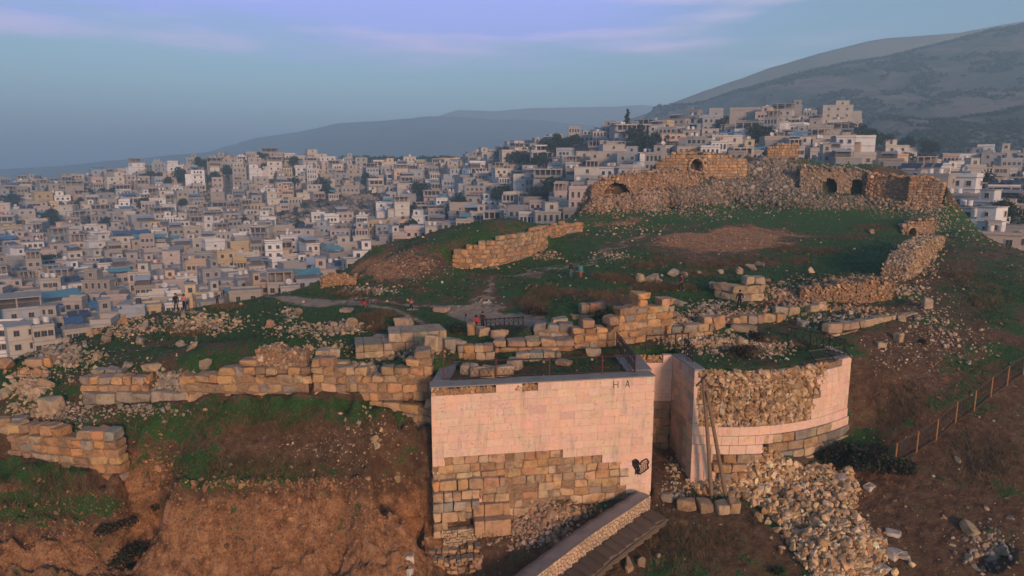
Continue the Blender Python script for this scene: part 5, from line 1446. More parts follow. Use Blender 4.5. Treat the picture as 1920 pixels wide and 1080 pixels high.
o = build('dry_grass', V, [Fc], M_LEAF, None, cl); tag(o, 'brown withered grass tufts on the plateau', 'dry grass', kind='stuff')
def leaf_cloud(n, blobs, size, col):
    """leaf-sized quads spread through several overlapping lumps"""
    bl = np.array(blobs, float); k = rng.integers(0, len(bl), n)
    d = rng.normal(0, 1, (n, 3)); d /= np.linalg.norm(d, axis=1)[:, None]
    P = bl[k, :3] + d * (rng.random((n, 1)) ** .45) * bl[k, 3:6]
    a = rng.normal(0, 1, (n, 3)); a /= np.linalg.norm(a, axis=1)[:, None]
    b_ = np.cross(a, rng.normal(0, 1, (n, 3))); b_ /= np.linalg.norm(b_, axis=1)[:, None]
    s_ = size * rng.uniform(.6, 1.4, (n, 1))
    V = np.stack([P - a * s_, P + b_ * s_ * .6, P + a * s_, P - b_ * s_ * .6], 1)
    c = np.array(col)[rng.integers(0, len(col), n)] * rng.uniform(.7, 1.3, (n, 1))
    return V.reshape(-1, 3), np.arange(n * 4).reshape(-1, 4), np.repeat(c, 4, 0)
GRN = [(.018, .034, .014), (.026, .044, .018), (.012, .024, .012), (.034, .046, .02)]
BRN = [(.05, .035, .022), (.035, .028, .018), (.06, .045, .028), (.025, .022, .014)]
def shrub(px, py, rx, h, n, label, pal=GRN, leaf=.09):
    p = hit(px, py)
    if p is None: return
    o = empty('shrub', p); tag(o, label, 'shrub', 'shrubs on the mound')
    bl = [(rng.normal(0, rx * .45), rng.normal(0, rx * .35), h * rng.uniform(.3, .6), rx * rng.uniform(.4, .65), rx * rng.uniform(.4, .6), h * rng.uniform(.3, .5)) for _ in range(7)]
    V, Fc, cl = leaf_cloud(n, bl, leaf, pal); build('foliage', V, [Fc], M_LEAF, o, cl)
    mb = MB()
    for _ in range(6): mb.bar((0, 0, -.1), (rng.normal(0, rx * .3), rng.normal(0, rx * .3), h * .6), .015, (.06, .045, .03))
    mb.make('twigs', M_WOOD, o)
shrub(1632, 874, 2.1, 1.35, 3400, 'big dark shrub crouching against the right foot of the round bastion', [(.020, .024, .014), (.03, .034, .018), (.045, .035, .02), (.022, .034, .016)], .12)
shrub(1420, 640, .5, .8, 500, 'brown leafless bush below the upturned orange block', BRN)
shrub(1108, 650, .45, .7, 500, 'small dark bush growing on the foot of the honey ruin wall', BRN)
shrub(735, 738, .4, .6, 450, 'dark green bush in the joint of the long block wall', GRN)
shrub(205, 1000, .9, .7, 900, 'dark brown bush low on the eroded bank at far left', BRN)
shrub(235, 1050, 1.4, .9, 1800, 'dark shrub patch in the gully at the bottom left', [(.02, .026, .014), (.03, .03, .018)])
shrub(860, 622, .7, .8, 800, 'green bush beside the end of the pale ashlar platform')
shrub(1140, 598, .9, .8, 900, 'dark green bush under the five rounded blocks')
shrub(1455, 1075, .35, .3, 350, 'tiny green bush at the bottom edge left of the heap')
shrub(1730, 645, .3, .35, 300, 'tiny green bush on the bare slope right of the bastion')
shrub(1010, 590, .9, .6, 900, 'brown feathery bush right of the pale gravel patch', BRN)
shrub(1395, 668, .9, .7, 900, 'brown bush on the bastion top beside the rubble', BRN)
shrub(292, 962, .4, .5, 300, 'dark weed in the crack of the red bank', BRN)
# ------------------------------------------------------------------ valley, town slope and hills
tp = [(-200, 700, 112), (-200, 600, 140), (-200, 520, 185), (-200, 400, 270), (-200, 345, 330), (0, 665, 112), (0, 560, 150), (0, 480, 205), (0, 410, 265), (0, 352, 320),
      (150, 600, 128), (150, 520, 178), (150, 430, 245), (150, 352, 315), (300, 560, 150), (300, 440, 238), (300, 370, 290), (300, 320, 330), (450, 540, 160), (450, 400, 262), (450, 350, 300), (450, 300, 332),
      (600, 510, 172), (600, 430, 228), (600, 360, 285), (600, 306, 330), (750, 470, 188), (750, 400, 242), (750, 350, 285), (750, 322, 325), (880, 440, 195), (880, 370, 250), (880, 308, 315), (1000, 410, 185), (1000, 350, 232), (1000, 285, 298),
      (1100, 380, 185), (1100, 325, 222), (1100, 268, 285), (1250, 310, 218), (1250, 250, 300), (1400, 280, 225), (1400, 236, 315), (1550, 295, 215), (1580, 232, 305),
      (1690, 330, 255), (1690, 296, 340), (1850, 450, 150), (1850, 370, 218), (1900, 330, 270), (1950, 306, 330), (2050, 470, 150), (2050, 380, 215), (2200, 330, 300)]
def dsc(px): return 1.4 if px < 780 else 1.4 - .22 * min(1, (px - 780) / 370) if px < 1640 else 1.0
tp = [(a, b_, c * dsc(a)) for a, b_, c in tp]
TP = [at_d(*a) for a in tp]
for a in tp:
    if a[2] >= 280 * dsc(a[0]) and a[1] < 345:
        u, _ = ray(a[0], a[1]); D = a[2]; z = at_d(*a)[2]
        for k, dz in ((25, 3), (70, 22), (160, 45)): xx, yy = u * (D + k), D + k; (TP.append((xx, yy, max(z - dz, -32))) if min(math.hypot(xx - q[0], yy - q[1]) for q in TP) > 18 else None)
for px in (-200, 0, 300, 600, 900, 1200, 1500, 1800, 2100):
    u, _ = ray(px, 500)
    for D in (75, 92): TP.append((u * D, D, -19))
TP = np.array(TP); TWt = rbf_fit(TP, 6.0)
def town_z(x, y):
    x, y = np.asarray(x, float), np.asarray(y, float)
    return rbf_eval(TP, TWt, 6.0, np.atleast_1d(x), np.atleast_1d(y)).reshape(x.shape) + .5 * fbm(x / 14, y / 14, 12, 3)
def sheet(name, us, ys, zf, m, attrf=None):
    X = us[None, :] * ys[:, None]; Y = np.repeat(ys[:, None], len(us), 1); Z = zf(X, Y)
    i2 = np.arange(X.size).reshape(X.shape)
    q = np.stack([i2[:-1, :-1], i2[:-1, 1:], i2[1:, 1:], i2[1:, :-1]], -1).reshape(-1, 4)
    o = build(name, np.stack([X, Y, Z], -1).reshape(-1, 3), [q], m, smooth=True)
    return tag(o, kind='structure')
def hill_mat(name, a, b_, c, sc=(.02, .12)):
    m, nt, b = mat(name, 1.0)
    n1, n2, n3 = noise(nt, sc[0], 5, .6), noise(nt, sc[1], 6, .7), noise(nt, sc[1] * 5, 3, .7)
    col = ramp(nt, n1, [(.42, a), (.58, b_)])
    col = mixc(nt, sstep(nt, mth(nt, 'ADD', mth(nt, 'MULTIPLY', n2, .7), mth(nt, 'MULTIPLY', n3, .3)), .46, .62), col, c)
    nt.links.new(col, b.inputs['Base Color'])
    bump(nt, b, n2, .8, 1.5)
    return m
M_TOWN = hill_mat('town_earth', (.17, .135, .10), (.12, .105, .08), (.07, .075, .045), (.05, .2))
M_HILL = hill_mat('rocky_scrub_hill', (.145, .125, .105), (.055, .075, .058), (.016, .042, .032), (.010, .06))
M_FAR = hill_mat('distant_hill', (.095, .10, .09), (.07, .085, .07), (.04, .06, .048), (.0016, .009))
sheet('town_slope', np.linspace(-1.25, 1.25, 180), np.exp(np.linspace(math.log(68), math.log(680), 190)), town_z, M_TOWN)
sheet('valley_ground', np.linspace(-1.6, 1.6, 60), np.exp(np.linspace(math.log(300), math.log(11000), 60)), lambda x, y: -34 - np.clip((y - 900) / 9000, 0, 1) * 6 + 3 * fbm(x / 160, y / 160, 5, 3), M_FAR)
hp = [(1600, 300, 385), (1700, 292, 380), (1800, 300, 370), (1920, 315, 380), (2050, 315, 390), (1700, 245, 520), (1850, 225, 520), (1620, 225, 600), (1500, 205, 760), (1400, 200, 850), (1950, 190, 560), (1800, 160, 760), (1650, 165, 800),
      (1210, 214, 1000), (1300, 196, 1000), (1400, 171, 1000), (1500, 149, 1000), (1600, 124, 1000), (1700, 98, 1000), (1800, 71, 1000), (1920, 46, 1000), (2100, 8, 1000), (2100, 180, 600), (2300, 130, 700), (2300, -20, 1000)]
hp = [(a, b_, c * 1.18 if c < 560 else c) for a, b_, c in hp]
HP = [at_d(*a) for a in hp]
for a in hp:
    if a[2] == 1000:
        x, y, z = at_d(*a); HP.append((x * 1.15, y * 1.15, z - 45)); HP.append((x * 1.5, y * 1.5, -40))
for a in [(1480, 300, 480), (1380, 280, 650), (1250, 260, 800), (1120, 250, 1000), (1050, 250, 1200)]:
    u, _ = ray(a[0], a[1]); HP.append((u * a[2], a[2], -38))
for px in (1500, 1700, 1900, 2200): 
    u, _ = ray(px, 300); HP.append((u * 380, 380, -36))
HP = [q for i, q in enumerate(HP) if all(math.hypot(q[0] - p[0], q[1] - p[1]) > 25 for p in HP[:i])]
HP = np.array(HP); HW = rbf_fit(HP, 20.0)
def hill_z(x, y):
    x, y = np.asarray(x, float), np.asarray(y, float)
    return rbf_eval(HP, HW, 20.0, np.atleast_1d(x), np.atleast_1d(y)).reshape(x.shape) + 7 * fbm(x / 90, y / 90, 8, 4) * np.clip((y - 330) / 300, 0, 1)
sheet('rocky_hill', np.linspace(.03, 1.35, 170), np.exp(np.linspace(math.log(385), math.log(1500), 150)), hill_z, M_HILL)
def ridge_hill(name, D, foot, sky, m, seed, amp, zfoot=-36):
    sky = np.array(sky, float)
    us = np.array([ray(a, b_)[0] for a, b_ in sky]); zs = np.array([at_d(a, b_, D)[2] for a, b_ in sky])
    U = np.linspace(us[0], us[-1], 220); T = np.linspace(0, 1.6, 70)
    ys = foot + (D - foot) * T
    X = U[None, :] * ys[:, None]; Y = np.repeat(ys[:, None], len(U), 1)
    zc = np.interp(U, us, zs)[None, :]; s = np.where(T < 1, T ** 1.25, 1 - ((T - 1) / .6) ** 2)[:, None]
    Z = zfoot + (zc - zfoot) * s + amp * fbm(X / (amp * 11), Y / (amp * 11), seed, 5) * np.clip(s * 1.5, 0, 1) * (.35 + .65 * np.abs(1 - s))
    i2 = np.arange(X.size).reshape(X.shape)
    q = np.stack([i2[:-1, :-1], i2[:-1, 1:], i2[1:, 1:], i2[1:, :-1]], -1).reshape(-1, 4)
    return tag(build(name, np.stack([X, Y, Z], -1).reshape(-1, 3), [q], m, smooth=True), kind='structure')
ridge_hill('hill', 1300, 1020, [(1060, 262), (1200, 216), (1260, 192), (1330, 168), (1440, 126), (1560, 93), (1660, 72), (1800, 59), (1920, 41), (2200, 10)], M_FAR, 3, 14)
ridge_hill('hill', 2400, 1300, [(180, 330), (300, 306), (390, 283), (480, 257), (560, 248), (640, 233), (720, 229), (810, 221), (900, 222), (1000, 224), (1100, 232), (1250, 248), (1400, 275)], M_FAR, 6, 30)
ridge_hill('hill', 2950, 2450, [(700, 262), (780, 232), (860, 206), (930, 207), (1000, 200), (1100, 199), (1200, 195), (1260, 201), (1400, 215), (1600, 240)], M_FAR, 9, 40)
ridge_hill('hill', 2000, 1200, [(-400, 322), (-150, 320), (0, 317), (100, 312), (200, 303), (300, 293), (420, 283), (520, 290), (640, 305)], M_FAR, 13, 16)

HZ = np.array([np.max((ground(u * _Ds, _Ds) - ZC) / _Ds) for u in US])      # how far up the mound hides the view, per direction
def clear_of_mound(x, y, ztop, m=.003):
    u = x / y
    return -1.0 < u < 1.0 and (ztop - ZC) / y > np.interp(u, US, HZ) + m
def town_hit(px, py):
    u, s = ray(px, py); D = np.linspace(92, 540, 900)
    k = np.nonzero(ZC + s * D <= town_z(u * D, D))[0]
    if not len(k): return None
    D = D[k[0]]; return Vector((u * D, D, float(town_z(np.array(u * D), np.array(D)))))

# ------------------------------------------------------------------ houses
M_ROOFT = colour_mat('sheet_metal_and_tarpaulin', .6, .3, .8, (.12, .09, .07))
HM = [M_PLASTER, M_GLASS, M_ROOFT]
WCOL = {'beige': (.40, .355, .30), 'cream': (.53, .475, .39), 'whitewashed': (.66, .63, .585), 'grey concrete': (.29, .28, .265), 'pinkish': (.46, .37, .315), 'sand-brown': (.34, .29, .23), 'ochre yellow': (.48, .385, .22), 'bluish grey': (.34, .36, .38), 'apricot': (.48, .365, .265)}
WPICK = ['beige'] * 7 + ['cream'] * 5 + ['whitewashed'] * 4 + ['grey concrete'] * 5 + ['pinkish'] * 3 + ['sand-brown'] * 4 + ['ochre yellow'] + ['bluish grey'] * 2 + ['apricot']
ROOFS = ['bare flat roof', 'white water tanks', 'blue tarpaulin on top', 'grey tin lean-to', 'big satellite dish', 'small roof room', 'unfinished rooftop pillars', 'washing on the roof', 'high parapet', 'tilted solar panels', 'black water tank']
FRONTS = ['two front windows', 'three front windows', 'four front windows', 'tall paired windows', 'dark open porch', 'slab balcony', 'outside stair', 'one small window', 'centred door']
RW8 = [26, 9, 3, 7, 6, 16, 6, 6, 20, 2, 5]
def proof(r): return r.choices(ROOFS, RW8)[0]
NUMW = {1: 'one-storey', 2: 'two-storey', 3: 'three-storey', 4: 'four-storey'}
def window_mesh():
    mb = MB()
    mb.box((0, -.02, 0), (.5, .03, .5), 0, (.04, .045, .05), 1)
    for c, h in (((0, -.06, .56), (.62, .06, .06)), ((0, -.08, -.57), (.66, .09, .07)), ((-.56, -.06, 0), (.06, .06, .5)), ((.56, -.06, 0), (.06, .06, .5))):
        mb.box(c, h, 0, (.42, .37, .31), 0)
    mb.box((0, -.055, 0), (.035, .02, .5), 0, (.20, .17, .14), 0)
    o = mb.make('window', HM); me = o.data; bpy.data.objects.remove(o); return me
def door_mesh():
    mb = MB(); mb.box((0, -.03, 0), (.5, .04, 1.0), 0, (.10, .085, .075), 0)
    mb.box((0, -.05, 1.04), (.6, .06, .06), 0, (.42, .37, .31), 0)
    o = mb.make('door', HM); me = o.data; bpy.data.objects.remove(o); return me
ME_WIN, ME_DOOR = window_mesh(), door_mesh()
class House:
    """one house; emits its parts either as child objects or into one shared mesh"""
    def __init__(s, loc, rz, root=None, merged=None):
        s.loc, s.rz, s.root, s.mg = np.array(loc, float), rz, root, merged
        s.c, s.s_ = math.cos(rz), math.sin(rz)
    def part(s, name, mb):
        if s.root is not None:
            mb.make(name, HM, s.root)
        else:
            V = np.vstack(mb.V); W_ = np.stack([V[:, 0] * s.c - V[:, 1] * s.s_, V[:, 0] * s.s_ + V[:, 1] * s.c, V[:, 2]], 1) + s.loc
            n0 = s.mg.n
            for f_, m_ in zip(mb.F4, mb.M4): s.mg.F4.append(f_ + n0); s.mg.M4.append(m_)
            for f_, m_ in zip(mb.F3, mb.M3): s.mg.F3.append(f_ + n0); s.mg.M3.append(m_)
            s.mg.V.append(W_); s.mg.C.append(np.vstack(mb.C)); s.mg.n += len(V)
    def window(s, x, y, z, w_, h_, a=0.0, door=False):
        if s.root is not None:
            o = bpy.data.objects.new('door' if door else 'window', ME_DOOR if door else ME_WIN); COL.objects.link(o); o.parent = s.root
            o.location = (x, y, z); o.rotation_euler = (0, 0, a); o.scale = (w_, 1, h_)
        else:
            mb = MB(); mb.box((x, y, z), (w_ / 2 if abs(a) < .1 else .05, .05 if abs(a) < .1 else w_ / 2, h_ / 2 if not door else h_), 0, (.04, .045, .05), 1); s.part('window', mb)
def build_house(H, r, w_, d_, n, colw, roof, front):
    wc = np.array(WCOL[colw]) * r.uniform(.82, 1.12) * (np.array((.89, .98, 1.08)) if colw not in ('ochre yellow', 'apricot') else 1); top = n * 3.0
    dark = wc * .8; slabc = np.array((.33, .30, .27)) * r.uniform(.8, 1.15)
    mb = MB(); hw, hd = w_ / 2, d_ / 2
    mb.box((0, 0, top / 2 - 1.5), (hw, hd, top / 2 + 1.5), 0, wc)
    for k in range(1, n): mb.box((0, 0, k * 3.0), (hw + .09, hd + .09, .11), 0, slabc)
    wing = r.random() < .45
    if wing:
        ws = r.choice((-1, 1)); wh = top - 3.0 if n > 1 and r.random() < .7 else top * .72
        wh = max(wh, 2.4); ww = w_ * r.uniform(.25, .5)
        mb.box((ws * (hw + ww / 2 - .05), r.uniform(-.2, .2) * d_, wh / 2 - 1.5), (ww / 2, hd * .8, wh / 2 + 1.5), 0, wc * r.uniform(.85, 1.1))
        mb.box((ws * (hw + ww / 2 - .05), 0, wh + .1), (ww / 2 + .12, hd * .8 + .25, .1), 0, slabc)
    H.part('wall', mb)
    mb = MB(); mb.box((0, 0, top + .09), (hw + .2, hd + .2, .1), 0, slabc)
    ph = .95 if roof == 'high parapet' else r.choice((.0, .3, .45))
    if ph:
        for cx, cy, hx, hy in ((0, -hd + .02, hw + .05, .09), (0, hd - .02, hw + .05, .09), (-hw + .02, 0, .09, hd - .1), (hw - .02, 0, .09, hd - .1)):
            mb.box((cx, cy, top + .19 + ph / 2), (hx, hy, ph / 2), 0, wc * .95)
    H.part('roof', mb)
    zt = top + .19
    if roof in ('white water tanks', 'black water tank'):
        for k in range(2 if roof[0] == 'w' else 1):
            mb = MB(); x0 = -hw * .5 + k * 1.7; y0 = r.uniform(-.2, .3) * d_
            mb.tube([(x0, y0, zt + .35), (x0, y0, zt + 1.5)], .6, 10, (.6, .6, .6) if roof[0] == 'w' else (.05, .05, .055), 2)
            mb.box((x0, y0, zt + .17), (.55, .55, .18), 0, (.2, .18, .16)); H.part('water_tank', mb)
    elif roof == 'blue tarpaulin on top':
        mb = MB(); tw, td = w_ * r.uniform(.3, .48), d_ * .4; x0 = r.uniform(-.2, .2) * w_; m_ = 6; V = []
        for i in range(m_):
            for j in range(m_): V.append((x0 + (i / (m_ - 1) - .5) * 2 * tw, (j / (m_ - 1) - .5) * 2 * td, zt + 1.1 + .9 * j / (m_ - 1) + r.uniform(-.12, .12) - .25 * math.sin(math.pi * i / (m_ - 1))))
        q = [[i * m_ + j, (i + 1) * m_ + j, (i + 1) * m_ + j + 1, i * m_ + j + 1] for i in range(m_ - 1) for j in range(m_ - 1)]
        mb.add(V, q, None, r.choice([(.06, .17, .30), (.08, .24, .36), (.05, .11, .22), (.10, .27, .31)]), 2)
        for sx in (-1, 1): mb.bar((x0 + sx * tw, -td, zt), (x0 + sx * tw, -td, zt + 1.2), .05, (.1, .08, .06))
        H.part('tarpaulin', mb)
    elif roof == 'grey tin lean-to':
        mb = MB(); x0 = r.uniform(-.15, .15) * w_
        V = [(x0 - hw * .8, -hd * .7, zt + 1.7), (x0 + hw * .6, -hd * .7, zt + 1.7), (x0 + hw * .6, hd * .7, zt + 2.4), (x0 - hw * .8, hd * .7, zt + 2.4)]
        V += [(a, b_, c - .08) for a, b_, c in V]
        mb.add(V, [[0, 1, 2, 3], [7, 6, 5, 4], [0, 4, 5, 1], [1, 5, 6, 2], [2, 6, 7, 3], [3, 7, 4, 0]], None, r.choice([(.33, .35, .37), (.42, .44, .46), (.25, .25, .26)]), 2)
        for sx in (-.75, .55):
            for sy, hh in ((-.65, 1.65), (.65, 2.3)): mb.box((x0 + hw * sx, hd * sy, zt + hh / 2), (.08, .08, hh / 2), 0, (.16, .13, .11))
        H.part('tin_roof', mb)
        mb = MB(); mb.box((x0 - hw * .1, hd * .2, zt + .95), (hw * .62, hd * .4, .95), 0, (.10, .09, .085)); H.part('roof_store', mb)
    elif roof == 'big satellite dish':
        mb = MB(); x0 = r.uniform(-.3, .3) * w_; V = [(x0, -hd * .5, zt + 1.1)]; m_ = 10
        for i in range(m_):
            a = i * 2 * math.pi / m_; V.append((x0 + .75 * math.cos(a), -hd * .5 - .22 + .3 * math.sin(a), zt + 1.15 + .7 * math.sin(a)))
        mb.add(V, None, [[0, 1 + i, 1 + (i + 1) % m_] for i in range(m_)], (.5, .5, .5), 2); mb.bar((x0, -hd * .5 + .1, zt), (x0, -hd * .5, zt + 1.1), .05, (.2, .2, .2)); H.part('satellite_dish', mb)
    elif roof == 'small roof room':
        mb = MB(); x0 = r.choice((-1, 1)) * hw * r.uniform(.3, .5); rw_ = hw * r.uniform(.4, .55)
        mb.box((x0, hd * .15, zt + 1.3), (rw_, hd * .7, 1.3), 0, wc * r.uniform(.9, 1.1)); mb.box((x0, hd * .15, zt + 2.7), (rw_ + .2, hd * .7 + .2, .1), 0, slabc); H.part('roof_room', mb)
        H.window(x0, hd * .15 - hd * .7, zt + 1.4, .9, 1.1)
    elif roof == 'unfinished rooftop pillars':
        mb = MB()
        for sx in (-1, -.35, .35, 1):
            for sy in (-1, 1): mb.box((sx * (hw - .2), sy * (hd - .2), zt + 1.3), (.15, .15, 1.3), 0, (.3, .28, .26))
        mb.box((0, .4, zt + 2.7), (hw + .15, hd - .3, .11), 0, slabc); mb.box((0, hd - .35, zt + 1.2), (hw - .3, .1, 1.2), 0, (.2, .18, .165)); H.part('open_upper_floor', mb)
    elif roof == 'washing on the roof':
        mb = MB(); mb.bar((-hw * .8, 0, zt), (-hw * .8, 0, zt + 1.8), .04, (.15, .13, .12)); mb.bar((hw * .8, 0, zt), (hw * .8, 0, zt + 1.8), .04, (.15, .13, .12)); mb.bar((-hw * .8, 0, zt + 1.7), (hw * .8, 0, zt + 1.7), .015, (.2, .2, .2))
        x0 = -hw * .7
        while x0 < hw * .6:
            cw = r.uniform(.3, .6); mb.box((x0 + cw, 0, zt + 1.2), (cw * .9, .02, .5), 0, r.choice([(.5, .5, .52), (.3, .08, .07), (.08, .12, .25), (.4, .33, .2), (.12, .13, .13)]), 2); x0 += cw * 2.1
        H.part('washing_line', mb)
    elif roof == 'tilted solar panels':
        for k in range(2):
            mb = MB(); x0 = -hw * .45 + k * hw * .85
            V = [(x0 - hw * .36, -hd * .5, zt + .4), (x0 + hw * .36, -hd * .5, zt + .4), (x0 + hw * .36, hd * .1, zt + 1.7), (x0 - hw * .36, hd * .1, zt + 1.7)]; V += [(a, b_ + .04, c - .07) for a, b_, c in V]
            mb.add(V, [[0, 1, 2, 3], [7, 6, 5, 4], [0, 4, 5, 1], [1, 5, 6, 2], [2, 6, 7, 3], [3, 7, 4, 0]], None, (.03, .05, .10), 2); mb.bar((x0, hd * .1, zt), (x0, hd * .1, zt + 1.6), .05, (.3, .3, .3)); H.part('solar_panel', mb)
    sx = lambda k, m_: (-1 + 2 * (k + .5) / m_) * hw * .92
    for fl in range(n):
        zc = fl * 3.0 + 1.6
        cnt = {'two front windows': 2, 'three front windows': 3, 'four front windows': 4, 'tall paired windows': 4, 'one small window': 1, 'centred door': 2, 'slab balcony': 2, 'outside stair': 2, 'dark open porch': 2}[front]
        ww, wh = (.75, 1.65) if front == 'tall paired windows' else (.7, .75) if front == 'one small window' else (1.0, 1.2)
        if front == 'dark open porch' and fl == n - 1: continue
        for k in range(cnt):
            if front in ('one small window',) and fl < n - 1 and n > 1 and False: continue
            H.window(sx(k, cnt), -hd, zc, ww * r.uniform(.9, 1.1), wh)
        if r.random() < .6: H.window(hw, r.uniform(-.3, .3) * d_, zc, .9, 1.1, math.pi / 2)
        if r.random() < .6: H.window(-hw, r.uniform(-.3, .3) * d_, zc, .9, 1.1, -math.pi / 2)
    if front == 'centred door': H.window(0, -hd, 1.05, 1.0, 1.05, 0, True)
    if front == 'dark open porch':
        mb = MB(); z0 = (n - 1) * 3.0
        mb.box((0, -hd - .015, z0 + 1.45), (hw * .86, .02, 1.25), 0, (.045, .04, .038)); mb.box((0, -hd - .9, z0 + .06), (hw * .95, .95, .09), 0, slabc); mb.box((0, -hd - .9, z0 + 2.85), (hw, 1.0, .1), 0, slabc)  # near-black sheet on the wall stands in for shade inside the porch
        m_ = max(3, int(w_ / 2.2))
        for k in range(m_ + 1): mb.box((-hw * .9 + hw * 1.8 * k / m_, -hd - 1.7, z0 + 1.45), (.13, .13, 1.33), 0, wc)
        mb.box((0, -hd - 1.74, z0 + .5), (hw * .93, .05, .38), 0, dark); H.part('porch', mb)
    if front == 'slab balcony':
        mb = MB(); z0 = max(0, (n - 1)) * 3.0 + .1
        mb.box((0, -hd - .6, z0), (hw * .6, .62, .09), 0, slabc); mb.box((0, -hd - 1.18, z0 + .5), (hw * .6, .05, .42), 0, wc * .9); H.part('balcony', mb)
        H.window(0, -hd, z0 + 1.1, 1.0, 1.0, 0, True)
    if front == 'outside stair':
        mb = MB()
        for k in range(8): mb.box((-hw * .7 + k * .32, -hd - .5, k * .33 - .4), (.17, .5, k * .17 + .6), 0, slabc * .9)
        H.part('outside_stair', mb)
def zone(px, py):
    if px > 1640: return 'in the valley beyond'
    if px > 1150: return 'on the citadel-side ridge' if py < 262 else 'close behind the citadel ruin'
    if px > 820: return 'beside the wooded gap' if py < 330 else 'above the retaining wall'
    if py < 345: return 'along the town ridge'
    if py < 420: return 'high on the town slope'
    if py < 500: return 'halfway up the town slope'
    return 'low in the town'
import itertools
used = set()
houses = []            # x, y, z, rz, w, d, n
SPEC = [  # px centre, py foot, width m, depth m, storeys, colour, roof, front, label
    (20, 655, 15, 10, 3, 'bluish grey', 'unfinished rooftop pillars', 'four front windows', 'long grey concrete block with an open pillared top floor at the picture edge'),
    (105, 610, 13, 9, 2, 'grey concrete', 'blue tarpaulin on top', 'dark open porch', 'grey house with dark tarpaulin roof above the long pillared block'),
    (1398, 248, 15, 10, 3, 'beige', 'high parapet', 'one small window', 'massive blind beige block crowning the ridge behind the citadel'),
    (1448, 262, 12, 9, 2, 'whitewashed', 'bare flat roof', 'two front windows', 'white square house with four neat windows in front of the massive block'),
    (1562, 240, 14, 11, 3, 'beige', 'small roof room', 'three front windows', 'stepped pale tower house at the end of the ridge'),
    (1510, 226, 10, 8, 1, 'ochre yellow', 'high parapet', 'one small window', 'yellow house between the massive block and the stepped tower house'),
    (1590, 292, 17, 9, 2, 'whitewashed', 'high parapet', 'one small window', 'broad pale building directly behind the grassy citadel wing'),
    (1125, 318, 20, 10, 2, 'beige', 'small roof room', 'four front windows', 'wide flat-roofed house with roof room left of the vault'),
    (1145, 352, 24, 10, 2, 'cream', 'bare flat roof', 'three front windows', 'longest cream building with grouped windows beside the vault'),
    (985, 372, 8, 9, 3, 'cream', 'bare flat roof', 'one small window', 'narrow three-storey cream house next to the balcony house'),
    (1028, 368, 11, 9, 3, 'grey concrete', 'bare flat roof', 'dark open porch', 'grey house with stacked dark balconies beside the narrow cream house'),
    (955, 292, 9, 8, 3, 'pinkish', 'high parapet', 'two front windows', 'tall pink-topped house on the ridge right of the woods'),
    (950, 428, 13, 8, 1, 'whitewashed', 'bare flat roof', 'tall paired windows', 'white house with paired windows touching the mound edge'),
    (1180, 280, 16, 10, 3, 'grey concrete', 'white water tanks', 'dark open porch', 'grey unfinished villa with open terraces near the tall cypress'),
    (1262, 285, 9, 7, 2, 'apricot', 'bare flat roof', 'slab balcony', 'apricot house with a red balcony behind the arched citadel wall'),
    (1358, 292, 11, 8, 2, 'cream', 'blue tarpaulin on top', 'two front windows', 'pale house with blue roof edge behind the arched citadel wall'),
    (728, 325, 8, 7, 2, 'ochre yellow', 'small roof room', 'one small window', 'small bright yellow house in front of the woods'),
    (592, 308, 13, 9, 2, 'cream', 'small roof room', 'two front windows', 'cream house with roof room beside the woods on the ridge'),
    (20, 452, 12, 9, 2, 'ochre yellow', 'bare flat roof', 'two front windows', 'yellow house at the picture edge halfway up the slope'),
    (245, 470, 18, 9, 2, 'cream', 'blue tarpaulin on top', 'four front windows', 'long cream house with orange end and dark upper porch'),
    (770, 462, 11, 9, 2, 'sand-brown', 'bare flat roof', 'tall paired windows', 'old stone house with tall windows near the lone cypress'),
    (1868, 395, 16, 10, 2, 'whitewashed', 'tilted solar panels', 'dark open porch', 'wide grey-white building with dark gallery beyond the citadel end'),
    (1800, 420, 11, 9, 2, 'beige', 'white water tanks', 'three front windows', 'pale house with roof tanks just beyond the citadel end wall'),
    (1895, 465, 12, 9, 1, 'grey concrete', 'bare flat roof', 'one small window', 'low grey house at the foot of the right slope'),
    (1678, 290, 9, 7, 1, 'cream', 'small roof room', 'two front windows', 'lone cream farmhouse among trees under the rocky hill'),
    (1842, 302, 8, 6, 1, 'whitewashed', 'bare flat roof', 'two front windows', 'lone white hut among trees under the rocky hill')]
def facing(x, y, a): return math.atan2(-x, y) + a
taken = []
for px, py, w_, d_, n, colw, roof, front, lab in SPEC:
    p = town_hit(px, py)
    if p is None:
        u, _ = ray(px, py); D = 345; p = Vector((u * D, D, float(hill_z(np.array(u * D), np.array(D + 0.)))))
    p = p + Vector((p.x / p.y, 1, 0)) * d_ * .5
    p.z = max(p.z, float(town_z(np.array(p.x), np.array(p.y))))
    houses.append((p, facing(p.x, p.y, rng.uniform(-.25, .3)), w_, d_, n, colw, roof, front, lab)); taken.append((p.x, p.y, max(w_, d_) * .62))
FREE = [(640, 398, 80, 20), (525, 370, 1, 1), (420, 365, 45, 9), (1650, 260, 60, 40), (545, 415, 40, 20), (690, 372, 60, 10), (755, 302, 100, 12), (1100, 300, 26, 14), (1200, 252, 14, 10), (840, 425, 10, 10), (1120, 290, 14, 8)]
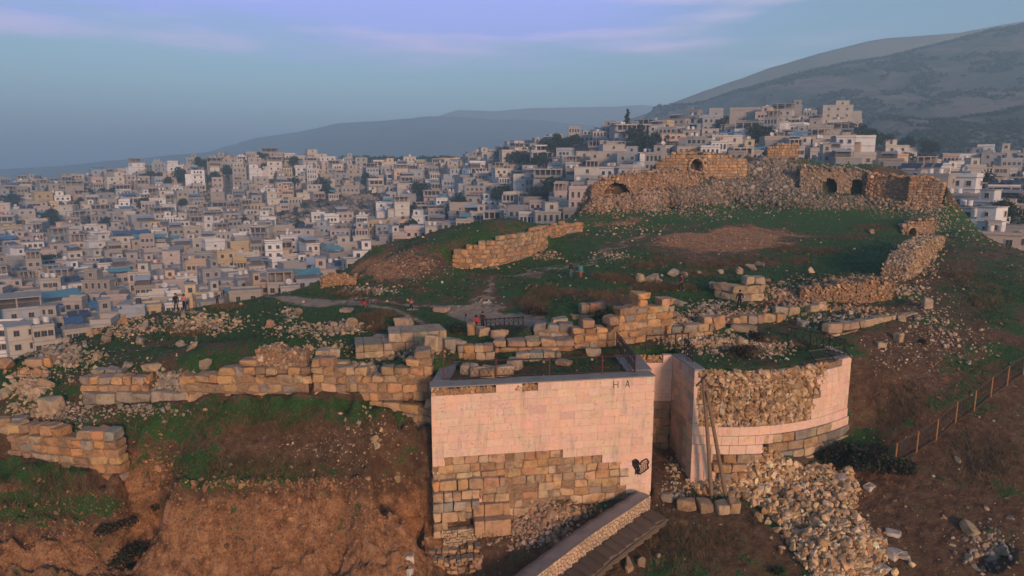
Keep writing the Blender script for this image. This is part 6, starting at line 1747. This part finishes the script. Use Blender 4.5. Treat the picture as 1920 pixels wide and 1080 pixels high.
TREES = [(170, 378), (95, 372), (215, 372), (285, 345), (340, 345), (390, 318), (430, 335), (400, 348), (315, 352), (375, 320), (500, 330), (550, 318), (490, 305), (640, 300), (555, 355), (560, 450), (455, 430), (205, 435), (345, 395), (270, 400), (150, 395), (205, 490), (85, 515), (95, 430), (20, 395), (25, 405),
         (610, 370), (605, 360), (690, 355), (790, 375), (800, 378), (890, 345), (895, 362), (940, 385), (945, 310), (965, 318), (1000, 300), (985, 312), (1040, 290), (1060, 285), (1075, 280), (1035, 300), (1015, 325), (1005, 330), (1090, 270), (1190, 285), (1205, 290), (1225, 290), (1195, 278), (1320, 250), (1415, 278), (1430, 280), (1345, 262), (1580, 255), (1030, 385), (1035, 375), (1012, 390), (770, 455), (865, 405), (768, 410),
         (1600, 275), (1620, 270), (1640, 285), (1660, 280), (1610, 290), (1700, 290), (1715, 285), (1740, 300), (1760, 295), (1790, 300), (1810, 290), (1780, 285), (1860, 295), (1880, 300), (1830, 385), (1868, 440), (1900, 425)]
FREE += [(a, b_ + 9, 11, 12) for a, b_ in TREES] + [(1213, 288, 13, 22), (1175, 252, 20, 22), (837, 446, 11, 22), (902, 332, 8, 14)]
cand = []
for _ in range(200000):
    u = rng.uniform(-.95, .95); D = math.sqrt(rng.uniform(104 ** 2, 470 ** 2)); x, y = u * D, D
    cand.append((x, y))
cand = np.array(cand); CZ = town_z(cand[:, 0], cand[:, 1]); CPX, CPY = project(cand[:, 0], cand[:, 1], CZ)
placed = list(taken)
grid = {}
def gkey(x, y): return (int(x // 16), int(y // 16))
for t in placed: grid.setdefault(gkey(t[0], t[1]), []).append(t)
auto = []
for (x, y), z, px, py in zip(cand, CZ, CPX, CPY):
    n = 2 if rng.random() < .5 else (1 if rng.random() < .86 else 3)
    w_, d_ = rng.uniform(5, 10.5) * np.interp(y, [150, 320], [.66, 1]), rng.uniform(5, 8.5) * np.interp(y, [150, 320], [.74, 1])
    if not clear_of_mound(x, y, z + 3 * n - .6): continue
    if px > 1600 and py < 312: continue
    if px > 1590 and px < 1760 and py < 345: continue
    if any(abs(px - a) < b2 and abs(py - b_ ) < c2 for a, b_, b2, c2 in FREE): continue
    if py < 225 or y > np.interp(px, [-400, 780, 1150, 1640, 1641, 2400], [468, 465, 352, 372, 345, 345]): continue
    r_ = math.hypot(w_, d_) * .47
    kx, ky = gkey(x, y); bad = False
    for i in (-1, 0, 1):
        for j in (-1, 0, 1):
            for t in grid.get((kx + i, ky + j), ()):
                if math.hypot(t[0] - x, t[1] - y) < (t[2] + r_) * .82: bad = True; break
    if bad: continue
    t = (x, y, r_); grid.setdefault((kx, ky), []).append(t)
    auto.append([x, y, z, w_, d_, n, px, py])
size = [a[3] * (a[5] * 3 + 1) / a[1] ** 2 * (1 if clear_of_mound(a[0], a[1], a[2] + 1.0) else .45) for a in auto]
order = np.argsort(size)[::-1]
NAMED = 300 - len(SPEC)
pr = random.Random(5)
for k in order[:NAMED]:
    x, y, z, w_, d_, n, px, py = auto[k]
    zn = zone(px, py)
    for tries in range(400):
        colw, roof, front = pr.choice(WPICK), proof(pr) if tries < 60 else pr.choice(ROOFS), pr.choice(FRONTS)
        if tries > 260: colw = pr.choice(list(WCOL))
        key = (colw, n, roof, front, zn)
        if key not in used: break
    else:
        key = (colw, n, roof, front, zn)
    used.add(key)
    lab = f'{colw} {NUMW[n]} house, {roof}, {front}, {zn}'
    houses.append((Vector((x, y, z)), facing(x, y, float(.5 * fbm(np.array(x / 60), np.array(y / 60), 44, 2)) + pr.uniform(-.3, .3)), w_, d_, n, colw, roof, front, lab))
near_lab = []
for p, rz, w_, d_, n, colw, roof, front, lab in houses:
    o = empty('town_house', p, rz); tag(o, lab, 'house', 'houses of the hillside town')
    build_house(House(p, rz, o), pr, w_, d_, n, colw, roof, front)
    near_lab.append((p.x, p.y, f'{colw} {NUMW[n]} house, {roof}, {front}'))
mg_ = MB()
for k in order[NAMED:]:
    x, y, z, w_, d_, n, px, py = auto[k]
    build_house(House((x, y, z), facing(x, y, float(.5 * fbm(np.array(x / 60), np.array(y / 60), 44, 2)) + pr.uniform(-.3, .3)), None, mg_), pr, w_, d_, n, pr.choice(WPICK), proof(pr), pr.choice(FRONTS))
o = mg_.make('town_houses', HM); tag(o, 'mass of small flat-roofed houses filling the far hillside town', 'houses', kind='stuff')
print('houses', len(houses), 'mass', len(order) - NAMED)

# ------------------------------------------------------------------ trees
def tree_meshes(kind, seed):
    global rng
    keep_, rng = rng, np.random.default_rng(seed)
    mb = MB()
    if kind == 'round':
        bl = [(rng.normal(0, 1.0), rng.normal(0, .9), 3.0 + rng.normal(0, .5), rng.uniform(.9, 1.5), rng.uniform(.9, 1.4), rng.uniform(.8, 1.2)) for _ in range(9)]
        V, F_, cl = leaf_cloud(1500, bl, .22, GRN)
        mb.tube([(0, 0, -.5), (.1, 0, 1.0), (.05, .1, 2.6)], [.22, .17, .1], 7, (.07, .05, .035))
        for a in range(4): mb.tube([(.07, .03, 1.3), (math.cos(a * 1.6) * .7, math.sin(a * 1.6) * .7, 2.4), (math.cos(a * 1.6) * 1.1, math.sin(a * 1.6) * 1.0, 3.1)], [.1, .06, .03], 5, (.07, .05, .035))
    elif kind == 'cypress':
        bl = [(rng.normal(0, .12), rng.normal(0, .12), 1.2 + k * .75, max(.2, 1.05 * (1 - (k / 14) ** 1.5)), max(.2, 1.05 * (1 - (k / 14) ** 1.5)), .8) for k in range(14)]
        V, F_, cl = leaf_cloud(2200, bl, .2, [(.012, .026, .016), (.018, .032, .02), (.010, .02, .013)])
        mb.tube([(0, 0, -.5), (0, 0, 9)], [.25, .06], 7, (.06, .045, .03))
    else:
        bl = [(rng.normal(0, .3), rng.normal(0, .3), 2.2 + k * .8, max(.3, 2.0 * (1 - k / 12.5)), max(.3, 2.0 * (1 - k / 12.5)), .5) for k in range(11)]
        V, F_, cl = leaf_cloud(2000, bl, .24, [(.014, .028, .022), (.02, .036, .026), (.012, .022, .018)])
        mb.tube([(0, 0, -.5), (.05, 0, 11)], [.28, .05], 7, (.06, .045, .03))
        for a in range(8): z0 = 2 + a * .9; mb.tube([(0, 0, z0), (math.cos(a * 2.4) * 1.5 * (1 - a / 10), math.sin(a * 2.4) * 1.5 * (1 - a / 10), z0 + .2)], [.07, .03], 5, (.06, .045, .03))
    c = build('crown', V, [F_], M_LEAF, None, cl); t = mb.make('trunk', M_WOOD)
    r_ = (c.data, t.data); bpy.data.objects.remove(c); bpy.data.objects.remove(t); rng = keep_
    return r_
TM = {'round': [tree_meshes('round', s) for s in (1, 2, 3, 4)], 'cypress': [tree_meshes('cypress', 5)], 'pine': [tree_meshes('pine', 6), tree_meshes('pine', 7)]}
tl_used = {}
def tree(p, kind, sc, label, group='trees among the houses'):
    o = empty(kind + '_tree' if kind != 'cypress' else 'cypress_tree', p, rng.uniform(0, 6)); o.scale = (sc[0], sc[0], sc[1]); tag(o, label, 'tree', group)
    v = TM[kind][rng.integers(0, len(TM[kind]))]
    for nm, me in (('crown', v[0]), ('trunk', v[1])):
        c = bpy.data.objects.new(nm, me); COL.objects.link(c); c.parent = o
    return o
for px, py, pt, k, s0, lab in [(837, 432, 390, 'cypress', 1.1, 'tall dark cypress alone among the houses halfway up the slope'), (1213, 280, 236, 'cypress', 1.0, 'tall dark cypress beside the grey unfinished villa'),
                               (1175, 240, 202, 'pine', 1.3, 'dense double-topped pine standing clear on the ridge skyline'), (902, 325, 300, 'cypress', .7, 'short dark cypress beside the house right of the woods')]:
    p = town_hit(px, py)
    if p is None:
        u, _ = ray(px, py); D = np.linspace(280, 480, 200); zz = town_z(u * D, D); i = np.argmax((zz - ZC) / D); p = Vector((u * D[i], D[i], float(zz[i])))
    top = at_d(px, pt, p.y)[2]
    tree(p, k, (s0, max(.4, (top - p.z) / 11.2)), lab)
seen_t = set()
for px, py in TREES:
    p = town_hit(px, py)
    if p is None or not clear_of_mound(p.x, p.y, p.z + 4): continue
    dd = [(math.hypot(p.x - a, p.y - b_), l) for a, b_, l in near_lab]; dd.sort()
    for _, l in dd[:8]:
        adj = 'dark'
        lab = f'{adj} tree beside the {l}'
        if lab not in seen_t: break
    seen_t.add(lab)
    s = rng.uniform(1.35, 2.1); tree(p, 'round', (s * rng.uniform(.9, 1.25), s), lab)
def lumps(name, P, S, label, pal, sub=1):
    P = np.array(P); c = np.array(pal)[rng.integers(0, len(pal), len(P))] * rng.uniform(.7, 1.3, (len(P), 1))
    bl = []; V, F_, C_, n0 = [], [], [], 0
    k = 26
    n = len(P); d = rng.normal(0, 1, (n, k, 3)); d /= np.linalg.norm(d, axis=2)[..., None]
    ctr = P[:, None, :] + d * rng.random((n, k, 1)) ** .4 * np.array(S)[:, None, None] * np.array([1, 1, .75])
    a = rng.normal(0, 1, (n, k, 3)); a /= np.linalg.norm(a, axis=2)[..., None]; b_ = np.cross(a, d); sz = np.array(S)[:, None, None] * .38
    Q = np.stack([ctr - a * sz, ctr + b_ * sz, ctr + a * sz, ctr - b_ * sz], 2)
    cl = np.repeat(np.repeat(c, k, 0) * rng.uniform(.8, 1.2, (n * k, 1)), 4, 0)
    o = build(name, Q.reshape(-1, 3), [np.arange(n * k * 4).reshape(-1, 4)], M_LEAF, None, cl); return tag(o, label, 'trees' if 'wood' in name else 'scrub', kind='stuff')
P, S = [], []
for _ in range(700):
    px = rng.uniform(640, 860); u, _s = ray(px, 300); D = rng.uniform(490, 600); P.append((u * D, D, max(float(town_z(np.array(u * D), np.array(D))), ZC + ray(px, 306 + (D - 490) * -.09)[1] * D - 1.5) + rng.uniform(0, 2))); S.append(rng.uniform(2, 3.2))
lumps('woods', P, S, 'dark wood filling the gap in the town ridge', [(.016, .034, .018), (.024, .044, .022)])
P, S = [], []
gpt = rng.integers(0, len(cand), 2600)
gz = fbm(cand[gpt, 0] / 30, cand[gpt, 1] / 30, 71, 3)
for (x, y), z, g_ in zip(cand[gpt], CZ[gpt], gz):
    if g_ > .0 and clear_of_mound(x, y, z + 3): P.append((x, y, z + .9)); S.append(rng.uniform(1.0, 2.4))
lumps('garden_foliage', P, S, 'dark garden greenery squeezed between the town houses', [(.018, .036, .02), (.03, .048, .026), (.04, .045, .026)])
P, S = [], []
n = 17000; u = rng.uniform(.12, .9, n); D = np.exp(rng.uniform(math.log(410), math.log(1010), n)); x, y = u * D, D; z = hill_z(x, y)
den = fbm(x / 70, y / 70, 61, 4) + .5 * fbm(x / 20, y / 20, 62, 2) + .35 * np.clip((480 - y) / 120, -.3, 1)
ok = (den > -.06) & (z > -30)
P = np.stack([x, y, z + .5], 1)[ok]; S = rng.uniform(1.2, 2.7, ok.sum()) * np.clip(y[ok] / 520, 1, 1.9)
uu = np.linspace(.2, .9, 420); D = 985 + rng.normal(0, 14, 420); x, y = uu * D, D; k = fbm(x / 60, y * 0, 5, 3) > -.12
P = np.vstack([P, np.stack([x, y, hill_z(x, y) + 1.5], 1)[k]]); S = np.r_[S, rng.uniform(2.2, 3.8, k.sum())]
lumps('scrub', P, S, 'dark scrub and olive trees dotting the rocky hill', [(.020, .036, .022), (.030, .048, .028), (.016, .028, .018)])
P, S = [], []
for px, py, rx, ry, n in ((640, 398, 80, 16, 240), (545, 415, 40, 14, 90), (420, 366, 40, 6, 60), (690, 372, 50, 8, 90)):
    for dx, dy in rng.normal(0, .5, (n, 2)):
        p = town_hit(px + dx * rx, py + dy * ry)
        if p is not None: P.append(tuple(p)); S.append(rng.uniform(.5, 1.8))
o = stones('rock_outcrop', np.array(P), np.array(S), pick('grey', len(P)) * .8, M_RUBBLE, None, 1); tag(o, 'bare grey rock outcrop left open between the houses', 'rocks', kind='stuff')
# masts and poles
def mast(px, py, h, lab, lattice):
    p = town_hit(px, py)
    if p is None: return
    o = empty('radio_mast' if lattice else 'street_pole', p); tag(o, lab, 'mast' if lattice else 'pole', 'masts on the ridge' if lattice else 'poles among the houses')
    mb = MB()
    if lattice:
        for a in range(3): mb.bar((math.cos(a * 2.1) * .4, math.sin(a * 2.1) * .4, 0), (math.cos(a * 2.1) * .12, math.sin(a * 2.1) * .12, h), .07, (.16, .15, .15))
        for k in range(int(h)): mb.bar((-.35 + .02 * k, 0, k), (.35 - .02 * k, 0, k + 1), .05, (.16, .15, .15))
    else: mb.tube([(0, 0, -.5), (0, 0, h)], [.13, .09], 6, (.09, .075, .06))
    mb.make('shaft', M_PAINT, o); mb = MB()
    if lattice:
        for k in (.7, .85, .95): mb.box((.3, -.2, h * k), (.25, .12, .5), k, (.3, .3, .3))
        mb.make('antenna', M_PAINT, o)
    else: mb.box((0, 0, h - .6), (.8, .05, .06), .3, (.09, .075, .06)); mb.make('crossarm', M_PAINT, o)
mast(358, 312, 10, 'tall lattice radio mast with antennas standing on the town ridge', True)
mast(347, 312, 6, 'shorter thin mast next to the tall lattice mast', True)
mast(185, 340, 10, 'pale radio mast near the lower end of the town ridge', True)
mast(1105, 262, 9, 'lattice mast on the roofs near the grey unfinished villa', True)
for px, py, h, lab in ((392, 310, 6, 'dark pole on the ridge right of the lattice mast'), (514, 302, 7, 'dark pole on the ridge beside the woods'), (1052, 280, 7, 'dark pole where the slope climbs to the villa'), (1296, 312, 11, 'thick dark pole rising above the arched citadel wall'), (318, 425, 8, 'thin pole halfway up the slope in front of beige walls'), (310, 460, 9, 'thin pole beside the long cream house'), (460, 400, 8, 'thin pole below the bare earth patch'), (580, 480, 8, 'thin pole low in the town above the mound'), (846, 400, 7, 'thin pole near the lone cypress'), (978, 425, 9, 'thin pole beside the white house at the mound edge'), (505, 395, 8, 'thin pole left of the rock outcrop'), (150, 500, 8, 'thin pole in the hazy lower town')):
    mast(px, py, h, lab, False)
# ------------------------------------------------------------------ people
def person(loc, face, H, pose, top, legs, hair, label, hairstyle='short', shoes=(.03, .03, .03), skin=(.32, .19, .13), head=1.0, sleeves=True):
    """a continuous body grown over a posed skeleton; face = heading the figure looks toward (0 = at the viewer)"""
    J = {'pelvis': (0, 0, .53), 'waist': (0, -.005, .61), 'chest': (0, 0, .735), 'neckb': (0, .005, .825), 'neck': (0, 0, .865), 'head': (0, -.012, .915), 'crown': (0, -.005, .958)}
    for s, n in ((-1, 'L'), (1, 'R')):
        J['hip' + n] = (s * .048, 0, .505); J['knee' + n] = (s * .055, -.012, .285); J['ankle' + n] = (s * .056, .012, .045); J['toe' + n] = (s * .064, -.085, .018)
        J['sho' + n] = (s * .098, .005, .805); J['elb' + n] = (s * .135, .015, .64); J['wri' + n] = (s * .15, -.02, .50); J['palm' + n] = (s * .152, -.03, .455)
    for k, v in pose.items(): J[k] = v
    Rr = {'pelvis': .086, 'waist': .083, 'chest': .095, 'neckb': .056, 'neck': .034, 'head': .056 * head, 'crown': .046 * head, 'hip': .068, 'knee': .05, 'ankle': .034, 'toe': .023, 'sho': .052, 'elb': .038, 'wri': .026, 'palm': .021}
    names = list(J); V = [Vector(J[k]) * H for k in names]; rad = [Rr[k.rstrip('LR')] * H for k in names]; ix = {k: i for i, k in enumerate(names)}
    E = [('pelvis', 'waist'), ('waist', 'chest'), ('chest', 'neckb'), ('neckb', 'neck'), ('neck', 'head'), ('head', 'crown')]
    for n in 'LR': E += [('pelvis', 'hip' + n), ('hip' + n, 'knee' + n), ('knee' + n, 'ankle' + n), ('ankle' + n, 'toe' + n), ('chest', 'sho' + n), ('sho' + n, 'elb' + n), ('elb' + n, 'wri' + n), ('wri' + n, 'palm' + n)]
    E = [(ix[a], ix[b_]) for a, b_ in E]; names2 = list(names)
    for n in 'LR':                       # four curled fingers of unequal length and a thumb from the side of the palm
        p = V[ix['palm' + n]]; d = (p - V[ix['wri' + n]]).normalized(); fw = Vector((0, -1, 0)); side = d.cross(fw)
        if side.length < .1: side = Vector((1, 0, 0))
        side.normalize(); bend = side.cross(d).normalized()
        if bend.y > 0: bend = -bend
        for k, (o_, ln) in enumerate(((-.017, .042), (-.006, .05), (.006, .047), (.016, .036))):
            a = len(V); V.append(p + (side * o_ + d * .014) * H); V.append(p + (side * o_ + d * (.014 + ln * .55) + bend * .006) * H); V.append(p + (side * o_ + d * (.014 + ln * .85) + bend * .026) * H)
            rad += [.0062 * H, .0056 * H, .0046 * H]; names2 += ['palm' + n] * 3; E += [(ix['palm' + n], a), (a, a + 1), (a + 1, a + 2)]
        a = len(V); V.append(p + (bend * .018 - d * .006) * H); V.append(p + (bend * .03 + d * .022) * H); rad += [.0075 * H, .006 * H]; names2 += ['palm' + n] * 2; E += [(ix['palm' + n], a), (a, a + 1)]
    nose = len(V); V.append((Vector(J['head']) + Vector((0, -.06 * head, -.004))) * H); rad.append(.009 * H); names2.append('head'); E.append((ix['head'], nose))
    for s in (-1, 1): V.append((Vector(J['head']) + Vector((s * .06 * head, .008, 0))) * H); rad.append(.011 * H); names2.append('head'); E.append((ix['head'], len(V) - 1))
    me = bpy.data.meshes.new('person'); me.from_pydata(V, E, []); o = bpy.data.objects.new('person', me); COL.objects.link(o)
    md = o.modifiers.new('skin', 'SKIN'); md.use_smooth_shade = True; md.branch_smoothing = .6
    sv = me.skin_vertices[0].data
    for i, r_ in enumerate(rad): sv[i].radius = (r_, r_ * (.72 if names2[i] in ('pelvis', 'waist', 'chest', 'neckb') else 1.0)); sv[i].use_root = (i == 0)
    sb = o.modifiers.new('sub', 'SUBSURF'); sb.levels = 1; sb.render_levels = 1
    bpy.context.view_layer.update()
    dg = bpy.context.evaluated_depsgraph_get(); m2 = bpy.data.meshes.new_from_object(o.evaluated_get(dg))
    o.modifiers.clear(); o.data = m2; bpy.data.meshes.remove(me)
    co = np.empty(len(m2.vertices) * 3); m2.vertices.foreach_get('co', co); co = co.reshape(-1, 3)
    VA = np.array([tuple(v) for v in V]); near = np.argmin(((co[:, None] - VA[None]) ** 2).sum(-1), 1)
    def cof(k):
        b = k.rstrip('LR')
        if b in ('pelvis', 'hip', 'knee'): return legs
        if b == 'ankle': return legs
        if b == 'toe': return shoes
        if b in ('head', 'neck', 'crown', 'palm'): return skin
        if b in ('wri',): return skin if not sleeves else top
        return top
    cl = np.array([cof(names2[k]) for k in near], float)
    hz = co[:, 2] / H; cl[(np.isin(near, [ix['ankleL'], ix['ankleR']])) & (co[:, 2] < V[ix['ankleL']].z * .8)] = shoes
    a_ = m2.color_attributes.new('Col', 'FLOAT_COLOR', 'POINT'); a_.data.foreach_set('color', np.hstack([cl, np.ones((len(cl), 1))]).astype(np.float32).ravel())
    m2.materials.clear(); m2.materials.append(M_CLOTH)
    for p in m2.polygons: p.use_smooth = True
    # hair: a cap shaped over the skull, longer at the back where the photo shows it
    mb = MB(); hc = (Vector(J['head']) + Vector(J['crown'])) * .5 * H; v, f_ = ICO2; r_ = .067 * H * head
    W_ = v * np.array([r_ * .98, r_ * 1.08, r_ * 1.12]); front = (v[:, 1] < -.25) & (v[:, 2] < .35)
    W_[front] *= .55; low = v[:, 2] < -.3
    if hairstyle == 'short': W_[low] *= np.array([.85, .9, .55])
    else:
        W_[low & ~front] *= np.array([1.05, 1.0, 2.6 if hairstyle == 'long' else 1.6])
        if hairstyle == 'scarf': W_[v[:, 2] < -.2] = v[v[:, 2] < -.2] * np.array([r_ * 1.1, r_ * 1.15, r_ * 1.7])
    mb.add(W_ + np.array(hc) + (0, .008 * H, .006 * H), None, f_, hair); mb.make('headscarf' if hairstyle == 'scarf' else 'hair', M_CLOTH, o, True)
    for s in (-1, 1):
        mb = MB(); v0, f0 = ICO0; mb.add(v0 * .006 * H + (np.array(J['head']) + (s * .02, -.05 * head, .008)) * H, None, f0, (.02, .015, .012)); mb.make('eye', M_CLOTH, o, True)
    o.location = loc; o.rotation_euler = (0, 0, face)
    tag(o, label, 'person', 'people on the mound'); return o
STAND = {}
APART = {'ankleL': (-.085, .012, .045), 'toeL': (-.1, -.08, .018), 'kneeL': (-.07, -.012, .285), 'ankleR': (.085, .012, .045), 'toeR': (.1, -.08, .018), 'kneeR': (.07, -.012, .285)}
WALK = {'kneeL': (-.05, -.09, .30), 'ankleL': (-.05, -.12, .05), 'toeL': (-.052, -.21, .03), 'kneeR': (.05, .03, .29), 'ankleR': (.05, .17, .09), 'toeR': (.055, .11, .02), 'elbL': (-.13, .06, .65), 'wriL': (-.14, .09, .52), 'palmL': (-.14, .09, .475), 'elbR': (.13, -.04, .65), 'wriR': (.14, -.12, .56), 'palmR': (.14, -.155, .53)}
RUN = {'kneeL': (-.05, -.14, .35), 'ankleL': (-.05, -.10, .14), 'toeL': (-.05, -.18, .10), 'kneeR': (.05, .06, .29), 'ankleR': (.05, .22, .16), 'toeR': (.05, .19, .08), 'elbL': (-.14, .08, .68), 'wriL': (-.12, -.02, .62), 'palmL': (-.12, -.06, .61), 'elbR': (.14, -.06, .68), 'wriR': (.11, -.17, .72), 'palmR': (.10, -.2, .75)}
FOLD = {'elbL': (-.14, -.02, .66), 'wriL': (-.03, -.12, .69), 'palmL': (.005, -.135, .70), 'elbR': (.14, -.02, .66), 'wriR': (.03, -.125, .67), 'palmR': (-.005, -.14, .675)}
OUT = {'elbL': (-.165, .02, .665), 'wriL': (-.17, -.02, .54), 'palmL': (-.168, -.035, .50), 'elbR': (.165, .02, .665), 'wriR': (.17, -.02, .54), 'palmR': (.168, -.035, .50)}
HOLD = {'elbL': (-.14, -.03, .66), 'wriL': (-.09, -.15, .70), 'palmL': (-.075, -.185, .72)}
BK = (.014, .014, .016)
def ph(px, py, dmin=30): 
    for k in range(14):
        p = hit(px, py + k, dmin)
        if p is not None: return p - Vector((0, 0, .02))
person(ph(331, 583, 50), .1, 1.76, APART, BK, (.018, .018, .022), (.03, .02, .015), 'man in black jacket and dark trousers standing on the left skyline of the mound')
person(ph(346, 580, 50), -.15, 1.62, FOLD, (.50, .17, .15), BK, (.012, .012, .013), 'woman in salmon jacket and black headscarf standing beside the man in black jacket', 'scarf')
person(ph(408, 568, 50), .4, 1.25, OUT, (.03, .035, .045), BK, (.02, .015, .012), 'small child in dark blue top alone on the skyline bank', head=1.15)
person(ph(683, 587, 40), 2.9, 1.35, WALK, (.42, .035, .04), (.02, .045, .035), (.014, .012, .012), 'girl in bright red jacket with long black hair walking on the grass', 'long', head=1.1)
person(ph(771, 583, 40), 1.3, 1.2, RUN, (.42, .10, .10), BK, (.014, .012, .012), 'child in pinkish red top and black trousers running along the path', 'mid', head=1.12)
KZ = .0
person(ph(874, 615, 40), 2.6, 1.15, STAND, (.13, .14, .16), (.10, .12, .16), (.015, .012, .012), 'child in grey clothes standing at the edge of the pale gravel', 'mid', head=1.15)
def on_block(px, py, top):
    p = hit(px, py, 40); return Vector((p.x, p.y, p.z + top))
person(ph(893, 618, 40), 2.8, 1.2, APART, (.55, .03, .045), BK, (.015, .012, .012), 'child in vivid red jacket standing between two other children', 'mid', head=1.15)
person(ph(905, 617, 40), 2.9, 1.45, STAND, (.05, .02, .022), BK, (.014, .012, .012), 'tallest of the three children, in dark maroon and black', head=1.08)
person(ph(1070, 521, 40), .5, 1.72, HOLD, (.016, .018, .024), (.07, .10, .17), (.014, .012, .012), 'man in black jacket and blue jeans looking at something in his hand', shoes=(.1, .1, .12))
person(ph(1089, 521, 40), .1, 1.4, STAND, (.04, .26, .30), (.36, .07, .075), (.014, .012, .012), 'child in turquoise top and red trousers beside the man in jeans', head=1.1)
person(ph(1277, 546, 40), -1.2, 1.62, WALK, (.20, .03, .032), BK, (.014, .012, .012), 'boy in dark red top and black trousers striding past the boulders', shoes=(.5, .48, .45), sleeves=False)
person(ph(1386, 578, 40), 3.0, 1.68, {**APART, **OUT}, BK, BK, (.014, .012, .012), 'man all in black standing with arms held away by the pale corner wall', shoes=(.3, .28, .26))
p = ph(347.5, 580, 50); B = Blocks()
mb = MB(); mb.tube([(0, 0, .2), (.02, 0, .1), (0, 0, -.12)], [.06, .11, .09], 8, BK); mb.bar((-.05, 0, .2), (-.06, 0, .55), .012, BK); mb.bar((.05, 0, .2), (-.02, 0, .55), .012, BK)
o = mb.make('handbag', M_CLOTH); o.location = p + Vector((.24, -.1, .72)); tag(o, 'black handbag hanging beside the woman in the salmon jacket', 'handbag')

# ------------------------------------------------------------------ the air: one even haze round everything
mb = MB(); mb.box((0, 4500, 134.0), (13000, 8000, 184.0), 0, (1, 1, 1))
HZB = mb.make('haze', bpy.data.materials.new('haze_air')); tag(HZB, 'bluish evening haze over the valley', 'haze', kind='stuff')
m = HZB.data.materials[0]; m.use_nodes = True; m.node_tree.nodes.clear()
v = m.node_tree.nodes.new('ShaderNodeVolumePrincipled'); v.inputs['Color'].default_value = (.50, .79, 1.0, 1); v.inputs['Density'].default_value = .00066; v.inputs['Anisotropy'].default_value = .1
mo = m.node_tree.nodes.new('ShaderNodeOutputMaterial'); m.node_tree.links.new(v.outputs[0], mo.inputs['Volume'])
